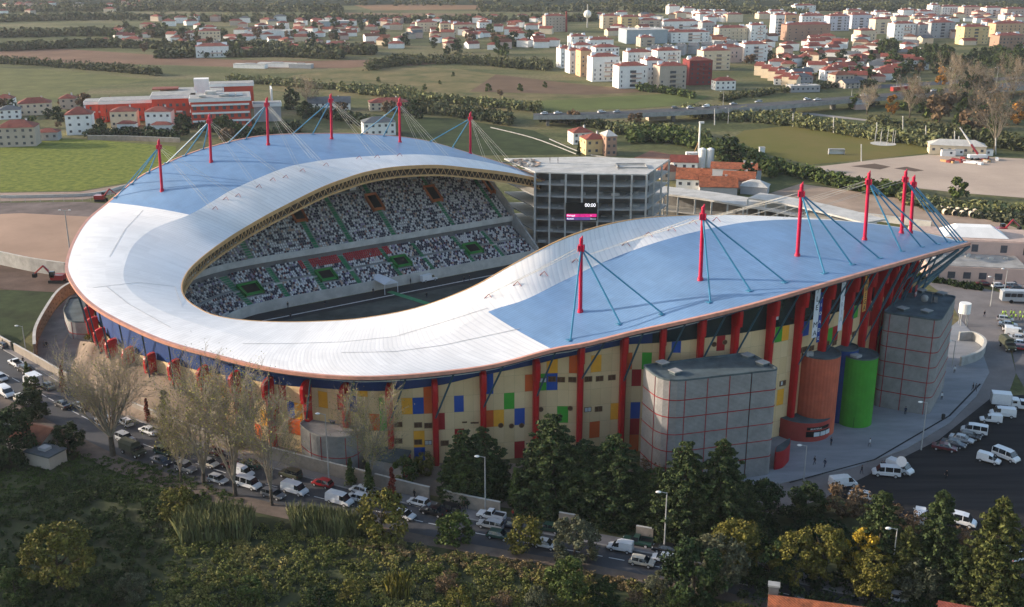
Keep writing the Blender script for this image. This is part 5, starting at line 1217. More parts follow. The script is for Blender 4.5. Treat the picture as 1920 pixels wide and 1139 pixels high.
for (px, py, kind, col, dr, tw, lab) in [
 (6, 652, 'hatchback', 'navy', -1, 0, 'dark hatchback at the left frame edge, farthest up the road'),
 (30, 686, 'pickup', 'white', -1, 0, 'white pickup ahead of the white box truck at far left'),
 (46, 698, 'off_roader', 'black', -1, 0, 'black off-road car between the white pickup and the box truck'),
 (63, 726, 'box_truck', 'white', -1, 0, 'white box truck on the left part of the road'),
 (90, 729, 'saloon', 'grey', -1, 0, 'dark grey saloon right behind the white box truck'),
 (3, 713, 'hatchback', 'silver', 1, 0, 'silver hatchback cut by the left frame edge in the near lane'),
 (12, 742, 'van', 'white', 1, 0, 'white van in the near lane at far left, partly off frame'),
 (42, 757, 'off_roader', 'cream', 1, 0, 'pale boxy off-road car behind the far left white van'),
 (118, 764, 'saloon', 'black', -1, 0, 'black saloon under the crown of the biggest bare tree'),
 (152, 766, 'saloon', 'navy', -1, 0, 'dark blue saloon half hidden behind bare twigs'),
 (196, 792, 'hatchback', 'white', -1, 12, 'white hatchback turning beside the trunk of the biggest bare tree'),
 (236, 797, 'hatchback', 'white', -1, -8, 'white hatchback right of the trunk of the biggest bare tree'),
 (279, 813, 'saloon', 'white', -1, 0, 'white saloon alone near the low cream wall'),
 (236, 829, 'off_roader', 'silver', 1, 0, 'silver off-road car just behind the canvas covered army truck'),
 (250, 853, 'army_truck', 'olive', 1, 0, 'dark olive truck with canvas cover at the road edge'),
 (303, 870, 'saloon', 'navy', 1, 0, 'dark blue saloon ahead of the canvas covered truck'),
 (306, 852, 'hatchback', 'green', 1, 0, 'dark green hatchback beside the dark blue saloon in the middle lane'),
 (349, 884, 'off_roader', 'grey', 1, 0, 'dark grey open off-road car next to the first bare poplar'),
 (392, 874, 'hatchback', 'cream', 1, 0, 'pale hatchback behind the poplar trunks'),
 (398, 851, 'saloon', 'maroon', -1, 0, 'dark maroon saloon by the wall behind bare trees'),
 (409, 905, 'hatchback', 'silver', 1, 0, 'silver hatchback directly behind the white minibus'),
 (433, 878, 'hatchback', 'maroon', -1, 0, 'dark red hatchback behind the second bare poplar'),
 (457, 892, 'small_van', 'white', 1, 0, 'small white van behind the twin poplar trunk'),
 (470, 876, 'saloon', 'green', -1, 0, 'dark green saloon in the far lane beside the small white van'),
 (466, 914, 'minibus', 'white', 1, 0, 'white minibus with side windows between the two poplar trunks'),
 (513, 933, 'estate', 'grey', 1, 0, 'grey people carrier behind the rightmost poplar trunk'),
 (553, 925, 'van', 'white', 1, 0, 'white panel van in front of the tall pale reeds'),
 (545, 896, 'off_roader', 'olive', -1, 0, 'olive open jeep in the far lane by the low wall'),
 (605, 912, 'hatchback', 'red', -1, 0, 'bright red hatchback in the far lane'),
 (637, 945, 'van', 'white', 1, 0, 'white panel van with rounded back above the reed clump'),
 (672, 940, 'estate', 'white', -1, 0, 'white estate car beside the rounded white van'),
 (676, 925, 'hatchback', 'white', -1, 0, 'white hatchback by the kerb above the white estate car'),
 (722, 936, 'saloon', 'black', -1, 0, 'black car half hidden behind the round golden bush'),
 (785, 948, 'hatchback', 'white', -1, 0, 'white hatchback on its own right of the golden bush'),
 (758, 972, 'hatchback', 'white', 1, 0, 'white hatchback in the near lane right of the golden bush'),
 (812, 965, 'saloon', 'black', -1, 0, 'black saloon in the middle of the road above the dark green bush'),
 (838, 959, 'estate', 'black', -1, 0, 'black estate close behind the black saloon'),
 (921, 973, 'pickup', 'white', -1, 0, 'white pickup with dark load bed near the tall lamp post'),
 (920, 990, 'estate', 'silver', -1, 0, 'silver people carrier beside the white pickup'),
 (935, 1010, 'hatchback', 'green', 1, 0, 'dark green hatchback in the near lane below the silver people carrier'),
 (958, 990, 'hatchback', 'navy', -1, 0, 'dark blue hatchback behind the silver people carrier'),
 (1028, 996, 'saloon', 'green', -1, 0, 'dark green saloon by the kerb between two bushes'),
 (1022, 1027, 'hatchback', 'white', 1, 0, 'white hatchback half hidden by the grey olive bush'),
 (1163, 1033, 'small_van', 'white', -1, 0, 'small white van right of the grey olive bush'),
 (1195, 1022, 'pickup', 'green', -1, 0, 'dark green pickup behind the small white van'),
 (1250, 1036, 'saloon', 'black', -1, 0, 'black saloon by the kerb at the foot of a lamp post'),
 (1245, 1054, 'hatchback', 'white', -1, 0, 'white hatchback below the black saloon'),
 (1203, 1060, 'hatchback', 'cream', 1, 0, 'pale hatchback nosing out of the shrubs at the road edge'),
]:
    P = at(px, py); vehicle(kind, col, P[0], P[1], road_dir(P[0], P[1]) + (0 if dr > 0 else math.pi) + R(tw), lab, GR)
GC = 'vehicles parked on the black car park right of the stadium'
for (px, py, kind, col, hd, lab) in [
 (1580, 913, 'van', 'white', 12, 'white van parked alone at the left corner of the black car park'),
 (1661, 893, 'minibus', 'white', 168, 'white van with side windows next to the satellite dish van'),
 (1686, 885, 'van', 'white', -48, 'white van carrying a satellite dish on its roof'),
 (1612, 935, 'hatchback', 'white', 150, 'white car partly behind shrubs below the lone white van'),
 (1853, 868, 'small_van', 'white', -38, 'small white van beside the ambulance'),
 (1885, 862, 'minibus', 'white', -55, 'white ambulance with a stripe at the right of the car park'),
 (1826, 814, 'minibus', 'white', 155, 'white minibus parked nose to the kerb'),
 (1818, 824, 'hatchback', 'black', -30, 'black hatchback nearest to the kerb parked white minibus'),
 (1802, 829, 'saloon', 'silver', -35, 'silver saloon in the row of dark cars on the black car park'),
 (1787, 838, 'saloon', 'navy', -35, 'dark blue saloon second from the left in the kerb row'),
 (1770, 845, 'saloon', 'maroon', -25, 'dark maroon saloon at the left end of the kerb row'),
 (1857, 793, 'small_van', 'white', 165, 'small white van with side window below the box truck'),
 (1879, 782, 'van', 'white', 165, 'large white van between the small van and the box truck'),
 (1884, 765, 'box_truck', 'white', -15, 'long white box truck at the top of the black car park'),
 (1914, 768, 'minibus', 'white', 160, 'white minibus behind the cab of the long box truck'),
 (1724, 976, 'van', 'white', 70, 'white van end-on behind the dark conifer'),
 (1800, 984, 'minibus', 'white', -30, 'white minibus right of the tall slim conifer'),
 (1906, 1052, 'hatchback', 'white', 30, 'white hatchback at the right frame edge beyond the big conifer'),
 (1897, 1030, 'hatchback', 'white', 60, 'white car peeping over the big conifer at right'),
 (1690, 1130, 'hatchback', 'white', -20, 'white car beside the tile roof at the bottom'),
 (1425, 1076, 'van', 'silver', -15, 'grey van under the trees at the bottom edge'),
]:
    P = at(px, py); vehicle(kind, col, P[0], P[1], R(hd), lab, GC, 0.1)
P = at(1691, 876, 2.2); b = MB(); 
dish = thing('satellite_dish', 'white satellite dish raised above a white van', 'dish', (P[0], P[1], 2.2)); b = MB(); b.tube((P[0], P[1], 2.1), (P[0], P[1], 3.0), 0.07, 0.07, M_RIM); b.build('mount', dish)
b = MB(); b.tube((P[0] - 0.3, P[1] - 0.3, 3.4), (P[0] - 0.1, P[1] - 0.1, 3.3), 0.95, 0.3, paint('white'), 18); b.build('reflector', dish)
GF = 'cars parked in rows by the pink building'
k = 0
for (px, py, col, kind, hd, lab) in [(1884, 603, 'silver', 'hatchback', -20, 'silver hatchback first in the row by the people in green vests'), (1889, 613, 'silver', 'saloon', -20, 'silver saloon second in the row at the right edge'), (1895, 622, 'white', 'hatchback', -20, 'white hatchback third in the row at the right edge'), (1903, 630, 'white', 'van', -22, 'white van fourth in the row at the right edge'), (1909, 639, 'silver', 'saloon', -22, 'silver saloon below the fourth car in the row'), (1912, 649, 'white', 'saloon', -22, 'white saloon near the lower end of the right row'), (1915, 658, 'red', 'hatchback', -22, 'red hatchback last in the row at the right edge'),
 (1872, 540, 'white', 'hatchback', 0, 'white hatchback parked nearest to the pink building'), (1889, 552, 'green', 'hatchback', 5, 'dark green hatchback in front of the parked coach'), (1898, 540, 'silver', 'estate', 0, 'silver estate in the far row by the pink building'), (1912, 532, 'grey', 'saloon', 0, 'grey saloon in the far row by the pink building'), (1845, 537, 'maroon', 'saloon', -5, 'dark red saloon by the hedge of the pink building'), (1905, 545, 'black', 'saloon', 0, 'black saloon in the far row by the pink building')]:
    P = at(px, py); vehicle(kind, col, P[0], P[1], R(hd), lab, GF, 0.09)
P = at(1905, 568); vehicle('coach', 'silver', P[0] + 2, P[1], R(-6), 'long silver coach parked at the right frame edge', None, 0.09)
P = at(1888, 655); vehicle('army_truck', 'olive', P[0], P[1], R(-92), 'dark truck driving on the ring road toward the plaza', None, 0.09)
P = at(804, 528); vehicle('van', 'white', P[0], P[1], AX, 'white van parked on the track in front of the lower stand', None, 0.1)
def hw(px, py):
    P = at(px, py, 5.5); return P
for i, (px, py, col, kind) in enumerate([(1020, 215, 'white', 'hatchback'), (1046, 214, 'white', 'saloon'), (1079, 214, 'white', 'hatchback'), (1128, 212, 'white', 'estate'), (1156, 212, 'silver', 'hatchback'), (1294, 204, 'white', 'hatchback'), (1323, 202, 'white', 'small_van'), (1375, 197, 'silver', 'saloon'), (1422, 193, 'silver', 'estate'), (1513, 188, 'white', 'hatchback'), (1532, 189, 'white', 'saloon'), (1265, 204, 'grey', 'hatchback'), (1618, 181, 'white', 'hatchback'), (1750, 172, 'white', 'saloon')]):
    P = hw(px, py); vehicle(kind, col, P[0], P[1], R(24) + (0 if i % 2 else math.pi), ('pale' if col != 'grey' else 'dark') + ' car driving on the raised highway beyond the stadium', 'cars driving on the raised highway', 5.52)
P = at(1687, 172, 5.5); vehicle('articulated_lorry', 'red', P[0], P[1], R(27), 'long red articulated lorry on the highway', None, 5.52)
# ================================================================ PEOPLE
def person_proto(pose, top_c, leg_c):
    J = {'pel': (0, 0, 0.95), 'wai': (0, 0, 1.12), 'che': (0.02, 0, 1.36), 'nec': (0.03, 0, 1.52), 'hea': (0.05, 0, 1.68)}
    r = {'pel': (0.15, 0.12), 'wai': (0.14, 0.11), 'che': (0.19, 0.12), 'nec': (0.06, 0.06), 'hea': (0.095, 0.11)}
    E = [('pel', 'wai'), ('wai', 'che'), ('che', 'nec'), ('nec', 'hea')]
    st = 0.22 if pose == 'walk' else 0.03
    for sd, sg in (('l', 1), ('r', -1)):
        J['hip' + sd] = (0, 0.10 * sg, 0.88); J['kne' + sd] = (st * sg * 0.7 + 0.03, 0.11 * sg, 0.50); J['ank' + sd] = (st * sg, 0.11 * sg, 0.09); J['toe' + sd] = (st * sg + 0.17, 0.12 * sg, 0.04)
        J['sho' + sd] = (0.02, 0.19 * sg, 1.43); J['elb' + sd] = (-st * sg * 0.5, 0.25 * sg, 1.15); J['wri' + sd] = (-st * sg * 0.5 + 0.1, 0.25 * sg, 0.90); J['han' + sd] = (-st * sg * 0.5 + 0.13, 0.24 * sg, 0.81)
        r['hip' + sd] = (0.10, 0.10); r['kne' + sd] = (0.065, 0.065); r['ank' + sd] = (0.045, 0.045); r['toe' + sd] = (0.04, 0.03)
        r['sho' + sd] = (0.07, 0.07); r['elb' + sd] = (0.05, 0.05); r['wri' + sd] = (0.035, 0.035); r['han' + sd] = (0.04, 0.025)
        E += [('pel', 'hip' + sd), ('hip' + sd, 'kne' + sd), ('kne' + sd, 'ank' + sd), ('ank' + sd, 'toe' + sd), ('che', 'sho' + sd), ('sho' + sd, 'elb' + sd), ('elb' + sd, 'wri' + sd), ('wri' + sd, 'han' + sd)]
        for f, (dx, dy) in enumerate(((0.03, 0.03), (0.035, 0.012), (0.03, -0.008), (0.02, -0.028), (0.06, 0.0))):
            nm = 'fin%d%s' % (f, sd); h = J['han' + sd]; J[nm] = (h[0] + dx, h[1] + dy, h[2] - (0.085 if f < 4 else 0.02)); r[nm] = (0.009, 0.009); E.append(('han' + sd, nm))
    names = list(J); me = bpy.data.meshes.new('person'); me.from_pydata([J[n] for n in names], [(names.index(a), names.index(c)) for a, c in E], []); o = bpy.data.objects.new('tmpperson', me); COL.objects.link(o)
    md = o.modifiers.new('s', 'SKIN'); o.modifiers.new('u', 'SUBSURF').levels = 1
    for i, n in enumerate(names): me.skin_vertices[0].data[i].radius = r[n]
    me.skin_vertices[0].data[0].use_root = True
    dg = bpy.context.evaluated_depsgraph_get(); nm = bpy.data.meshes.new_from_object(o.evaluated_get(dg)); bpy.data.objects.remove(o)
    sk = mat('skin', (0.40, 0.22, 0.15), 0.6); tm = mat('cloth_' + top_c, CLOTH[top_c], 0.85); lm = mat('cloth_' + leg_c, CLOTH[leg_c], 0.85); sh_ = mat('shoe_dark', (0.02, 0.02, 0.02), 0.7)
    nm.materials.clear()
    for m in (sk, tm, lm, sh_): nm.materials.append(m)
    for p in nm.polygons:
        z = p.center.z; y = abs(p.center.y)
        p.material_index = 3 if z < 0.1 else (0 if (z > 1.53 or (y > 0.19 and z < 0.9)) else (1 if z > 0.93 or y > 0.19 else 2)); p.use_smooth = True
    return nm
CLOTH = {'black': (0.015, 0.015, 0.018), 'navy': (0.02, 0.03, 0.06), 'grey': (0.12, 0.12, 0.13), 'white': (0.6, 0.6, 0.6), 'lime': (0.35, 0.55, 0.08), 'red': (0.35, 0.03, 0.03), 'brown': (0.10, 0.06, 0.04)}
PPM = {}
def person(px, py, lab, top_c='black', leg_c='navy', pose='walk', hd=0, z=0.08, group=None):
    key = (pose, top_c, leg_c)
    if key not in PPM: PPM[key] = person_proto(*key)
    P = at(px, py, z); o = bpy.data.objects.new('person', PPM[key]); COL.objects.link(o); o.location = P; o.rotation_euler = (0, 0, R(hd)); ORG[o.name] = (0, 0, 0)
    h = MB(); h.ball((0.03, 0, 1.745), 0.105, mat('hair_dark', (0.02, 0.015, 0.012), 0.8), 8, 5, (1.05, 0.95, 0.75)); hh = h.build('hair', None); hh.parent = o
    return setp(o, lab, 'person', group)
for a in [(83, 653, 'person in a dark coat walking left of a pair on the side path', 'grey'), (88, 653, 'person in black walking right of a pair on the side path', 'black'),
 (6, 648, 'person in dark clothes at the left frame edge on the pavement'), (13, 648, 'second person from the left frame edge on the pavement', 'navy'), (44, 683, 'person in black between the wall and the white pickup'),
 (540, 893, 'person in black standing at the olive jeep', 'black', 'navy', 'stand'), (777, 935, 'person in a long black coat walking before the low wall', 'black', 'black'), (870, 957, 'left of two people walking by the low wall panel', 'brown'), (876, 955, 'right of two people walking by the low wall panel', 'black'), (648, 975, 'person in black crossing the road edge beside the reeds', 'black'), (962, 972, 'person in dark red walking beside the kerb under the trees', 'red'),
 (1527, 872, 'left of two people walking on the plaza near the red kiosk', 'black'), (1546, 877, 'right of two people walking on the plaza near the red kiosk', 'navy'), (1558, 836, 'person in dark clothes by the curved ticket booth', 'navy', 'black', 'stand'), (1630, 838, 'person in white running across the plaza', 'white', 'grey'),
 (1652, 893 - 12 , 'left of two people standing by the satellite dish van', 'black', 'black', 'stand'), (1657, 881, 'right of two people standing by the satellite dish van', 'navy', 'black', 'stand'), (1615, 889, 'person in black on the ring road left of the two vans', 'black'), (1774, 898, 'person in black alone on the black car park', 'black', 'black'),
 (1697, 778, 'person in dark clothes beside the far grey tower', 'navy', 'black', 'stand'), (1765, 750, 'person in a white vest by the crimson hoarding', 'white', 'black', 'stand'), (1824, 733, 'left of two people at the edge of the plaza', 'black'), (1829, 734, 'right of two people at the edge of the plaza', 'grey'), (1789, 700, 'person in a pale vest behind the far grey tower', 'white', 'black', 'stand'), (1845, 595, 'person in black walking on the ring road', 'black')]:
    person(*a, hd=rng.uniform(0, 360)) if len(a) < 6 else person(*a, hd=rng.uniform(0, 360))
for i in range(12): person(1878 + (i % 6) * 8 + rng.uniform(-2, 2), 594 + (i // 6) * 7 + rng.uniform(-1, 1), 'person in a bright green vest in the group beside the parked cars', 'lime', 'navy', 'stand', rng.uniform(0, 360), group='people in bright green vests')
for (x, y) in [(540, 578), (545, 600), (610, 575), (700, 552), (800, 560), (870, 530), (880, 527), (760, 530), (770, 533), (660, 545)]:
    q = (x, y); person(x, y, 'tiny figure in dark clothes working on the covered pitch', 'black', 'navy', 'stand', rng.uniform(0, 360), group='workers on the covered pitch')
for i, (x, y) in enumerate([(1031, 305), (1046, 306), (1160, 319)]): person(x, y, ['left of two workers on the roof of the unfinished block', 'right of two workers on the roof of the unfinished block', 'worker at the front roof edge of the unfinished block'][i], 'black', 'grey', 'stand', 0, 25.63)
# balls and bins on plaza: dark planters
for i, (x, y) in enumerate([(1768, 787), (1740, 773), (1477, 846)]):
    P = at(x, y); b = MB(); b.tube((P[0], P[1], 0.16), (P[0], P[1], 0.95), 0.32, 0.36, M_TRIM, 10); b.ball((P[0], P[1], 1.05), 0.38, M_TRIM, 10, 6, (1, 1, 0.5))
    setp(b.build('litter_bin'), ['dark round bin nearest the plaza kerb', 'dark round bin by the foot of the far grey tower', 'dark bin in front of the curved ticket booth'][i], 'bin', 'dark round bins on the plaza')
# ================================================================ LAMP POSTS AND POLES
M_POLE = mat('pole_grey', (0.36, 0.36, 0.35), 0.5)
def at_yy(px, py, Y): return at_y(px, py, Y)
def lamp(px, py, ptop_, lab, arm=1, r=0.14, double=False, group='street lamps around the stadium', hd=math.pi):
    P = at(px, py); T_ = at_y(px, ptop_, P[1]); h = T_[2]; t = thing('street_lamp', lab, 'street lamp', P, 0, group)
    b = MB(); b.tube(P, (P[0], P[1], h), r, r * 0.55, M_POLE, 8); b.build('pole', t)
    ends = [hd] if not double else [hd, hd + math.pi]
    for a in ends:
        b = MB(); q = (P[0] + math.cos(a) * arm, P[1] + math.sin(a) * arm, h + 0.15); b.tube((P[0], P[1], h - 0.1), q, 0.06, 0.05, M_POLE, 6); b.build('arm', t)
        b = MB(); b.ball((q[0] + math.cos(a) * 0.3, q[1], q[2] - 0.05), 0.36, M_LETW, 8, 5, (1.3, 0.8, 0.5)); b.build('lamp_head', t)
    return t
for (x, y, tp, lab) in [(910, 962, 857, 'tall street lamp in front of the dark conifers, centre of the road'), (1245, 1036, 924, 'street lamp rising before the largest pair of conifers'), (1668, 1108, 992, 'pale street lamp between yellow trees and dark conifers at lower right'), (617, 905, 777, 'street lamp in front of the low rounded tower'),
 (1727, 845, 755, 'slim street lamp at the kerb below the far grey tower'), (1507, 900, 836, 'thin lamp post on the plaza near the red kiosk'), (1785, 690, 640, 'lamp post behind the far grey tower'), (1755, 527, 485, 'lamp post beyond the far grey tower roof'), (1857, 575, 520, 'lamp post on the ring road near the pink building'), (1883, 548, 505, 'lamp post among cars by the pink building'), (50, 668, 612, 'lamp post beside the curved earth bank at far left')]:
    lamp(x, y, tp, lab)
for i, (x, y, tp) in enumerate([(1722, 178, 145), (1782, 165, 128), (1868, 158, 127), (1904, 160, 133), (1595, 196, 165), (1645, 196, 200 - 22), (1355, 208, 172), (1680, 172, 150), (1365, 232, 203)]):
    lamp(x, y, tp, 'distant lamp post beside the highway', 1.5, 0.18, group='lamp posts along the highway')
t = lamp(132, 478, 395, 'tall double headed floodlight pole behind the left edge of the roof', 1.2, 0.25, True, None)
def pole(px, py, tp, lab, grp=None, r=0.2, m=None, nm='pole'):
    P = at(px, py); T_ = at_y(px, tp, P[1]); b = MB(); b.tube(P, T_, r, r * 0.8, m or M_CONCL, 8); b.tube(T_, (T_[0], T_[1], T_[2] + 0.3), r * 1.2, r * 0.4, m or M_CONCL, 6)
    return setp(b.build(nm), lab, 'pole', grp)
for (x, y, tp) in [(1487, 238, 214), (1563, 250, 221), (1644, 263, 231), (1693, 260, 219), (1736, 268, 237), (1790, 278, 247), (1798, 282, 257), (1867, 290, 260), (1615, 303, 272), (1340, 235, 205)]:
    pole(x, y, tp, 'pale concrete pole around the training field', 'concrete poles around the training field', 0.3)
# fence along the path on the left
fp = [at(x, y) for x, y in [(-30, 381), (0, 380), (100, 379), (170, 376), (215, 366)]]
fl_ = smooth_line([Vector(p) for p in fp], 4); fence = thing('wire_fence', 'thin wire fence with slim posts along the path below the green field', 'fence', tuple(fl_[0]))
for a_ in fl_: b = MB(); b.tube((a_.x, a_.y, 0), (a_.x, a_.y, 2.2), 0.06, 0.05, M_POLE, 5); b.build('post', fence)
b = MB()
for z in (0.4, 0.9, 1.4, 1.9):
    for a_, c_ in zip(fl_[:-1], fl_[1:]): b.tube((a_.x, a_.y, z), (c_.x, c_.y, z), 0.02, 0.02, M_POLE, 3, False)
b.build('wire', fence)
# ================================================================ WALLS
M_WALLC = striped('block_wall', (0.34, 0.29, 0.24), (0.27, 0.23, 0.19), 'Object', 2.0, rough=0.9, patch=0.6, bump=0.2, axis='Z', wear=0.15)
def wall_seg(x0, x1, off, h, lab, th=0.25, m=None):
    pts = []
    for i, (p, q) in enumerate(zip(NKw, SKw)):
        d = (q - p).normalized(); c_ = p - d * off; s = proj(c_.x, c_.y, 0)[0]; pts.append((s, c_))
    xs = [p[0] for p in pts]
    def P(x): return Vector((float(np.interp(x, xs, [p[1].x for p in pts])), float(np.interp(x, xs, [p[1].y for p in pts])), 0))
    n = max(2, int(abs(x1 - x0) / 25)); line = [P(x0 + (x1 - x0) * i / n) for i in range(n + 1)]
    b = band(line, [(-th / 2, 0), (th / 2, 0), (th / 2, h), (-th / 2, h)], m or M_WALLC); o = thing('boundary_wall', lab, 'wall', tuple(line[0])); b.build('wall_panel', o)
    b = band([p + Vector((0, 0, h)) for p in line], [(-th / 2 - 0.05, 0.003), (th / 2 + 0.05, 0.003), (th / 2 + 0.05, 0.1), (-th / 2 - 0.05, 0.1)], M_CONCL); b.build('coping', o); return o
wall_seg(-30, 22, 3.5, 2.0, 'short wall piece at the left frame edge beside the pavement'); wall_seg(28, 128, 3.5, 2.1, 'long pale wall between the pavement and the side path at far left')
wall_seg(250, 440, 3.5, 2.2, 'sunlit cream wall behind the bare trees'); wall_seg(500, 688, 3.5, 2.6, 'pale wall below the low rounded tower'); wall_seg(704, 806, 3.5, 2.5, 'wall panel left of the person in the long coat'); wall_seg(832, 938, 3.5, 2.5, 'wall panel behind the two walkers by the tall lamp'); wall_seg(1048, 1078, 3.5, 2.6, 'short wall piece in the dark under the conifers'); wall_seg(1192, 1224, 3.5, 2.6, 'small wall piece beside the lamp before the conifers')
def free_wall(pxs, h, lab, m, th=0.4, nm='retaining_wall', cap=True):
    line = smooth_line([Vector(at(x, y)) for x, y in pxs], 5); o = thing(nm, lab, 'wall', tuple(line[0])); band(line, [(-th / 2, 0), (th / 2, 0), (th / 2, h), (-th / 2, h)], m).build('wall_panel', o)
    if cap: band([p + Vector((0, 0, h)) for p in line], [(-th / 2 - 0.05, 0.003), (th / 2 + 0.05, 0.003), (th / 2 + 0.05, 0.12), (-th / 2 - 0.05, 0.12)], M_CONCL).build('coping', o)
    return line, o
free_wall([(-40, 490), (0, 497), (60, 510), (125, 520)], 4.2, 'grey retaining wall below the bare sandy lot at left', M_CONC)
M_OCH = mat('ochre_earth_wall', (0.26, 0.16, 0.10), 0.95, 0.2, 0.8, bump=0.5)
ln, ow = free_wall([(150, 545), (115, 565), (90, 600), (70, 640), (68, 672)], 3.4, 'ochre curved retaining wall dotted with anchor plates beside the side path', M_OCH, 0.6)
for i in range(1, len(ln) - 1):
    for z in (1.0, 2.2):
        d = (ln[i + 1] - ln[i]).normalized(); n_ = Vector((-d.y, d.x, 0)); b = MB()
        if n_.x < 0: n_ = -n_
        b.tube((ln[i].x, ln[i].y, z), (ln[i].x + n_.x * 0.45, ln[i].y + n_.y * 0.45, z), 0.25, 0.2, M_FRAME, 8); b.build('anchor_plate', ow)
free_wall([(0, 372), (80, 371), (175, 367), (235, 352)], 1.0, 'low pale wall along the path above the sandy lot', M_CONCL, 0.3)
free_wall([(165, 263), (240, 264), (338, 268)], 2.2, 'long pale garden wall at the top of the green field', M_WALLC, 0.4)
free_wall([(1030, 262), (1100, 290), (1180, 300)], 0.5, 'stepped pale wall below the yellow house', M_CONC, 0.25, 'terrace_wall', False)
free_wall([(1490, 238), (1560, 245), (1640, 258), (1725, 268)], 0.9, 'white low wall at the back of the training field', M_BANW, 0.5)
free_wall([(920, 240), (1000, 260), (1080, 290)], 0.45, 'long stepped terrace wall on the grass bank behind the stadium', M_CONC, 0.25, 'terrace_wall', False)
lp = rounded(top([(118, 580), (130, 556), (200, 560), (215, 604), (128, 603)], 4.6), [1.5, 2, 1, 1, 2.5])
tower('block_tower', 'low dark grey rounded block under the left edge of the roof', lp, 4.6, M_BRICKG, M_ROOFG, [1.4], [(140, 600)], [])
# sculpted ramp wall behind the far tower
free_wall([(1797, 640), (1825, 640), (1845, 655), (1835, 675), (1800, 688)], 2.2, 'curved grey ramp wall behind the far grey tower', M_CONC, 0.5)
# ================================================================ FOLIAGE
def fast_mesh(name, V, F, mats, mi=None, smooth=False):
    me = bpy.data.meshes.new(name); V = np.asarray(V, dtype=np.float32); F = np.asarray(F, dtype=np.int32); k = F.shape[1]
    me.vertices.add(len(V)); me.vertices.foreach_set('co', V.ravel()); me.loops.add(F.size); me.loops.foreach_set('vertex_index', F.ravel())
    me.polygons.add(len(F)); me.polygons.foreach_set('loop_start', np.arange(0, F.size, k, dtype=np.int32)); me.polygons.foreach_set('loop_total', np.full(len(F), k, dtype=np.int32))
    for m in mats: me.materials.append(m)
    if mi is not None: me.polygons.foreach_set('material_index', np.asarray(mi, dtype=np.int32))
    me.update(calc_edges=True); return me
def leaf_quads(P, N, S, elong=1.0, up=None):
    """one folded leaf sprig per point: centre P, facing N, size S"""
    n = len(P); T = nr.normal(size=(n, 3)) if up is None else np.tile(np.array(up, float), (n, 1)) + nr.normal(size=(n, 3)) * 0.25
    A = np.cross(N, T); A /= np.linalg.norm(A, axis=1, keepdims=True) + 1e-9; B = np.cross(A, N); B /= np.linalg.norm(B, axis=1, keepdims=True) + 1e-9
    S = S[:, None]; a = A * S * 0.5; b = B * S * 0.5 * elong
    j = 1 + nr.uniform(-0.35, 0.35, size=(n, 4, 1))
    V = np.stack([P - a * 0.5 - b, P + a - b * 0.2, P + a * 0.3 + b, P - a + b * 0.3], 1)
    V = P[:, None] + (V - P[:, None]) * j
    return V.reshape(-1, 3), np.arange(n * 4).reshape(n, 4)
def blob_points(C, Rr, n, flat=0.8, shell=0.55):
    """points spread in the outer part of many small clumps"""
    C = np.asarray(C, float); Rr = np.asarray(Rr, float); m = len(C); D = nr.normal(size=(m, n, 3)); D /= np.linalg.norm(D, axis=2, keepdims=True)
    rad = (shell + (1 - shell) * nr.random((m, n, 1))) * Rr[:, None, None]; P = C[:, None] + D * rad * np.array([1, 1, flat])
    N = D * 0.8 + nr.normal(size=D.shape) * 0.75 + np.array([0, 0, 0.25]); N /= np.linalg.norm(N, axis=2, keepdims=True)
    return P.reshape(-1, 3), N.reshape(-1, 3)
F_DARK = foliage('leaf_dark_green', (0.010, 0.020, 0.007), (0.022, 0.040, 0.012), (0.045, 0.065, 0.020), 0.35)
F_CEDAR = foliage('leaf_cedar', (0.015, 0.027, 0.012), (0.042, 0.062, 0.022), (0.10, 0.12, 0.036), 0.7)
F_CEDARL = foliage('leaf_cedar_light', (0.03, 0.04, 0.012), (0.07, 0.08, 0.022), (0.12, 0.12, 0.035), 0.5)
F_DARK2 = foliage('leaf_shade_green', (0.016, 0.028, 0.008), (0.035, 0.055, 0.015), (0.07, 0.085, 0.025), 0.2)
F_GRASSD = foliage('leaf_grass_green', (0.02, 0.04, 0.008), (0.045, 0.075, 0.014), (0.08, 0.11, 0.025), 0.2)
F_DRY = foliage('leaf_dry', (0.11, 0.085, 0.04), (0.18, 0.13, 0.06), (0.25, 0.19, 0.09), 0.2)
F_MID = foliage('leaf_mid_green', (0.030, 0.048, 0.012), (0.060, 0.085, 0.020), (0.10, 0.12, 0.035), 0.4)
F_OLIVE = foliage('leaf_olive', (0.045, 0.050, 0.025), (0.085, 0.090, 0.050), (0.14, 0.14, 0.085), 0.5)
F_YEL = foliage('leaf_yellow_green', (0.06, 0.065, 0.014), (0.12, 0.11, 0.022), (0.18, 0.15, 0.032), 0.5)
F_GOLD = foliage('leaf_gold', (0.16, 0.11, 0.012), (0.30, 0.20, 0.02), (0.42, 0.30, 0.035), 0.5)
F_ORG = foliage('leaf_orange', (0.20, 0.08, 0.012), (0.33, 0.15, 0.02), (0.42, 0.22, 0.03), 0.5)
F_BROWN = foliage('leaf_brown', (0.07, 0.045, 0.025), (0.12, 0.08, 0.045), (0.18, 0.12, 0.07), 0.5)
F_REED = foliage('leaf_reed', (0.07, 0.08, 0.03), (0.14, 0.15, 0.06), (0.24, 0.23, 0.11), 0.3)
F_SCRUB = foliage('leaf_scrub', (0.035, 0.050, 0.013), (0.12, 0.128, 0.030), (0.26, 0.21, 0.07), 0.09)
F_FIELDT = foliage('leaf_hedge', (0.035, 0.045, 0.02), (0.07, 0.078, 0.032), (0.12, 0.115, 0.055), 0.03)
F_TWIG = foliage('leaf_pale_yellow', (0.16, 0.17, 0.045), (0.26, 0.25, 0.06), (0.34, 0.28, 0.08), 0.5)
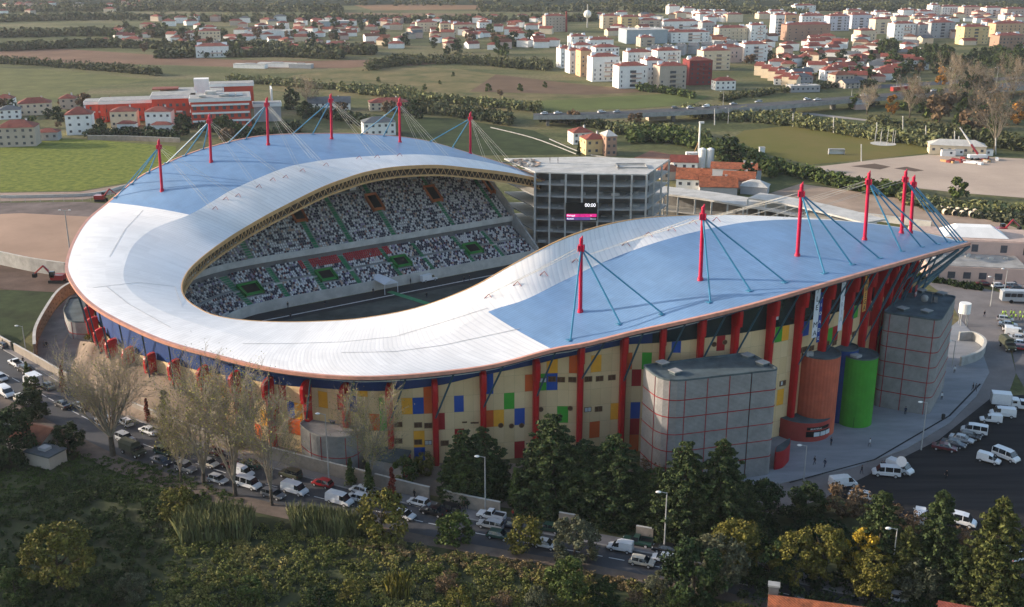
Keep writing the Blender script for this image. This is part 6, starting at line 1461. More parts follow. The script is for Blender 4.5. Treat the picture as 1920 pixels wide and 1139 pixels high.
M_BARK = mat('bark', (0.075, 0.06, 0.045), 0.95, 0.3, 2.0, bump=0.4); M_BARKP = mat('pale_bark', (0.24, 0.20, 0.15), 0.9, 0.2, 2.0)
def trunk_mb(H, r, limbs, m=None, lean=0.0, bare=0.45):
    b = MB(); m = m or M_BARK; prev = Vector((0, 0, -0.3)); k = 4; pts = [prev]
    for i in range(1, k + 1): pts.append(Vector((lean * i + rng.uniform(-.1, .1), rng.uniform(-.1, .1), H * i / k)))
    for i in range(k): b.tube(pts[i], pts[i + 1], r * (1 - i / (k + 0.6)), r * (1 - (i + 1) / (k + 0.6)), m, 7, False)
    for (a, z0, ln, up_) in limbs:
        p0 = Vector((0, 0, z0)); p1 = p0 + Vector((math.cos(a) * ln * 0.6, math.sin(a) * ln * 0.6, up_ * 0.6)); p2 = p0 + Vector((math.cos(a) * ln, math.sin(a) * ln, up_)); b.tube(p0, p1, r * 0.35, r * 0.2, m, 5, False); b.tube(p1, p2, r * 0.2, r * 0.06, m, 5, False)
    return b
TP = {}
def make_tree(nm, trunkb, crowns, fmat, n, size, flat=0.8, elong=1.2, shell=0.5):
    root = thing(nm, 'x', 'tree'); ORG[root.name] = (0, 0, 0); trunkb.build('trunk', root)
    C = [c[:3] for c in crowns]; Rr = [c[3] for c in crowns]; P, N = blob_points(C, Rr, n, flat, shell); S = nr.uniform(0.6, 1.4, len(P)) * size
    V, F = leaf_quads(P, N, S, elong); o = bpy.data.objects.new('crown', fast_mesh('crown', V, F, [fmat])); COL.objects.link(o); o.parent = root
    return root
def crown_round(H, Rc, z0, k, rb, seed=0):
    out = []
    for i in range(k):
        t = nr.random(); z = z0 + (H - z0) * t; w = Rc * math.sqrt(max(0.05, 1 - ((t - 0.42) / 0.62) ** 2)); a = nr.uniform(0, 6.283); rr = w * math.sqrt(nr.uniform(0.15, 1)); out.append((math.cos(a) * rr, math.sin(a) * rr, z, rb * nr.uniform(0.6, 1.25)))
    return out
def broad(fm, H=9, Rc=3.6, k=34, rb=1.15, n=110, size=0.36, nm='broadleaf_tree', z0=None):
    z0 = H * 0.28 if z0 is None else z0
    return make_tree(nm, trunk_mb(H * 0.75, 0.035 * H, [(nr.uniform(0, 6.28), H * nr.uniform(0.25, 0.5), Rc * 0.8, H * 0.25) for _ in range(6)]), crown_round(H, Rc, z0, k, rb), fm, n, size)
def conifer(fm, H=16, Rc=5.0, tiers=15, n=46, size=0.48, nm='conifer', droop=0.12, gap=0.0, tip=0.25):
    cr = []
    for i in range(tiers):
        t = i / (tiers - 1); z = H * (0.08 + 0.90 * t); w = Rc * (max(0.0, 1.02 - t) ** 0.5 * (0.98 - 0.3 * tip)) * (0.72 + 0.28 * min(1, t * 4)) * (1 + 0.13 * math.sin(i * 2.3 + H)) * nr.uniform(0.85, 1.12) + 0.2; m = max(3, int(12 * (1 - t) + 3))
        a0 = nr.uniform(0, 6.28)
        for j in range(m):
            a = a0 + 6.283 * j / m + nr.uniform(-.25, .25); L = w * nr.uniform(0.7, 1.15)
            for q in (0.35, 0.68, 1.0):
                if q < 0.5 and t < 0.7 and nr.random() < 0.5: continue
                cr.append((math.cos(a) * L * q, math.sin(a) * L * q, z - L * q * droop * (1 + q), (0.42 + 0.62 * (1 - t)) * nr.uniform(0.7, 1.25)))
    return make_tree(nm, trunk_mb(H * 0.96, 0.022 * H, [(6.28 * i / 9, H * (0.15 + 0.07 * i), Rc * (1 - 0.08 * i) * 0.8, -0.5) for i in range(9)]), cr, fm, n, size, 0.42, 1.7, 0.2)
def slim(fm, H=12, Rc=1.5, nm='slim_tree', n=60, size=0.4):
    cr = [(nr.uniform(-1, 1) * Rc * 0.5 * (1.1 - t), nr.uniform(-1, 1) * Rc * 0.5 * (1.1 - t), H * (0.1 + 0.87 * t), Rc * (0.75 * (1 - t) + 0.22)) for t in np.linspace(0, 1, 26)]
    return make_tree(nm, trunk_mb(H * 0.9, 0.02 * H, []), cr, fm, n, size, 1.1, 1.4)
def bare_tree(H=16, spread=0.35, n1=9, forks=5, leafm=None, nleaf=500, nm='bare_tree', pale=True, fork_z=0.25, lean=0.0, rr=0.30, lsize=0.16):
    root = thing(nm, 'x', 'tree'); ORG[root.name] = (0, 0, 0); b = MB(); tips = []; mb_ = M_BARKP if pale else M_BARK
    b.tube((0, 0, -0.3), (lean * H * fork_z, 0, H * fork_z), rr, rr * 0.8, M_BARK if not pale else M_BARK, 8, False)
    tw = MB()
    def grow(p, d, L, r, lev):
        k = 3
        for i in range(k):
            d = (d + Vector((nr.normal() * 0.07, nr.normal() * 0.07, 0.06))).normalized(); q = p + d * L / k; (b if lev < 2 else tw).tube(p, q, r, r * 0.8, mb_, 5 if lev < 1 else 3, False); r *= 0.8
            if lev < 4:
                for _ in range(1 if lev == 0 else (2 if lev < 3 else 1)):
                    a = nr.uniform(0, 6.28); o_ = d.orthogonal().normalized(); w = d.cross(o_); dd = (d + (o_ * math.cos(a) + w * math.sin(a)) * nr.uniform(0.35, 0.8)).normalized(); grow(q, dd, L * nr.uniform(0.45, 0.62), max(r * 0.62, 0.022), lev + 1)
            p = q
        tips.append(p)
    for i in range(n1):
        a = 6.283 * i / n1 + nr.uniform(-.3, .3); s = spread * nr.uniform(0.3, 1.1); d = Vector((math.cos(a) * s + lean, math.sin(a) * s, 1)).normalized(); grow(Vector((lean * H * fork_z, 0, H * fork_z * nr.uniform(0.85, 1.0))), d, H * (1 - fork_z) * nr.uniform(0.72, 0.9), rr * 0.42, 0)
    b.build('trunk', root); tw.build('branches', root)
    if leafm is not None and nleaf:
        T_ = np.array([tuple(t) for t in tips]); idx = nr.integers(0, len(T_), nleaf); P = T_[idx] + nr.normal(size=(nleaf, 3)) * 0.45; N = nr.normal(size=(nleaf, 3)); N /= np.linalg.norm(N, axis=1, keepdims=True)
        V, F = leaf_quads(P, N, nr.uniform(0.6, 1.4, nleaf) * lsize); o = bpy.data.objects.new('crown', fast_mesh('crown', V, F, [leafm])); COL.objects.link(o); o.parent = root
    return root
USED = set()
def place(key, px, py, lab, sc=1.0, grp=None, rz=None, z=0.0, cat=None, world=None):
    P = world or at(px, py, z); src = TP[key]
    if key in USED: o = copy_tree(src)
    else: o = src; USED.add(key)
    o.location = P; o.rotation_euler = (0, 0, rng.uniform(0, 6.28) if rz is None else rz); o.scale = (sc, sc, sc) if not hasattr(sc, '__len__') else sc
    return setp(o, lab, cat or 'tree', grp)
TP['con1'] = conifer(F_CEDAR, 17, 6.4, 19, 80, 0.30, 'cedar'); TP['con2'] = conifer(F_CEDAR, 15, 6.0, 16, 80, 0.30, 'cedar', tip=0.1); TP['con3'] = conifer(F_CEDAR, 18, 4.4, 20, 70, 0.28, 'cypress'); TP['con4'] = conifer(F_CEDARL, 18, 5.8, 19, 80, 0.30, 'green_conifer', droop=0.2)
TP['br_mid'] = broad(F_MID, 9, 3.8, 60, 0.95, 110, 0.3); TP['br_yel'] = broad(F_YEL, 9, 4.4, 80, 0.9, 110, 0.27, 'yellowing_tree'); TP['br_gold'] = broad(F_GOLD, 9, 2.6, 44, 0.75, 100, 0.26, 'golden_tree'); TP['br_olive'] = broad(F_OLIVE, 7, 4.0, 70, 0.9, 120, 0.26, 'olive_tree', 0.8)
TP['br_dark'] = broad(F_DARK, 8, 4.0, 60, 1.0, 110, 0.32, 'dark_tree', 0.6); TP['bush_gr'] = broad(F_MID, 4.6, 2.5, 26, 0.95, 100, 0.3, 'round_bush', 0.3); TP['bush_gold'] = broad(F_YEL, 5.4, 3.0, 28, 1.0, 100, 0.3, 'golden_bush', 0.5); TP['bush_br'] = broad(F_BROWN, 4.5, 3.0, 24, 1.0, 70, 0.28, 'brown_bush', 0.3); TP['slim'] = slim(F_MID, 9, 1.6); TP['sap_red'] = slim(foliage('leaf_red', (0.10, 0.02, 0.015), (0.16, 0.03, 0.02), (0.22, 0.05, 0.03), 0.5), 5, 0.7, 'red_sapling', 26, 0.22)
TP['pop0'] = bare_tree(15.5, 0.72, 17, 5, F_TWIG, 4800, 'bare_plane_tree', True, 0.26, 0, 0.55); TP['pop1'] = bare_tree(13.8, 0.32, 9, 5, F_TWIG, 3600, 'bare_poplar', True, 0.12, 0.04, 0.32); TP['pop2'] = bare_tree(14.5, 0.30, 10, 5, F_TWIG, 4200, 'bare_poplar', True, 0.16, -0.03, 0.34); TP['pop3'] = bare_tree(14, 0.2, 8, 5, F_TWIG, 3000, 'bare_poplar', True, 0.2, 0.0, 0.28); TP['pop4'] = bare_tree(13.5, 0.2, 8, 5, F_TWIG, 3600, 'bare_poplar', True, 0.2, 0.02, 0.26)
for a in [('con1', 872, 934, 'cedar left of the tall street lamp, first of the dark row', (0.85, 0.85, 0.75)), ('con2', 905, 928, 'dark cedar directly behind the tall street lamp', (0.95, 0.95, 0.85)), ('con1', 1035, 951, 'tallest and widest cedar before the coloured wall', (1.2, 1.2, 1.0)), ('con2', 1095, 956, 'cedar second right of the tallest one', (1.1, 1.1, 0.85)), ('con2', 1000, 941, 'cedar filling the gap left of the tallest one', 0.68), ('con1', 1150, 966, 'cedar in front of the left edge of the big grey block tower', (1.1, 1.1, 0.86)), ('con2', 1195, 971, 'dark cedar between the block tower and the largest pair', 0.62),
          ('con1', 1280, 1006, 'left cedar of the largest pair before the big grey block tower', 0.98), ('con1', 1345, 1006, 'right cedar of the largest pair before the big grey block tower', 1.0), ('con2', 1232, 986, 'low cedar at the left foot of the largest pair', 0.7), ('con2', 1398, 1011, 'dark cedar right of the largest pair', 0.62),
          ('con1', 1640, 1085, 'dark broad cedar behind the golden tree at lower right', 0.85), ('con3', 1745, 1110, 'tall slim cypress between two white vans', 0.92), ('con4', 1850, 1150, 'big green conifer at the lower right corner', 1.02), ('con4', 1690, 1110, 'dark conifer left of the slim cypress', 0.6), ('con2', 1790, 1135, 'dark conifer behind the big one at the lower right corner', 0.65)]: place(*a, cat='conifer')
for a in [('br_mid', 868, 935, 'light green tree at the left end of the conifer row', 0.9), ('slim', 966, 955, 'bright green slim tree in the conifer row gap', 0.85), ('bush_gold', 716, 1006, 'round golden bush at the road edge', 1.35), ('bush_gr', 855, 1022, 'round dark green bush at the road edge below the black saloon', 1.15), ('bush_gold', 985, 1030, 'small yellow green bush at the road edge, centre', 0.95), ('br_olive', 1078, 1050, 'grey green olive tree at the road edge', 0.95), ('br_mid', 1060, 1135, 'leafy green tree below the olive tree at the bottom', 0.8), ('br_yel', 1378, 1075, 'wide yellow green tree right of the cedar pair', 0.92), ('br_yel', 1488, 1098, 'broad yellowing tree left of the golden tree', 0.92), ('br_yel', 1545, 1092, 'yellowing tree just left of the golden tree', 0.95), ('br_gold', 1608, 1100, 'small golden yellow tree by the pale street lamp', 1.0), ('br_yel', 1630, 1125, 'low yellowing tree at the foot of the pale street lamp', 0.8), ('br_dark', 1300, 1125, 'dark olive toned tree at the bottom left of the yellow trees', 1.1), ('br_olive', 1345, 1100, 'grey olive tree under the wide yellow green tree', 1.1), ('br_dark', 1510, 975, 'dark round tree at the left corner of the black car park', 0.75), ('bush_br', 1585, 965, 'brown leafless thicket at the edge of the black car park', 1.2), ('bush_br', 1690, 1010, 'brown twiggy bush below the black car park', 1.2), ('br_dark', 1430, 985, 'dark tree right of the cedar pair', 0.9), ('bush_br', 1225, 905, 'dry brown shrub at the corner of the big block tower', 1.0), ('br_dark', 1440, 1095, 'dark tree among the yellow trees at the bottom', 0.9), ('br_olive', 1720, 1125, 'dull olive shrub at the bottom right of the pale lamp', 0.9), ('bush_br', 1790, 1030, 'brown bush in front of the white minibus', 0.8),
          ('br_yel', 115, 1110, 'yellow green tree alone in the dark scrub at lower left', 1.15), ('bush_gold', 335, 975, 'tawny bush at the edge of the dark scrub', 1.0), ('br_dark', 60, 790, 'dark tree over the shanty roofs at far left', 0.8), ('br_dark', 22, 870, 'dark tree at the left frame edge below the shanty', 1.2), ('br_dark', 130, 850, 'dark bush right of the shanty roofs', 0.7), ('br_mid', 60, 740, 'green tree leaning over the cars at far left', 0.45), ('bush_gr', 760, 905, 'yellow green shrub behind the low wall', 0.9), ('bush_gold', 795, 890, 'golden shrub by the shed', 0.7), ('slim', 658, 912, 'small green tree behind the wall by the low tower', 0.6), ('slim', 692, 925, 'dark green street tree in the gap of the wall', 0.65), ('sap_red', 736, 935, 'small red leaved sapling on the pavement', 1.2), ('sap_red', 278, 795, 'orange red sapling behind the kerb near the lone white saloon', 1.1), ('sap_red', 120, 735, 'red brown sapling at the pavement, far left', 1.2), ('slim', 53, 715, 'slim dark street tree by the white pickup', 0.5), ('bush_gold', 185, 665, 'yellowing shrub at the edge of the forecourt', 1.0)]: place(*a)
for a in [('pop0', 212, 855, 'biggest bare tree with wide pale crown and dark trunk at the road edge', 1.0), ('pop1', 382, 905, 'bare poplar with several pale stems, second from the left', 1.12), ('pop2', 442, 930, 'bare poplar with a forked dark trunk, third from the left', 1.1), ('pop3', 510, 948, 'bare poplar with yellowing tips, right of the forked one', 1.1), ('pop4', 695, 920, 'slender bare poplar before the low rounded tower', 1.0), ('pop4', 340, 905, 'leaning thin bare poplar next to the many stemmed one', 0.8)]: place(*a, rz=0.3)
TP['ivy'] = slim(F_YEL, 12, 2.2, 'leafy_poplar', 55, 0.3); place('ivy', 318, 850, 'poplar still covered with yellow green leaves behind the bare ones', 1.05, rz=0); place('ivy', 460, 835, 'leafy poplar close to the panel wall', 0.85)
# ---- scrub that nobody could count, bottom of the picture
def in_poly(x, y, poly):
    c = False; n = len(poly)
    for i in range(n):
        x0, y0 = poly[i]; x1, y1 = poly[(i + 1) % n]
        if (y0 > y) != (y1 > y) and x < (x1 - x0) * (y - y0) / (y1 - y0) + x0: c = not c
    return c
def scatter(poly, n, wpoly=True):
    W_ = [at(*p)[:2] for p in poly]; xs = [p[0] for p in W_]; ys = [p[1] for p in W_]; out = []
    while len(out) < n:
        x, y = rng.uniform(min(xs), max(xs)), rng.uniform(min(ys), max(ys))
        if in_poly(x, y, W_): out.append((x, y))
    return out
def scrub(name, poly, n, r0, r1, per, size, fm, zf=0.5, flat=0.75, elong=1.2, lab=None, cat='undergrowth'):
    pts = scatter(poly, n); rr = nr.uniform(r0, r1, n); C = [(x, y, r * zf) for (x, y), r in zip(pts, rr)]
    P, N = blob_points(C, rr, per, flat, 0.5); k = P[:, 2] > -0.1; P, N = P[k], N[k]
    V, F = leaf_quads(P, N, nr.uniform(0.6, 1.4, len(P)) * size, elong); o = bpy.data.objects.new(name, fast_mesh(name, V, F, [fm])); COL.objects.link(o)
    return setp(o, lab, cat, None, 'stuff')
scrub('scrub', [(330, 1000), (480, 985), (760, 1020), (900, 1050), (1100, 1080), (1300, 1125), (1450, 1150), (1300, 1240), (600, 1240), (250, 1180), (300, 1080)], 1500, 0.35, 1.15, 80, 0.22, F_SCRUB, lab='tangled green and ochre scrub filling the slope below the road')
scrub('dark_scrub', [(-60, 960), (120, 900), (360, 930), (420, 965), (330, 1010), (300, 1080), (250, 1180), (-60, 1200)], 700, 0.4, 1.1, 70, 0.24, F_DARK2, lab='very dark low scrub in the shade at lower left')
scrub('low_grass', [(-60, 880), (60, 830), (150, 850), (330, 880), (460, 940), (360, 960), (120, 930), (-60, 980)], 1100, 0.3, 0.7, 45, 0.18, F_GRASSD, 0.2, 0.5, lab='dark grass and brambles between the road and the scrub at left')
scrub('scrub', [(1380, 1060), (1700, 1100), (1900, 1120), (1960, 1250), (1350, 1250)], 160, 0.8, 1.8, 100, 0.32, F_DARK, lab='dark shrubs under the trees at lower right')
scrub('dry_scrub', [(620, 1010), (820, 1035), (1000, 1055), (1200, 1095), (1180, 1115), (950, 1085), (700, 1045)], 200, 0.3, 0.8, 80, 0.2, F_DRY, lab='dry brown brush along the near road verge')
scrub('scrub', [(1000, 965), (1200, 985), (1420, 1010), (1560, 985), (1600, 1010), (1420, 1050), (1180, 1010)], 130, 0.8, 1.9, 90, 0.34, F_DARK, lab='dark shrubs at the foot of the cedars')
for i, (x, y) in enumerate([(470, 1125), (660, 1125), (840, 1110), (860, 1150), (940, 1140), (1010, 1145), (1190, 1135), (1240, 1120), (600, 1150), (250, 1125), (180, 1150), (30, 1125), (1130, 1140), (1270, 1145)]):
    kk2 = ['bush_gr', 'br_olive', 'bush_gold', 'br_dark', 'bush_br'][(i * 7 + i // 3) % 5]; sc0 = [1.0, 0.62, 0.72, 0.62, 0.7][(i * 7 + i // 3) % 5]
    place(kk2, x, y, {'bush_gr': 'green', 'br_olive': 'grey green', 'bush_gold': 'yellowing', 'br_dark': 'dark', 'bush_br': 'brown'}[kk2] + ' bush rising out of the scrub below the road', sc0 * rng.uniform(0.7, 1.0), kk2.replace('br_', '').replace('bush_', '') + ' bushes in the scrub', cat='bush')
def reeds(name, poly, n, h, lab, fm=F_REED, w=0.16, kind='stuff'):
    pts = scatter(poly, n); P = np.array([(x, y, 0) for x, y in pts]); H_ = nr.uniform(0.6, 1.1, n) * h; a = nr.uniform(0, 6.28, n); ln = nr.normal(size=(n, 2)) * 0.12 * h
    d = np.stack([np.cos(a), np.sin(a), np.zeros(n)], 1) * w; T_ = P + np.stack([ln[:, 0], ln[:, 1], H_], 1); M_ = P + np.stack([ln[:, 0] * .35, ln[:, 1] * .35, H_ * .6], 1)
    V = np.stack([P - d * .4, P + d * .4, M_ + d, T_ + d * .5, M_ - d], 1).reshape(-1, 3); F = np.arange(n * 5).reshape(n, 5)
    o = bpy.data.objects.new(name, fast_mesh(name, V, F, [fm])); COL.objects.link(o); return setp(o, lab, 'reeds', None, kind)
reeds('reeds', [(332, 1000), (360, 985), (430, 975), (478, 985), (470, 1015), (340, 1025)], 2600, 4.2, 'tall grey green reeds left of the road verge', w=0.11)
reeds('reeds', [(545, 985), (640, 990), (690, 1005), (640, 1012), (550, 1005)], 2400, 4.4, 'tall pale reeds right by the white vans', w=0.11)
reeds('reeds', [(728, 1105), (765, 1105), (768, 1125), (728, 1125)], 500, 3.2, 'small pale straw tuft in the scrub near the bottom', F_YEL, 0.10)
# ---- hedges, reed belts and woods farther off
def belt(name, line, w, h, n, size, fm, lab, cat='hedge', r=None):
    P0 = smooth_line([Vector(at(x, y)) for x, y in line], 6); C = []; RR = []
    for _ in range(n):
        i = rng.randrange(len(P0) - 1); p = P0[i].lerp(P0[i + 1], rng.random()); a = rng.uniform(-1, 1) * w / 2; hh = h * rng.uniform(0.35, 1.0); C.append((p.x + rng.uniform(-1, 1), p.y + a, hh * 0.5)); RR.append(hh * 0.55)
    P, N = blob_points(C, RR, 34, 1.0, 0.5); V, F = leaf_quads(P, N, nr.uniform(0.6, 1.4, len(P)) * size, 1.3); o = bpy.data.objects.new(name, fast_mesh(name, V, F, [fm])); COL.objects.link(o); return setp(o, lab, cat, None, 'stuff')
HL = [([(-20, 118), (60, 122), (160, 130), (240, 136), (300, 142)], 12, 7, 260, 'long tree belt between the meadow and the ploughed field', F_FIELDT), ([(430, 152), (520, 160), (600, 166), (700, 172), (780, 180)], 10, 6, 220, 'reed belt behind the red school', F_REED), ([(640, 170), (760, 185), (880, 196), (1010, 208)], 14, 6, 300, 'reed belt across the meadow behind the stadium', F_REED), ([(1290, 215), (1400, 224), (1500, 235), (1640, 258), (1760, 272)], 26, 6, 620, 'broad reed belt between the highway and the training field', F_REED), ([(1180, 262), (1250, 262), (1320, 280), (1400, 305), (1440, 325)], 24, 7, 420, 'bushy belt beside the old tiled workshops', F_MID), ([(1450, 318), (1520, 335), (1620, 358), (1700, 365)], 14, 5, 280, 'green brush between the sand lot and the stadium', F_MID), ([(1690, 378), (1800, 392), (1930, 398)], 14, 3, 260, 'brown green brush below the sand lot at right', F_REED), ([(1730, 392), (1860, 412), (1940, 416)], 9, 2.5, 120, 'brush belt beside the haul road', F_OLIVE),
      ([(690, 130), (760, 120), (860, 118), (960, 125), (1030, 130)], 34, 8, 420, 'loose wood in front of the distant town', F_FIELDT), ([(1200, 170), (1250, 175), (1300, 185)], 14, 5, 90, 'bushes below the white apartment blocks', F_MID), ([(740, 205), (860, 215), (960, 232)], 26, 6, 260, 'bushes on the bank behind the far roof', F_FIELDT), ([(560, 215), (640, 225), (700, 240)], 12, 6, 130, 'dark garden bushes behind the stadium masts', F_DARK), ([(340, 235), (420, 250), (480, 262), (560, 245)], 14, 6, 160, 'dark garden bushes beside the school', F_DARK), ([(170, 258), (250, 255), (330, 262)], 6, 5, 110, 'garden shrubs behind the long garden wall', F_DARK), ([(1150, 245), (1240, 250), (1330, 262)], 16, 5, 200, 'green brush beside the yellow house', F_REED), ([(1350, 190), (1500, 170), (1640, 160)], 10, 5, 130, 'bushes along the far side of the highway', F_FIELDT), ([(1640, 240), (1760, 258), (1920, 280)], 24, 7, 330, 'thicket behind the white barracks', F_FIELDT), ([(1010, 225), (1100, 235), (1160, 250)], 14, 5, 120, 'brush under the highway end', F_FIELDT)]
for ln_, w_, h_, n_, lab, fm in HL: belt('hedge_belt', ln_, w_, h_, n_, 1.15, fm, lab)
FARB = [([(-40, 70), (200, 66), (420, 72)], 40, 9), ([(0, 40), (200, 36), (500, 40), (640, 34)], 60, 10), ([(0, 95), (200, 88), (380, 95)], 24, 8), ([(600, 40), (800, 42), (1120, 38)], 50, 10), ([(-60, 22), (300, 20), (640, 22)], 70, 12), ([(900, 20), (1300, 22), (1500, 30)], 80, 12), ([(1500, 18), (1920, 22)], 80, 12), ([(300, 108), (500, 105), (640, 110)], 20, 8), ([(420, 92), (560, 96), (700, 102)], 24, 9), ([(-60, 10), (600, 8), (1200, 10), (1960, 8)], 120, 14)]
for i, (ln_, w_, h_) in enumerate(FARB): belt('far_wood', ln_, w_, h_, 420, 2.4, F_FIELDT, ['belt of trees among the fields at far left', 'dark woods on the far left plain', 'hedge rows left of the distant village', 'wood line behind the distant town centre', 'far wood band near the top left', 'far wood band near the top centre', 'far wood band near the top right', 'hedge before the white apartment block at left', 'trees around the village houses', 'farthest wood band along the top edge'][i], 'wood')
# ---- countable far trees
TP['ft_dark'] = broad(F_DARK, 8, 3.6, 12, 1.8, 40, 1.1, 'far_dark_tree', 0.8); TP['ft_mid'] = broad(F_MID, 8, 3.4, 12, 1.8, 40, 1.1, 'far_green_tree', 0.8); TP['ft_brown'] = broad(F_BROWN, 8, 3.4, 12, 1.7, 36, 1.0, 'far_brown_tree', 0.8); TP['ft_gold'] = broad(F_ORG, 10, 3.2, 14, 1.6, 60, 0.9, 'orange_tree', 0.8); TP['ft_cyp'] = slim(F_DARK, 13, 1.7, 'far_cypress', 30, 0.9); TP['ft_bare'] = bare_tree(15, 0.6, 9, 5, F_BROWN, 500, 'far_bare_tree', True, 0.2, 0, 0.4, 0.5)
TP['pine'] = broad(F_CEDAR, 13, 6.5, 26, 2.3, 60, 0.95, 'umbrella_pine', 5.5)
for a in [('ft_dark', 342, 255, 'dark round tree in front of the red school wall', 1.15), ('pine', 418, 262, 'large dark green pine right of the red school', 0.85), ('pine', 455, 268, 'dark pine next to the large one by the school', 0.65), ('ft_brown', 430, 270, 'brown bare tree under the pines by the school', 1.0), ('ft_dark', 190, 252, 'dark garden tree beside the tall white house', 0.9), ('ft_dark', 110, 228, 'dark tree between the left houses', 0.9), ('ft_brown', 160, 205, 'bare brown tree behind the white house', 1.2), ('ft_brown', 200, 215, 'brown tree between the house and the school', 1.2), ('ft_dark', 550, 205, 'dark tree standing in the meadow behind the first masts', 1.3), ('ft_bare', 578, 206, 'bare tree beside the dark one in the meadow', 0.9), ('ft_dark', 1400, 345, 'dark round tree beside the workshops', 1.0), ('ft_dark', 1370, 318, 'very dark tree behind the white silo', 1.5), ('ft_gold', 1672, 215, 'orange autumn tree in the park right of the lorry', 1.0), ('ft_gold', 1762, 160, 'tall orange tree before the dark pines', 1.15), ('ft_gold', 1908, 235, 'yellow orange tree at the right edge of the park', 1.15), ('ft_bare', 1705, 222, 'pale bare tree right of the orange autumn tree', 1.1), ('ft_bare', 1865, 282, 'large pale bare tree behind the barracks', 1.5), ('ft_brown', 1760, 230, 'big tawny tree in the middle of the park', 2.0), ('ft_brown', 1820, 255, 'brown thicket tree behind the crane', 1.7), ('ft_dark', 1815, 205, 'dark evergreen mass in the middle of the park', 2.2), ('ft_cyp', 1845, 200, 'cypress beside the dark evergreen mass', 1.0), ('ft_mid', 1868, 212, 'green tree right of the cypress in the park', 1.2), ('ft_mid', 1795, 372, 'small pointed tree at the edge of the sand lot', 0.9), ('ft_cyp', 1732, 118, 'cypress rising among the dark pines', 1.2), ('ft_mid', 1600, 205, 'light tree below the highway near the lorry', 1.0), ('ft_bare', 1625, 215, 'thin tree beside the slip road', 0.8), ('ft_dark', 1640, 200, 'dark tree left of the orange autumn tree', 0.9), ('ft_cyp', 1085, 292, 'small dark cypress in front of the yellow house', 0.5), ('ft_brown', 1075, 235, 'brown tree below the highway end', 1.0), ('ft_brown', 1190, 240, 'bare brown tree right of the highway supports', 1.0), ('ft_mid', 1790, 148, 'light green tree at the roadside', 1.0), ('ft_dark', 575, 222, 'dark tree left of the dark roofed house', 1.0), ('ft_brown', 640, 215, 'brown tree by the dark roofed house', 0.9), ('ft_brown', 730, 215, 'rust brown tree beside the red roofed house', 1.0), ('ft_dark', 780, 222, 'dark tree behind the fifth mast', 1.1)]: place(*a)
def tree_zone(poly, n, keys, lab, grp, s0=0.6, s1=1.2):
    for (x, y) in scatter(poly, n): place(rng.choice(keys), 0, 0, lab, rng.uniform(s0, s1), grp, world=(x, y, 0))
tree_zone([(1655, 108), (1925, 104), (1925, 140), (1790, 142), (1665, 145)], 42, ['pine', 'ft_dark', 'ft_dark'], 'dark pine of the wood at the upper right', 'dark pines at the upper right', 0.8, 1.3)
tree_zone([(1640, 185), (1925, 180), (1925, 290), (1860, 280), (1720, 240)], 34, ['ft_brown', 'ft_mid', 'ft_dark', 'ft_bare', 'ft_mid'], 'autumn tree of the park below the highway', 'park trees below the highway', 0.7, 1.3)
tree_zone([(1380, 118), (1560, 105), (1740, 105), (1720, 160), (1450, 165)], 48, ['ft_brown', 'ft_mid', 'ft_dark', 'ft_dark'], 'garden tree between the houses at upper right', 'garden trees at upper right', 0.6, 1.1)
tree_zone([(200, 60), (1000, 50), (1040, 110), (700, 110), (200, 100)], 60, ['ft_brown', 'ft_mid', 'ft_dark', 'ft_dark'], 'tree between houses of the distant village', 'trees in the distant village', 0.8, 1.5)
tree_zone([(1000, 130), (1200, 200), (700, 200), (640, 150)], 12, ['ft_mid', 'ft_brown'], 'lone bush on the wide meadow', 'bushes on the wide meadow', 0.3, 0.6)
tree_zone([(0, 195), (170, 190), (320, 235), (180, 250), (0, 240)], 14, ['ft_mid', 'ft_brown', 'ft_dark'], 'garden tree between the houses at upper left', 'garden trees at upper left', 0.4, 0.8)
# ================================================================ HOUSES
M_TILE = striped('red_clay_tiles', (0.27, 0.065, 0.045), (0.19, 0.045, 0.03), 'Object', 1.2, rough=0.85, patch=0.35, bump=0.3, axis='DIAGONAL', wear=0.25)
M_TILEO = striped('orange_clay_tiles', (0.42, 0.13, 0.05), (0.27, 0.07, 0.03), 'Object', 1.3, rough=0.85, patch=0.8, bump=0.4, axis='DIAGONAL', wear=0.35)
M_TILEB = mat('brown_tiles', (0.16, 0.06, 0.035), 0.9, 0.25, 0.5); M_SLATE = mat('grey_roofing', (0.10, 0.11, 0.12), 0.8, 0.15, 0.5)
WL = {'white': mat('wall_white', (0.78, 0.77, 0.74), 0.85, 0.05, 0.3), 'cream': mat('wall_cream', (0.62, 0.52, 0.38), 0.85, 0.06, 0.3), 'beige': mat('wall_beige', (0.45, 0.38, 0.31), 0.85, 0.06, 0.3), 'pink': mat('wall_pink', (0.56, 0.40, 0.34), 0.85, 0.06, 0.3), 'grey': mat('wall_grey', (0.36, 0.36, 0.37), 0.85, 0.06, 0.3), 'brown': mat('wall_brown', (0.33, 0.21, 0.155), 0.85, 0.06, 0.3), 'dred': mat('wall_dark_red', (0.20, 0.03, 0.03), 0.8, 0.06, 0.3), 'yellow': mat('wall_yellow', (0.62, 0.47, 0.24), 0.85, 0.06, 0.3), 'orange': mat('wall_orange', (0.56, 0.36, 0.22), 0.85, 0.06, 0.3), 'red': mat('wall_bright_red', (0.52, 0.06, 0.03), 0.8, 0.06, 0.3), 'blue': mat('wall_blue', (0.30, 0.36, 0.40), 0.8, 0.05, 0.3), 'lilac': mat('wall_lilac', (0.55, 0.54, 0.60), 0.85, 0.05, 0.3)}
RF = {'tile': M_TILE, 'tileo': M_TILEO, 'brown': M_TILEB, 'slate': M_SLATE, 'flat': M_CONCL}
M_WD = mat('window_dark', (0.07, 0.075, 0.09), 0.2, 0.2, 1.0, spec=0.6)
_wm = {}
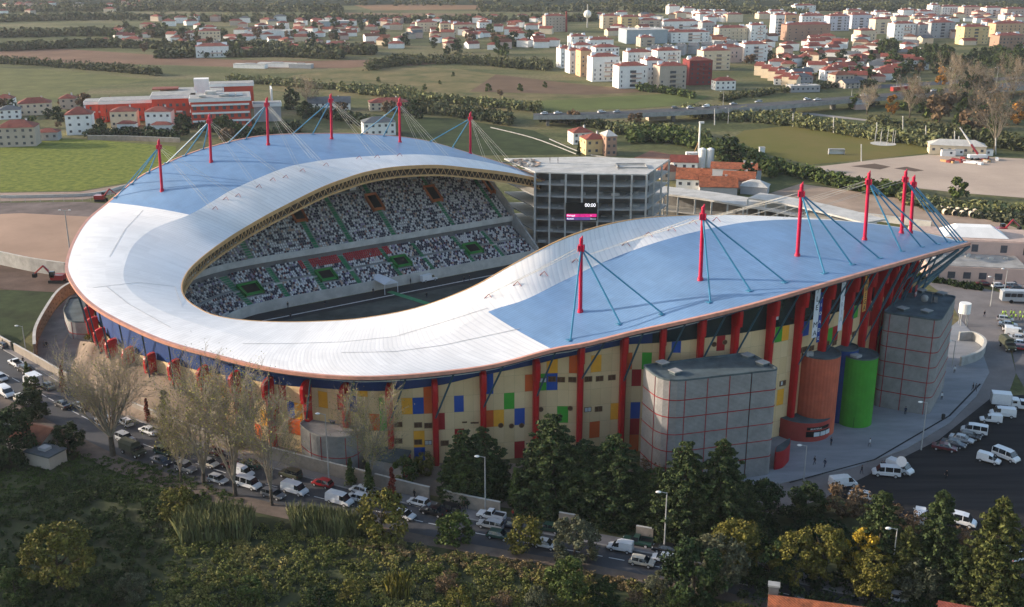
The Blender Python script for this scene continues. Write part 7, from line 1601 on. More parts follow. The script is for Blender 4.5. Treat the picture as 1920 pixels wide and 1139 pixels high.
def winmesh(w, h):
    k = (round(w, 1), round(h, 1))
    if k not in _wm:
        me = bpy.data.meshes.new('window'); x, z = w / 2, h / 2; me.from_pydata([(-x, -.06, -z), (x, -.06, -z), (x, -.06, z), (-x, -.06, z), (-x, .02, -z), (x, .02, -z), (x, .02, z), (-x, .02, z)], [], [(0, 1, 2, 3), (0, 4, 5, 1), (3, 2, 6, 7), (1, 5, 6, 2), (0, 3, 7, 4)]); me.materials.append(M_WD); _wm[k] = me
    return _wm[k]
def put_window(par, x, y, z, rz, w=1.0, h=1.2, name='window'):
    o = bpy.data.objects.new(name, winmesh(w, h)); COL.objects.link(o); o.parent = par; o.location = (x, y, z); o.rotation_euler = (0, 0, rz); return o
def house_geo(t, w, d, h, wall, roof, rh=2.2, style='hip', over=0.4):
    b = MB(); b.box((0, 0, h / 2), (w, d, h), WL[wall]); 
    if style == 'gable': b.add([(-w / 2, -d / 2, h), (-w / 2, d / 2, h), (-w / 2, 0, h + rh), (w / 2, -d / 2, h), (w / 2, d / 2, h), (w / 2, 0, h + rh)], [(0, 2, 1), (3, 4, 5)], WL[wall])
    b.build('wall', t); m = RF[roof]; X, Y = w / 2 + over, d / 2 + over; b = MB(); z = h + 0.02
    if style == 'hip':
        r = max(0.1, w / 2 - d / 2) if w > d else 0.3; b.add([(-X, -Y, z), (X, -Y, z), (X, Y, z), (-X, Y, z), (-r, 0, z + rh), (r, 0, z + rh)], [(0, 1, 5, 4), (1, 2, 5), (2, 3, 4, 5), (3, 0, 4), (3, 2, 1, 0)], m)
    elif style == 'gable':
        e = over * rh / (d / 2); b.add([(-X, -Y, z - e), (X, -Y, z - e), (X, 0, z + rh + 0.05), (-X, 0, z + rh + 0.05), (X, Y, z - e), (-X, Y, z - e)], [(0, 1, 2, 3), (3, 2, 4, 5)], m); b.add([(-X, -Y, z - e - .15), (X, -Y, z - e - .15), (X, 0, z + rh - .1), (-X, 0, z + rh - .1), (X, Y, z - e - .15), (-X, Y, z - e - .15)], [(3, 2, 1, 0), (5, 4, 2, 3)], m)
    else:
        b.box((0, 0, h + 0.15), (w + 0.3, d + 0.3, 0.3), m); b.box((0, 0, h + 0.5), (w * 0.3, d * 0.4, 0.7), WL['grey'])
    return b.build('roof', t)
def house(px, py, w, d, h, wall, roof, lab, rz=12, style='hip', rh=2.2, floors=2, win=True, chim=True, grp=None, cat='house', nm='house', wx=None, world=None, z=0):
    P = world or at(px, py); t = thing(nm, lab, cat, (P[0], P[1], z), R(rz), grp); ORG[t.name] = (0, 0, 0)
    rf = house_geo(t, w, d, h, wall, roof, rh, style)
    if chim: b = MB(); cxp = w * 0.22; b.box((cxp, d * 0.15, h + rh * 0.75), (0.7, 0.7, 1.8), WL['white']); b.box((cxp, d * 0.15, h + rh * 0.75 + 1.0), (0.9, 0.9, 0.2), M_CONC); b.build('chimney', rf)
    if win:
        n = max(2, int(w / 3.2)); fh = h / floors
        for f in range(floors):
            for i in range(n): put_window(t, -w / 2 + w * (i + 0.5) / n, -d / 2, fh * (f + 0.55), 0, wx or 1.2, 1.2)
            for i in range(max(1, int(d / 4))): put_window(t, -w / 2, -d / 2 + d * (i + 0.5) / max(1, int(d / 4)), fh * (f + 0.55), -math.pi / 2, 1.0, 1.1)
    return t
for a, k in [((38, 272, 17, 11, 9, 'beige', 'tile', 'beige three storey house with red hip roof at the left frame edge'), dict(rz=10, floors=3, rh=3)), ((93, 262, 10, 7, 4, 'grey', 'tile', 'low grey annexe with red roof beside the beige house'), dict(rz=8, floors=1, rh=1.6, chim=False)), ((153, 250, 12.5, 11, 10, 'white', 'tile', 'tall white house with red pyramid roof above the green field'), dict(rz=14, floors=3, rh=3.4)), ((68, 214, 17, 10, 6.5, 'cream', 'tile', 'cream house with wide red roof behind the beige one'), dict(rz=20, floors=2, rh=2.8)), ((130, 203, 9, 9, 6, 'beige', 'tile', 'small beige house with red roof right of the cream one'), dict(rz=15)), ((20, 222, 11, 9, 5, 'white', 'slate', 'white house with dark grey roof at far left'), dict(rz=20)), ((12, 200, 10, 8, 5, 'white', 'tile', 'white house with red roof cut by the left frame edge'), dict(rz=10)),
             ((236, 238, 13, 10, 8.5, 'cream', 'tile', 'cream house with red roof and dishes left of the twin porch house'), dict(rz=10)), ((240, 248, 9, 5, 4.5, 'white', 'tile', 'white porch wing with red roof in front of the cream house'), dict(rz=4, chim=False, rh=1.4, floors=1)), ((302, 240, 13, 10, 9, 'white', 'tile', 'white house with red roof left of the dark round tree'), dict(rz=6)), ((305, 250, 10, 5, 4.5, 'white', 'tile', 'white wing with red roof below the white house by the tree'), dict(rz=2, chim=False, rh=1.4, floors=1)),
             ((710, 252, 16, 10, 6.5, 'white', 'slate', 'white house with dark roof behind the fourth and fifth masts'), dict(rz=14, rh=2.4, floors=2)), ((728, 205, 22, 11, 4.5, 'cream', 'tile', 'wide cream house with red roof beyond the fifth mast'), dict(rz=12)), ((618, 205, 24, 10, 4.2, 'white', 'slate', 'white gabled chapel like house with dark roof beyond the fourth mast'), dict(rz=8, style='gable', rh=3)), ((1088, 268, 10, 9, 5.5, 'white', 'tile', 'white house with red roof attached to the yellow one'), dict(rz=14)), ((1112, 287, 10, 10, 7, 'yellow', 'tile', 'yellow house with red roof behind the unfinished block'), dict(rz=14, floors=2, rh=2.2)), ((1140, 290, 5, 9, 9, 'brown', 'flat', 'dark brown box tower attached to the yellow house'), dict(rz=14, floors=3, chim=False)),
             ((1300, 352, 13, 10, 4.5, 'white', 'tileo', 'white gabled house with orange brown roof behind the deck wing'), dict(rz=-12, style='gable', rh=3.2, floors=1)), ((1345, 362, 14, 9, 3.5, 'grey', 'tileo', 'old workshop with mottled orange roof right of the gabled house'), dict(rz=-6, style='gable', rh=3, floors=1, win=False)), ((1385, 350, 12, 10, 3.5, 'pink', 'tileo', 'old workshop with reddish roof in the middle of the yard'), dict(rz=-14, style='gable', rh=2.6, floors=1, win=False)), ((1375, 335, 18, 10, 5, 'white', 'tileo', 'long white workshop with ribbed brown roof below the silo'), dict(rz=-12, style='gable', rh=1.6, floors=1, win=False)), ((1415, 362, 10, 7, 3, 'grey', 'flat', 'open shed with pale sheet roof at the right end of the workshops'), dict(rz=-20, win=False, chim=False)), ((1282, 318, 11, 8, 4, 'white', 'tile', 'small white house with red roof beside the roof corner of the block'), dict(rz=-6, style='gable', floors=1)), ((1255, 335, 9, 7, 3.5, 'beige', 'brown', 'low house with brown roof just right of the unfinished block'), dict(rz=10, floors=1)), ((1402, 335, 8, 8, 4, 'grey', 'tileo', 'small rusty roofed shed by the dark round tree'), dict(rz=10, win=False)),
             ((1792, 288, 24, 9, 4.2, 'cream', 'flat', 'low white changing room building beside the training field'), dict(rz=-14, floors=1, chim=False)), ((1230, 225, 10, 6, 3, 'beige', 'brown', 'low brown shed below the highway'), dict(rz=10, floors=1, chim=False, win=False)), ((1610, 205, 7, 5, 3, 'pink', 'flat', 'small pink hut under the highway'), dict(rz=10, floors=1, chim=False, win=False))]:
    house(*a, **k)
# shanty on the left and tiled house at the bottom
house(70, 838, 9, 6, 3.0, 'beige', 'brown', 'small shanty house with dark brown tile roof at lower left', -25, 'gable', 1.6, 1, False, False)
house(88, 868, 6, 4, 2.4, 'beige', 'slate', 'patched grey sheet shed below the shanty house', -25, 'flat', 0.5, 1, False, False)
house(30, 818, 4, 3, 2.2, 'beige', 'slate', 'tiny sheet metal lean-to left of the shanty house', -20, 'flat', 0.5, 1, False, False)
P = at(1560, 1145); t = house(1560, 1212, 17, 8, 4.2, 'white', 'tileo', 'house with mottled orange clay tile roof cut by the bottom edge', -14, 'gable', 2.4, 1, False, False)
b = MB(); b.box((-8.2, 1.5, 5.6), (1.3, 0.9, 3.4), M_CONCD); b.box((-8.2, 1.5, 7.4), (1.6, 1.2, 0.25), M_CONC); b.build('chimney', t)
house(1800, 1200, 6, 5, 3.4, 'white', 'tile', 'corner of a red ribbed roof at the bottom edge, right', -20, 'gable', 2.0, 1, False, False)
# pink building on the right
def box_bldg(name, lab, pieces, origin, rz, cat='building'):
    t = thing(name, lab, cat, origin, R(rz)); ORG[t.name] = (0, 0, 0); return t
P = at(1775, 528); t = box_bldg('pink_building', 'pink two storey building with flat roof and pale skylight beyond the roof tip', None, P, -9); PM = WL['pink']
def lbox(t, nm, c, d, m): b = MB(); b.box(c, d, m); return b.build(nm, t)
lbox(t, 'wall', (8, 7, 2.2), (27, 14, 4.4), PM); lbox(t, 'roof', (8, 7, 4.5), (26.4, 13.4, 0.24), M_ROOFP)
lbox(t, 'wall', (22, 22, 4.2), (56, 16, 8.4), PM); lbox(t, 'roof', (22, 22, 8.5), (55.2, 15.2, 0.24), mat('pink_gravel_roof', (0.46, 0.34, 0.28), 0.9))
lbox(t, 'wall', (36, 13.4, 4.2), (10, 8, 8.4), PM); lbox(t, 'roof', (36, 13.3, 8.5), (9.6, 7.6, 0.24), M_ROOFP)
b = MB(); b.add([(2, 17, 8.7), (20, 17, 8.7), (20, 27, 8.7), (2, 27, 8.7), (6, 20, 11.2), (16, 20, 11.2), (16, 24, 11.2), (6, 24, 11.2)], [(0, 1, 5, 4), (1, 2, 6, 5), (2, 3, 7, 6), (3, 0, 4, 7), (4, 5, 6, 7)], WL['white']); b.build('skylight', t)
for i in range(5): put_window(t, -3.2 + i * 4.2, 0, 2.0, 0, 2.0, 1.9)
for x in (24.5, 28.5, 33, 37): put_window(t, x, 14 if x < 31 else 9.4, 5.9, 0, 2.2, 2.2)
for x in (2, 10, 18): put_window(t, x, 14, 6.4, 0, 1.8, 2.2)
for x in (33, 37): put_window(t, x, 9.4, 2.2, 0, 2.4, 2.6)
for y in (3, 6.5, 10): put_window(t, 21.5, y, 1.8, math.pi / 2, 1.8, 2.6, 'door')
word('ESCOLA', (21.62, 2.2, 3.4), (R(90), 0, R(90)), 0.9, M_LETK, 'wall_lettering', t)
for i in range(8): lbox(t, 'roof_vent', (rng.uniform(-2, 20), rng.uniform(8, 13), 4.85), (rng.uniform(.6, 1.4), .8, .5), M_CONCL)
hb = belt('clipped_hedge', [(1722, 523), (1780, 535), (1840, 545)], 1.6, 2.0, 90, 0.4, F_DARK, 'dark clipped hedge in front of the pink building')
# red school
P = at(402, 240); t = box_bldg('red_school', 'large red school with white roof bands and cluttered flat roofs behind the left masts', None, P, 14); RM = WL['red']; WM = WL['white']
def bl(x, y, w, d, h, wall=RM, band=1.6):
    lbox(t, 'wall', (x, y, h / 2), (w, d, h), wall); lbox(t, 'roof_band', (x, y, h + band / 2), (w + 1.2, d + 1.2, band), WM); lbox(t, 'roof', (x, y, h + band + 0.08), (w + 0.6, d + 0.6, 0.16), M_CONC)
bl(4, 12, 30, 24, 13.5); bl(-20, 26, 22, 18, 13.5); bl(-46, 42, 26, 16, 9.5); bl(-62, 52, 12, 12, 8); bl(-12, 62, 34, 20, 11); bl(10, 74, 24, 12, 13); bl(28, 20, 14, 10, 8, WL['grey'])
lbox(t, 'stair_tower', (-6, 50, 10), (8, 7, 20), WM); lbox(t, 'white_screen_wall', (32, 66, 6), (1, 16, 12), WM); lbox(t, 'sloping_roof', (-26, 60, 14), (14, 10, 0.6), M_TILE)
for f in range(3):
    lbox(t, 'balcony_band', (4, -0.3, 3.6 + f * 4.1), (29, 0.9, 0.9), WM)
    for i in range(8): put_window(t, -9 + i * 3.7, 0, 2.0 + f * 4.1, 0, 1.7, 1.8)
    for i in range(6): put_window(t, -11, 2 + i * 3.9, 2.0 + f * 4.1, -math.pi / 2, 1.7, 1.8)
    lbox(t, 'balcony_band', (-11.3, 12, 3.6 + f * 4.1), (0.9, 12, 0.7), WM)
for (x, y, w, n_, hh) in [(-20, 17, 20, 6, 13.5), (-46, 34, 24, 7, 9.5), (-62, 46, 10, 3, 8), (-12, 52, 30, 8, 11)]:
    for f in range(int(hh / 4)):
        for i in range(n_): put_window(t, x - w / 2 + w * (i + .5) / n_, y, 2.0 + f * 4.1, 0, 1.5, 1.6)
    for q in (-0.5, 0.0, 0.5): lbox(t, 'wall_fin', (x + q * w * 0.9, y - 0.7, hh / 2), (1.6, 1.4, hh - 0.05), RM)
    lbox(t, 'balcony_band', (x, y - 0.4, hh * 0.5), (w * 0.4, 0.75, 0.8), WM)
for i in range(6): lbox(t, 'roof_plant', (rng.uniform(-8, 14), rng.uniform(3, 20), 16), (rng.uniform(2, 5), rng.uniform(2, 4), rng.uniform(.8, 2)), M_CONCL)
for i in range(9): lbox(t, 'solar_panel', (6 + (i % 3) * 4, 6 + (i // 3) * 4, 15.7), (3.2, 2.2, 0.5), WL['blue'])
# apartment blocks, each from its own outline
AG = 'apartment blocks of the distant town'
def apt(l, r_, tp, bt, wall, lab, roof='tile', depth=13, rz=13, style='hip', win=True, grp=None, rh=2.2):
    P = at((l + r_) / 2, bt); A_ = at_y(l, bt, P[1]); B_ = at_y(r_, bt, P[1]); w = (B_[0] - A_[0]) * 0.93; T_ = at_y((l + r_) / 2, tp, P[1]); h = max(4.5, T_[2] - (rh if style != 'flat' else 0.4) * 0.6)
    t = thing('apartment_block', lab, 'apartment block', (P[0], P[1] + depth / 2 * 0.9, 0), R(rz), grp); ORG[t.name] = (0, 0, 0)
    rf = house_geo(t, w, depth, h, wall, roof, rh, style, 0.3)
    nf = max(2, int(h / 3.1))
    if win:
        n = max(2, min(7, int(w / 3.4)))
        logg = rng.random() < 0.4; mid = n // 2; ww = rng.choice([1.0, 1.2, 1.5]); wh = rng.choice([1.1, 1.3, 1.5])
        for f in range(nf):
            if logg and w > 9: put_window(t, -w / 2 + w * (mid + 0.5) / n, -depth / 2, 3.0 * f + 1.9, 0, min(w * 0.35, 4.2), 1.7, 'loggia')
            for i in range(n):
                if logg and w > 9 and abs(i - mid) < 2 and n > 3: continue
                if rng.random() < 0.85: put_window(t, -w / 2 + w * (i + 0.5) / n, -depth / 2, 3.0 * f + 1.9, 0, ww if i % 2 else ww * 0.7, wh)
            if f % 2 == 0: put_window(t, -w / 2, 0, 3.0 * f + 1.9, -math.pi / 2, 1.0, 1.2)
        b = MB(); 
        for f in range(1, nf): 
            b = MB(); b.box((w * 0.12, -depth / 2 - 0.5, 3.0 * f + 0.75), (w * 0.34, 1.0, 0.7), WL['pink'] if wall == 'white' else WL[wall]); b.build('balcony', t)
    for i in range(3):
        b = MB(); b.box((-w * 0.35 + i * w * 0.33, rng.uniform(-1, 2.5), h + rh * 0.75), (0.9, 0.9, 1.5), WL['white']); b.build('chimney', rf)
    if style == 'hip':
        for sx in (-1, 1):
            if rng.random() < 0.6: b = MB(); b.add([(sx * w * 0.46, -2, h), (sx * w * 0.46, 2, h), (sx * w * 0.46, 0, h + rh * 1.3), (sx * w * 0.30, -2, h), (sx * w * 0.30, 2, h), (sx * w * 0.30, 0, h + rh * 1.3)], [(0, 1, 2), (4, 3, 5), (0, 2, 5, 3), (2, 1, 4, 5)], WL['white']); b.build('dormer', rf)
    return t
for a in [(1046, 1074, 88, 128, 'white', 'leftmost white apartment block of the front cluster'), (1063, 1088, 92, 138, 'white', 'second white block from the left in the front cluster'), (1083, 1106, 92, 144, 'orange', 'orange brown apartment block between white ones'), (1103, 1160, 103, 153, 'white', 'tall white block left of centre in the front cluster'), (1152, 1212, 120, 166, 'white', 'white block standing foremost in the front cluster'), (1205, 1240, 110, 160, 'white', 'white block directly behind the foremost one'), (1228, 1285, 120, 167, 'beige', 'beige grey block with dark recessed balconies, foremost right'), (1284, 1333, 110, 160, 'dred', 'dark red apartment block at the right end of the front cluster'),
          (1170, 1225, 95, 125, 'white', 'white block in the second row behind the foremost'), (1225, 1275, 92, 128, 'white', 'white block in the second row beside the dark red one'), (1110, 1160, 86, 112, 'white', 'white block in the second row left'), (1070, 1110, 82, 105, 'white', 'white block peeping above the orange brown one'), (1310, 1368, 92, 132, 'cream', 'cream block with bright red roof right of the dark red one'), (1388, 1438, 80, 115, 'white', 'white block with bright red hip roof near the centre right'), (1330, 1392, 86, 118, 'pink', 'pinkish block left of the bright roofed white one'),
          (1126, 1160, 28, 54, 'cream', 'sunlit cream block at the left of the far row'), (1160, 1196, 30, 56, 'yellow', 'sunlit yellowish block in the far row'), (1196, 1236, 36, 56, 'beige', 'shaded beige block in the far row'), (1236, 1312, 38, 56, 'white', 'long white block with red roof in the far row'), (1312, 1338, 40, 64, 'grey', 'grey gabled block at the right end of the far row'), (1250, 1332, 58, 80, 'white', 'white banded block below the far row'), (1196, 1226, 68, 88, 'beige', 'tan block with dark roof in the middle of the town'), (1066, 1100, 66, 88, 'white', 'white block with red roof at the left of the town'), (1100, 1150, 72, 92, 'white', 'white house block beside the leftmost town block'),
          (1340, 1402, 50, 78, 'cream', 'cream block with dark roof in mid town'), (1402, 1434, 45, 78, 'white', 'white balcony block beside the cream one in mid town'), (1448, 1468, 26, 68, 'white', 'very tall narrow white block, brightest of the skyline'), (1466, 1496, 26, 60, 'orange', 'orange brown block joined to the tall white one'), (1496, 1548, 28, 52, 'white', 'white block with dark roof behind the brown row'), (1464, 1560, 44, 76, 'brown', 'long brown apartment row below the tall white block'), (1548, 1592, 28, 58, 'lilac', 'lilac white block right of the brown row'), (1590, 1633, 26, 54, 'lilac', 'lilac grey block with white roof tops'), (1485, 1530, 9, 24, 'white', 'white block standing farthest up behind the tall one'), (1606, 1640, 55, 82, 'cream', 'cream block with red hip roof among houses'), (1634, 1668, 34, 64, 'cream', 'cream block behind the houses right of the lilac one'), (1668, 1716, 42, 76, 'white', 'white block with a pink centre stripe'), (1716, 1736, 44, 76, 'grey', 'dark glazed grey block beside the pink striped one'), (1736, 1790, 40, 72, 'grey', 'grey brown block right of the glazed one'),
          (1797, 1853, 48, 84, 'yellow', 'orange yellow apartment block above the pines'), (1855, 1925, 42, 70, 'orange', 'orange yellow block at the right frame edge'), (1862, 1918, 64, 97, 'brown', 'unfinished brown block with open floors at right'), (1743, 1760, 8, 28, 'white', 'sunlit white end block of the far right terrace'), (1760, 1800, 11, 28, 'white', 'white block in the far right terrace, second from left'), (1800, 1842, 12, 30, 'pink', 'pinkish block in the middle of the far right terrace'), (1842, 1880, 13, 32, 'white', 'white block toward the right of the far right terrace'), (1880, 1925, 15, 34, 'pink', 'pink white block ending the far right terrace'),
          (778, 820, 40, 60, 'cream', 'cream apartment block left of the village centre'), (822, 846, 42, 63, 'cream', 'cream apartment block second in the village row'), (846, 892, 44, 66, 'cream', 'cream apartment block third in the village row'), (895, 920, 40, 60, 'white', 'white gabled block at the end of the village row'), (364, 428, 84, 108, 'white', 'white four storey block alone at the left meadow'), (370, 412, 56, 78, 'cream', 'cream block with red roof in the left village'), (340, 375, 60, 76, 'white', 'white block beside the cream red roofed one in the left village'), (608, 656, 80, 98, 'white', 'white long house at the edge of the left village'), (1018, 1060, 28, 60, 'beige', 'beige block beside the brick chimney')]:
    apt(*a)
apt(594, 655, 40, 54, 'blue', 'long pale blue warehouse in the left village', 'flat', 18, 8, 'flat', False)
apt(1165, 1250, 56, 82, 'blue', 'large blue grey sports hall with white roof in the town', 'flat', 30, 10, 'flat', False)
apt(465, 560, 58, 72, 'white', 'long low white warehouse in the left village', 'flat', 16, 8, 'flat', False)
for i in range(7): apt(1222 + i * 24, 1240 + i * 24, 88 - i * 1.5, 108 - i * 2, 'grey', 'grey terraced gabled house in the diagonal rows behind the front cluster', 'slate', 16, -20, 'gable', False, 'grey terraced houses')
for i in range(6): apt(1420 + i * 13, 1436 + i * 13, 120 + i * 5, 142 + i * 5, 'cream', 'cream terrace house with red roof in the diagonal row by the highway', 'tile', 12, -28, 'gable', False, 'cream terrace by the highway')
for i, (x, y) in enumerate(scatter([(1240, 24), (1440, 34), (1740, 30), (1920, 36), (1920, 62), (1640, 52), (1450, 60), (1260, 40)], 40)):
    X = proj(x, y, 0); wpx = rng.uniform(16, 34); apt(X[0] - wpx / 2, X[0] + wpx / 2, X[1] - rng.uniform(11, 18), X[1], rng.choice(['white', 'white', 'white', 'cream', 'pink']), 'mid height pale apartment block with red roof in the crowded far skyline', grp='pale blocks of the crowded far skyline', win=y < 1300)
HZ = [('upper left', [(190, 88), (250, 40), (640, 34), (700, 92), (430, 108), (330, 100)], 75), ('upper centre', [(560, 50), (700, 38), (1060, 28), (1040, 98), (720, 90)], 95), ('upper right', [(1440, 160), (1480, 80), (1740, 70), (1720, 140), (1590, 165)], 84), ('far right', [(1560, 28), (1760, 36), (1920, 34), (1920, 100), (1650, 62)], 70), ('centre right', [(1120, 28), (1320, 20), (1460, 60), (1440, 112), (1300, 80), (1130, 66)], 60), ('far top left', [(0, 5), (300, 2), (330, 20), (0, 32)], 30)]
hlist = []
for zn, poly, n in HZ:
    done = []; cnt = 0
    for (x, y) in scatter(poly, n * 4):
        if any((x - a) ** 2 + (y - c) ** 2 < 120 for a, c in done): continue
        done.append((x, y)); cnt += 1; hlist.append((y, x, zn))
        if cnt >= n: break
hlist.sort(); rest = MB()
for k_, (y, x, zn) in enumerate(hlist):
    wl = rng.choices(['white', 'cream', 'beige', 'pink'], [7, 2, 1, 1])[0]; rf_ = rng.choices(['tile', 'slate', 'brown'], [7, 1, 1])[0]; w, d, h, rz = rng.uniform(9, 16), rng.uniform(8, 10), rng.uniform(3.2, 6.8), rng.uniform(-35, 35)
    if k_ < 235:
        house(0, 0, w, d, h, wl, rf_, '%s house with %s roof in the %s part of the distant town' % ({'white': 'white', 'cream': 'cream', 'beige': 'beige', 'pink': 'pinkish'}[wl], {'tile': 'red', 'slate': 'grey', 'brown': 'brown'}[rf_], zn), rz, rng.choice(['hip', 'gable']), 2.2, 2, y < 760, rng.random() < 0.4, '%s %s roofed houses, %s' % (wl, rf_, zn), world=(x, y, 0))
    else:
        rest.box((x, y, h / 2), (w, d, h), WL[wl], R(rz)); ca, sa = math.cos(R(rz)), math.sin(R(rz)); X, Y = w / 2 + .4, d / 2 + .4; r_ = max(.3, w / 2 - d / 2)
        rest.add([(x + a * ca - c * sa, y + a * sa + c * ca, z) for a, c, z in ((-X, -Y, h + .02), (X, -Y, h + .02), (X, Y, h + .02), (-X, Y, h + .02), (-r_, 0, h + 2.2), (r_, 0, h + 2.2))], [(0, 1, 5, 4), (1, 2, 5), (2, 3, 4, 5), (3, 0, 4), (3, 2, 1, 0)], RF[rf_])
setp(rest.build('distant_houses'), 'mass of tiny houses with red roofs farthest away in the town', 'houses', None, 'stuff')
for a, k in [((1555, 150, 12, 9, 7, 'white', 'tile', 'white villa with red roof just above the highway'), dict(rz=10)), ((1660, 145, 16, 10, 5, 'white', 'tile', 'wide white bungalow with red roof by the highway'), dict(rz=4)), ((1717, 130, 16, 9, 7, 'white', 'tile', 'white house with red roof at the edge of the pines'), dict(rz=6)), ((1356, 168, 14, 8, 6, 'white', 'tile', 'white house with red roof left below the dark red block'), dict(rz=10)), ((1500, 160, 14, 9, 6, 'grey', 'slate', 'grey roofed house beside the highway car lot'), dict(rz=14)), ((1575, 162, 14, 10, 8, 'beige', 'brown', 'beige house with brown roof and balconies by the highway'), dict(rz=14)), ((1505, 172, 20, 8, 4, 'grey', 'flat', 'low glazed car showroom beside the highway'), dict(rz=10, style='flat', floors=1, chim=False))]: house(*a, **k)
# factory chimney and water tank
pole(1062, 60, 22, 'tall red brick chimney in the distant town', None, 1.1, WL['dred'], 'brick_chimney')
P = at(1101, 52); t = thing('water_tower', 'white water tower on a slim mast in the distant town', 'water tower', P); b = MB(); b.tube(P, (P[0], P[1], 26), 0.8, 0.6, M_POLE, 8); b.build('mast', t); b = MB(); b.ball((P[0], P[1], 15), 4.5, WL['white'], 12, 7); b.build('tank', t)
# greenhouses and walls on the meadow
for (x, y, w, lab) in [(470, 128, 26, 'long white low wall ruin on the meadow, left'), (520, 126, 30, 'long white low wall ruin on the meadow, middle'), (565, 128, 18, 'grey low farm shed at the right of the meadow ruins')]:
    house(x, y, w, 6, 3, 'white' if w > 20 else 'grey', 'flat', lab, -12, 'flat', 0.5, 1, False, False, cat='farm building')
# ---- site plant: silo, pile rig, crane, containers, excavators
P = at(1323, 316); t = thing('silo', 'pair of white upright silos behind the workshops', 'silo', P)
for dx in (-1.7, 1.7): b = MB(); b.tube((P[0] + dx, P[1], 0.5), (P[0] + dx, P[1], 8.2), 1.6, 1.6, WL['white'], 16); b.tube((P[0] + dx, P[1], 8.2), (P[0] + dx, P[1], 8.8), 1.6, 0.5, WL['white'], 16); b.build('tank', t)
P = at(1309, 300); t = thing('piling_rig', 'tall white piling rig mast beside the silos', 'piling rig', P)
b = MB(); T_ = at_y(1313, 230, P[1]); b.tube((P[0], P[1], 1), (T_[0], P[1], T_[2]), 0.45, 0.4, WL['white'], 8); b.build('mast', t); b = MB(); b.box((T_[0] + 0.6, P[1], T_[2]), (2.2, 0.8, 0.8), WL['white']); b.build('mast_head', t); b = MB(); b.box((P[0] - 3, P[1], 2.2), (5, 3, 2.4), WL['white']); b.build('cab', t); b = MB(); b.box((P[0] - 1.5, P[1], 0.5), (6, 3.4, 1.0), M_TRIM); b.build('tracks', t)
b = MB(); b.tube((P[0] - 2, P[1], 3), (P[0] + 0.1, P[1], 9), 0.15, 0.15, M_OCHRE, 6); b.build('back_brace', t)
P = at(1832, 300); t = thing('mobile_crane', 'mobile crane with red and white telescopic boom raised to the left', 'crane', P)
T_ = at_y(1800, 240, P[1]); M2 = Vector((P[0], P[1], 2.6)); E_ = Vector((T_[0], P[1], T_[2])); b = MB(); b.tube(M2, M2.lerp(E_, 0.38), 0.55, 0.5, paint('red'), 6); b.build('lower_boom', t); b = MB(); b.tube(M2.lerp(E_, 0.38), M2.lerp(E_, 0.75), 0.42, 0.38, WL['white'], 6); b.build('middle_boom', t); b = MB(); b.tube(M2.lerp(E_, 0.75), E_, 0.28, 0.22, WL['white'], 6); b.build('boom_tip', t); b = MB(); b.box((P[0], P[1], 1.6), (8, 2.6, 1.4), WL['white']); b.build('carrier', t)
for dx in (-2.8, 0, 2.8): b = MB(); b.tube((P[0] + dx, P[1] - 1.4, 0.55), (P[0] + dx, P[1] + 1.4, 0.55), 0.55, 0.55, M_TYRE, 12); b.build('wheel', t)
for i, (x, y, lab) in enumerate([(1777, 293, 'white site container left of the crane'), (1796, 291, 'short white container between the barracks and the crane'), (1818, 290, 'white container just behind the crane boom'), (1847, 292, 'white container cabin with window right of the crane')]):
    P = at(x, y); t = thing('site_container', lab, 'container', P, R(-8)); ORG[t.name] = (0, 0, 0); b = MB(); b.box((0, 0, 1.4), (6 if i != 1 else 4, 2.5, 2.7), WL['white']); b.build('body', t); b = MB(); b.box((0, 0, 2.82), (6.1 if i != 1 else 4.1, 2.6, 0.12), M_CONC); b.build('roof', t); put_window(t, 1.0, -1.25, 1.6, 0, 1.0, 1.0)
for i in range(16):
    P = at(rng.uniform(1765, 1870), rng.uniform(297, 308)); b = MB(); b.box((P[0], P[1], 0.5), (rng.uniform(2, 6), rng.uniform(.5, 2), rng.uniform(.4, 1.1)), rng.choice([M_OCHRE, WL['white'], M_CONC, M_FRAME, WL['dred']]), rng.uniform(0, 3)); setp(b.build('material_stack'), 'low stack of building material on the ground near the crane', 'material stack', 'stacks of building material near the crane')
for i in range(10):
    P = at(1765 + i * 8, 392 + (i % 2) * 5 + i * 0.7, 1.0); b = MB(); b.tube((P[0], P[1] - 1, 1.0), (P[0], P[1] + 1, 1.0), 1.0, 1.0, M_SAND if 'M_SAND' in globals() else WL['cream'], 14, False); b.tube((P[0], P[1] - 1, 1.0), (P[0], P[1] + 1, 1.0), 0.8, 0.8, M_CONCD, 14, False); setp(b.build('concrete_ring'), 'pale concrete pipe ring standing in the row by the haul road', 'pipe ring', 'concrete pipe rings by the haul road')
def excavator(px, py, lab, rz, flip=1):
    P = at(px, py); t = thing('excavator', lab, 'excavator', P, R(rz)); ORG[t.name] = (0, 0, 0); rd = paint('red')
    for sy in (-1.2, 1.2): b = MB(); b.box((0, sy, 0.5), (4, 0.6, 0.9), M_TRIM); b.build('track', t)
    b = MB(); b.box((-0.4, 0, 1.7), (3.6, 2.6, 1.4), rd); b.build('body', t); b = MB(); b.box((0.9, 0.8, 2.6), (1.4, 1.0, 1.7), M_CGL); b.build('cab', t)
    b = MB(); b.tube((1.2, -0.3, 2.0), (3.6, -0.3, 4.8), 0.35, 0.3, rd, 6); b.build('boom', t); b = MB(); b.tube((3.6, -0.3, 4.8), (6.2, -0.3, 2.6), 0.28, 0.22, rd, 6); b.build('stick', t); b = MB(); b.box((6.3, -0.3, 2.0), (1.0, 1.2, 1.1), M_TRIM); b.build('bucket', t)
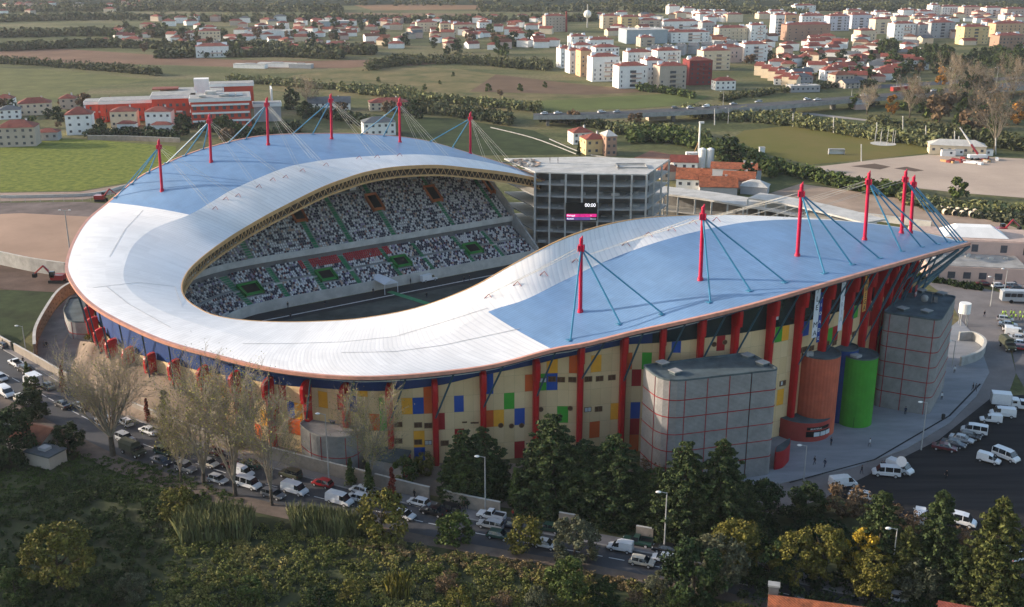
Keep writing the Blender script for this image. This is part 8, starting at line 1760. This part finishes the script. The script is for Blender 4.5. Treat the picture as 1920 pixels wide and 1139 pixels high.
excavator(1876, 440, 'bright red excavator with bent arm at the right edge', 10); excavator(108, 530, 'red excavator with white cab beside the retaining wall at left', 180); excavator(190, 378, 'red machine on the dirt behind the left edge of the roof', 0)
# training field furniture
P = at(1568, 290); t = thing('team_shelter', 'white low dugout shelter on the training field', 'shelter', P, R(-4)); ORG[t.name] = (0, 0, 0); lbox(t, 'back_wall', (0, 1, 1.2), (7, 0.15, 2.4), WL['white']); lbox(t, 'roof', (0, 0.2, 2.45), (7.2, 1.9, 0.12), WL['grey'])
for sx in (-3.5, 3.5): lbox(t, 'side_wall', (sx, 0.2, 1.2), (0.12, 1.6, 2.3), WL['grey'])
P = at(1428, 288); t = thing('white_kiosk', 'small white box kiosk at the left corner of the training field', 'kiosk', P); ORG[t.name] = (0, 0, 0); lbox(t, 'body', (0, 0, 1.4), (2.4, 2.2, 2.8), WL['white']); lbox(t, 'roof', (0, 0, 2.86), (2.7, 2.5, 0.12), WL['grey'])
P = at(1656, 270); t = thing('throwing_cage', 'tall pale net cage for throwing on the training field', 'cage', P); ORG[t.name] = (0, 0, 0)
for i in range(9):
    a = R(200 + i * 35); b = MB(); b.tube((5 * math.cos(a), 5 * math.sin(a), 0), (5 * math.cos(a), 5 * math.sin(a), 6.5), 0.12, 0.1, M_CONCL, 6); b.build('post', t)
b = MB(); b.prism(circ((0, 0), 6, 20), 0.07, 0.1, M_CONCL); b.build('pad', t)
# rooftops clutter near the tip: pale slabs of the open end
free_wall([(1410, 395), (1500, 400), (1620, 412), (1745, 428)], 2.2, 'long pale concrete wall beyond the open end of the stadium', M_CONCL, 0.8)
tn2 = thing('white_tank', 'white water tank on legs behind the far grey tower', 'tank', at(1790, 610)); Q = at(1790, 610)
b = MB(); b.tube((Q[0] + 2, Q[1], 3.2), (Q[0] + 2, Q[1], 5.8), 1.4, 1.4, WL['white'], 18); b.build('tank', tn2)
for a in (0.6, 2.2, 3.8, 5.4): b = MB(); b.tube((Q[0] + 2 + 1.1 * math.cos(a), Q[1] + 1.1 * math.sin(a), 0), (Q[0] + 2 + 1.1 * math.cos(a), Q[1] + 1.1 * math.sin(a), 3.2), 0.12, 0.12, M_POLE, 6); b.build('leg', tn2)
# ================================================================ HAZE
b = MB(); hzm = bpy.data.materials.new('haze_air'); hzm.use_nodes = True; n = hzm.node_tree.nodes; l = hzm.node_tree.links
n.remove(n['Principled BSDF']); v = n.new('ShaderNodeVolumePrincipled'); v.inputs['Density'].default_value = 0.00006; v.inputs['Color'].default_value = (0.80, 0.86, 0.95, 1); v.inputs['Anisotropy'].default_value = 0.2
l.new(v.outputs[0], n['Material Output'].inputs['Volume'])
b.box((0, 5600, 60), (18200, 12900, 122 + 0), hzm); b.v = [(x, y, (z if z > 0 else -1.0)) for x, y, z in b.v]
b.v = [(x, y, 125.0 if z > 50 else -1.0) for x, y, z in b.v]
setp(b.build('haze'), None, None, None, 'stuff')
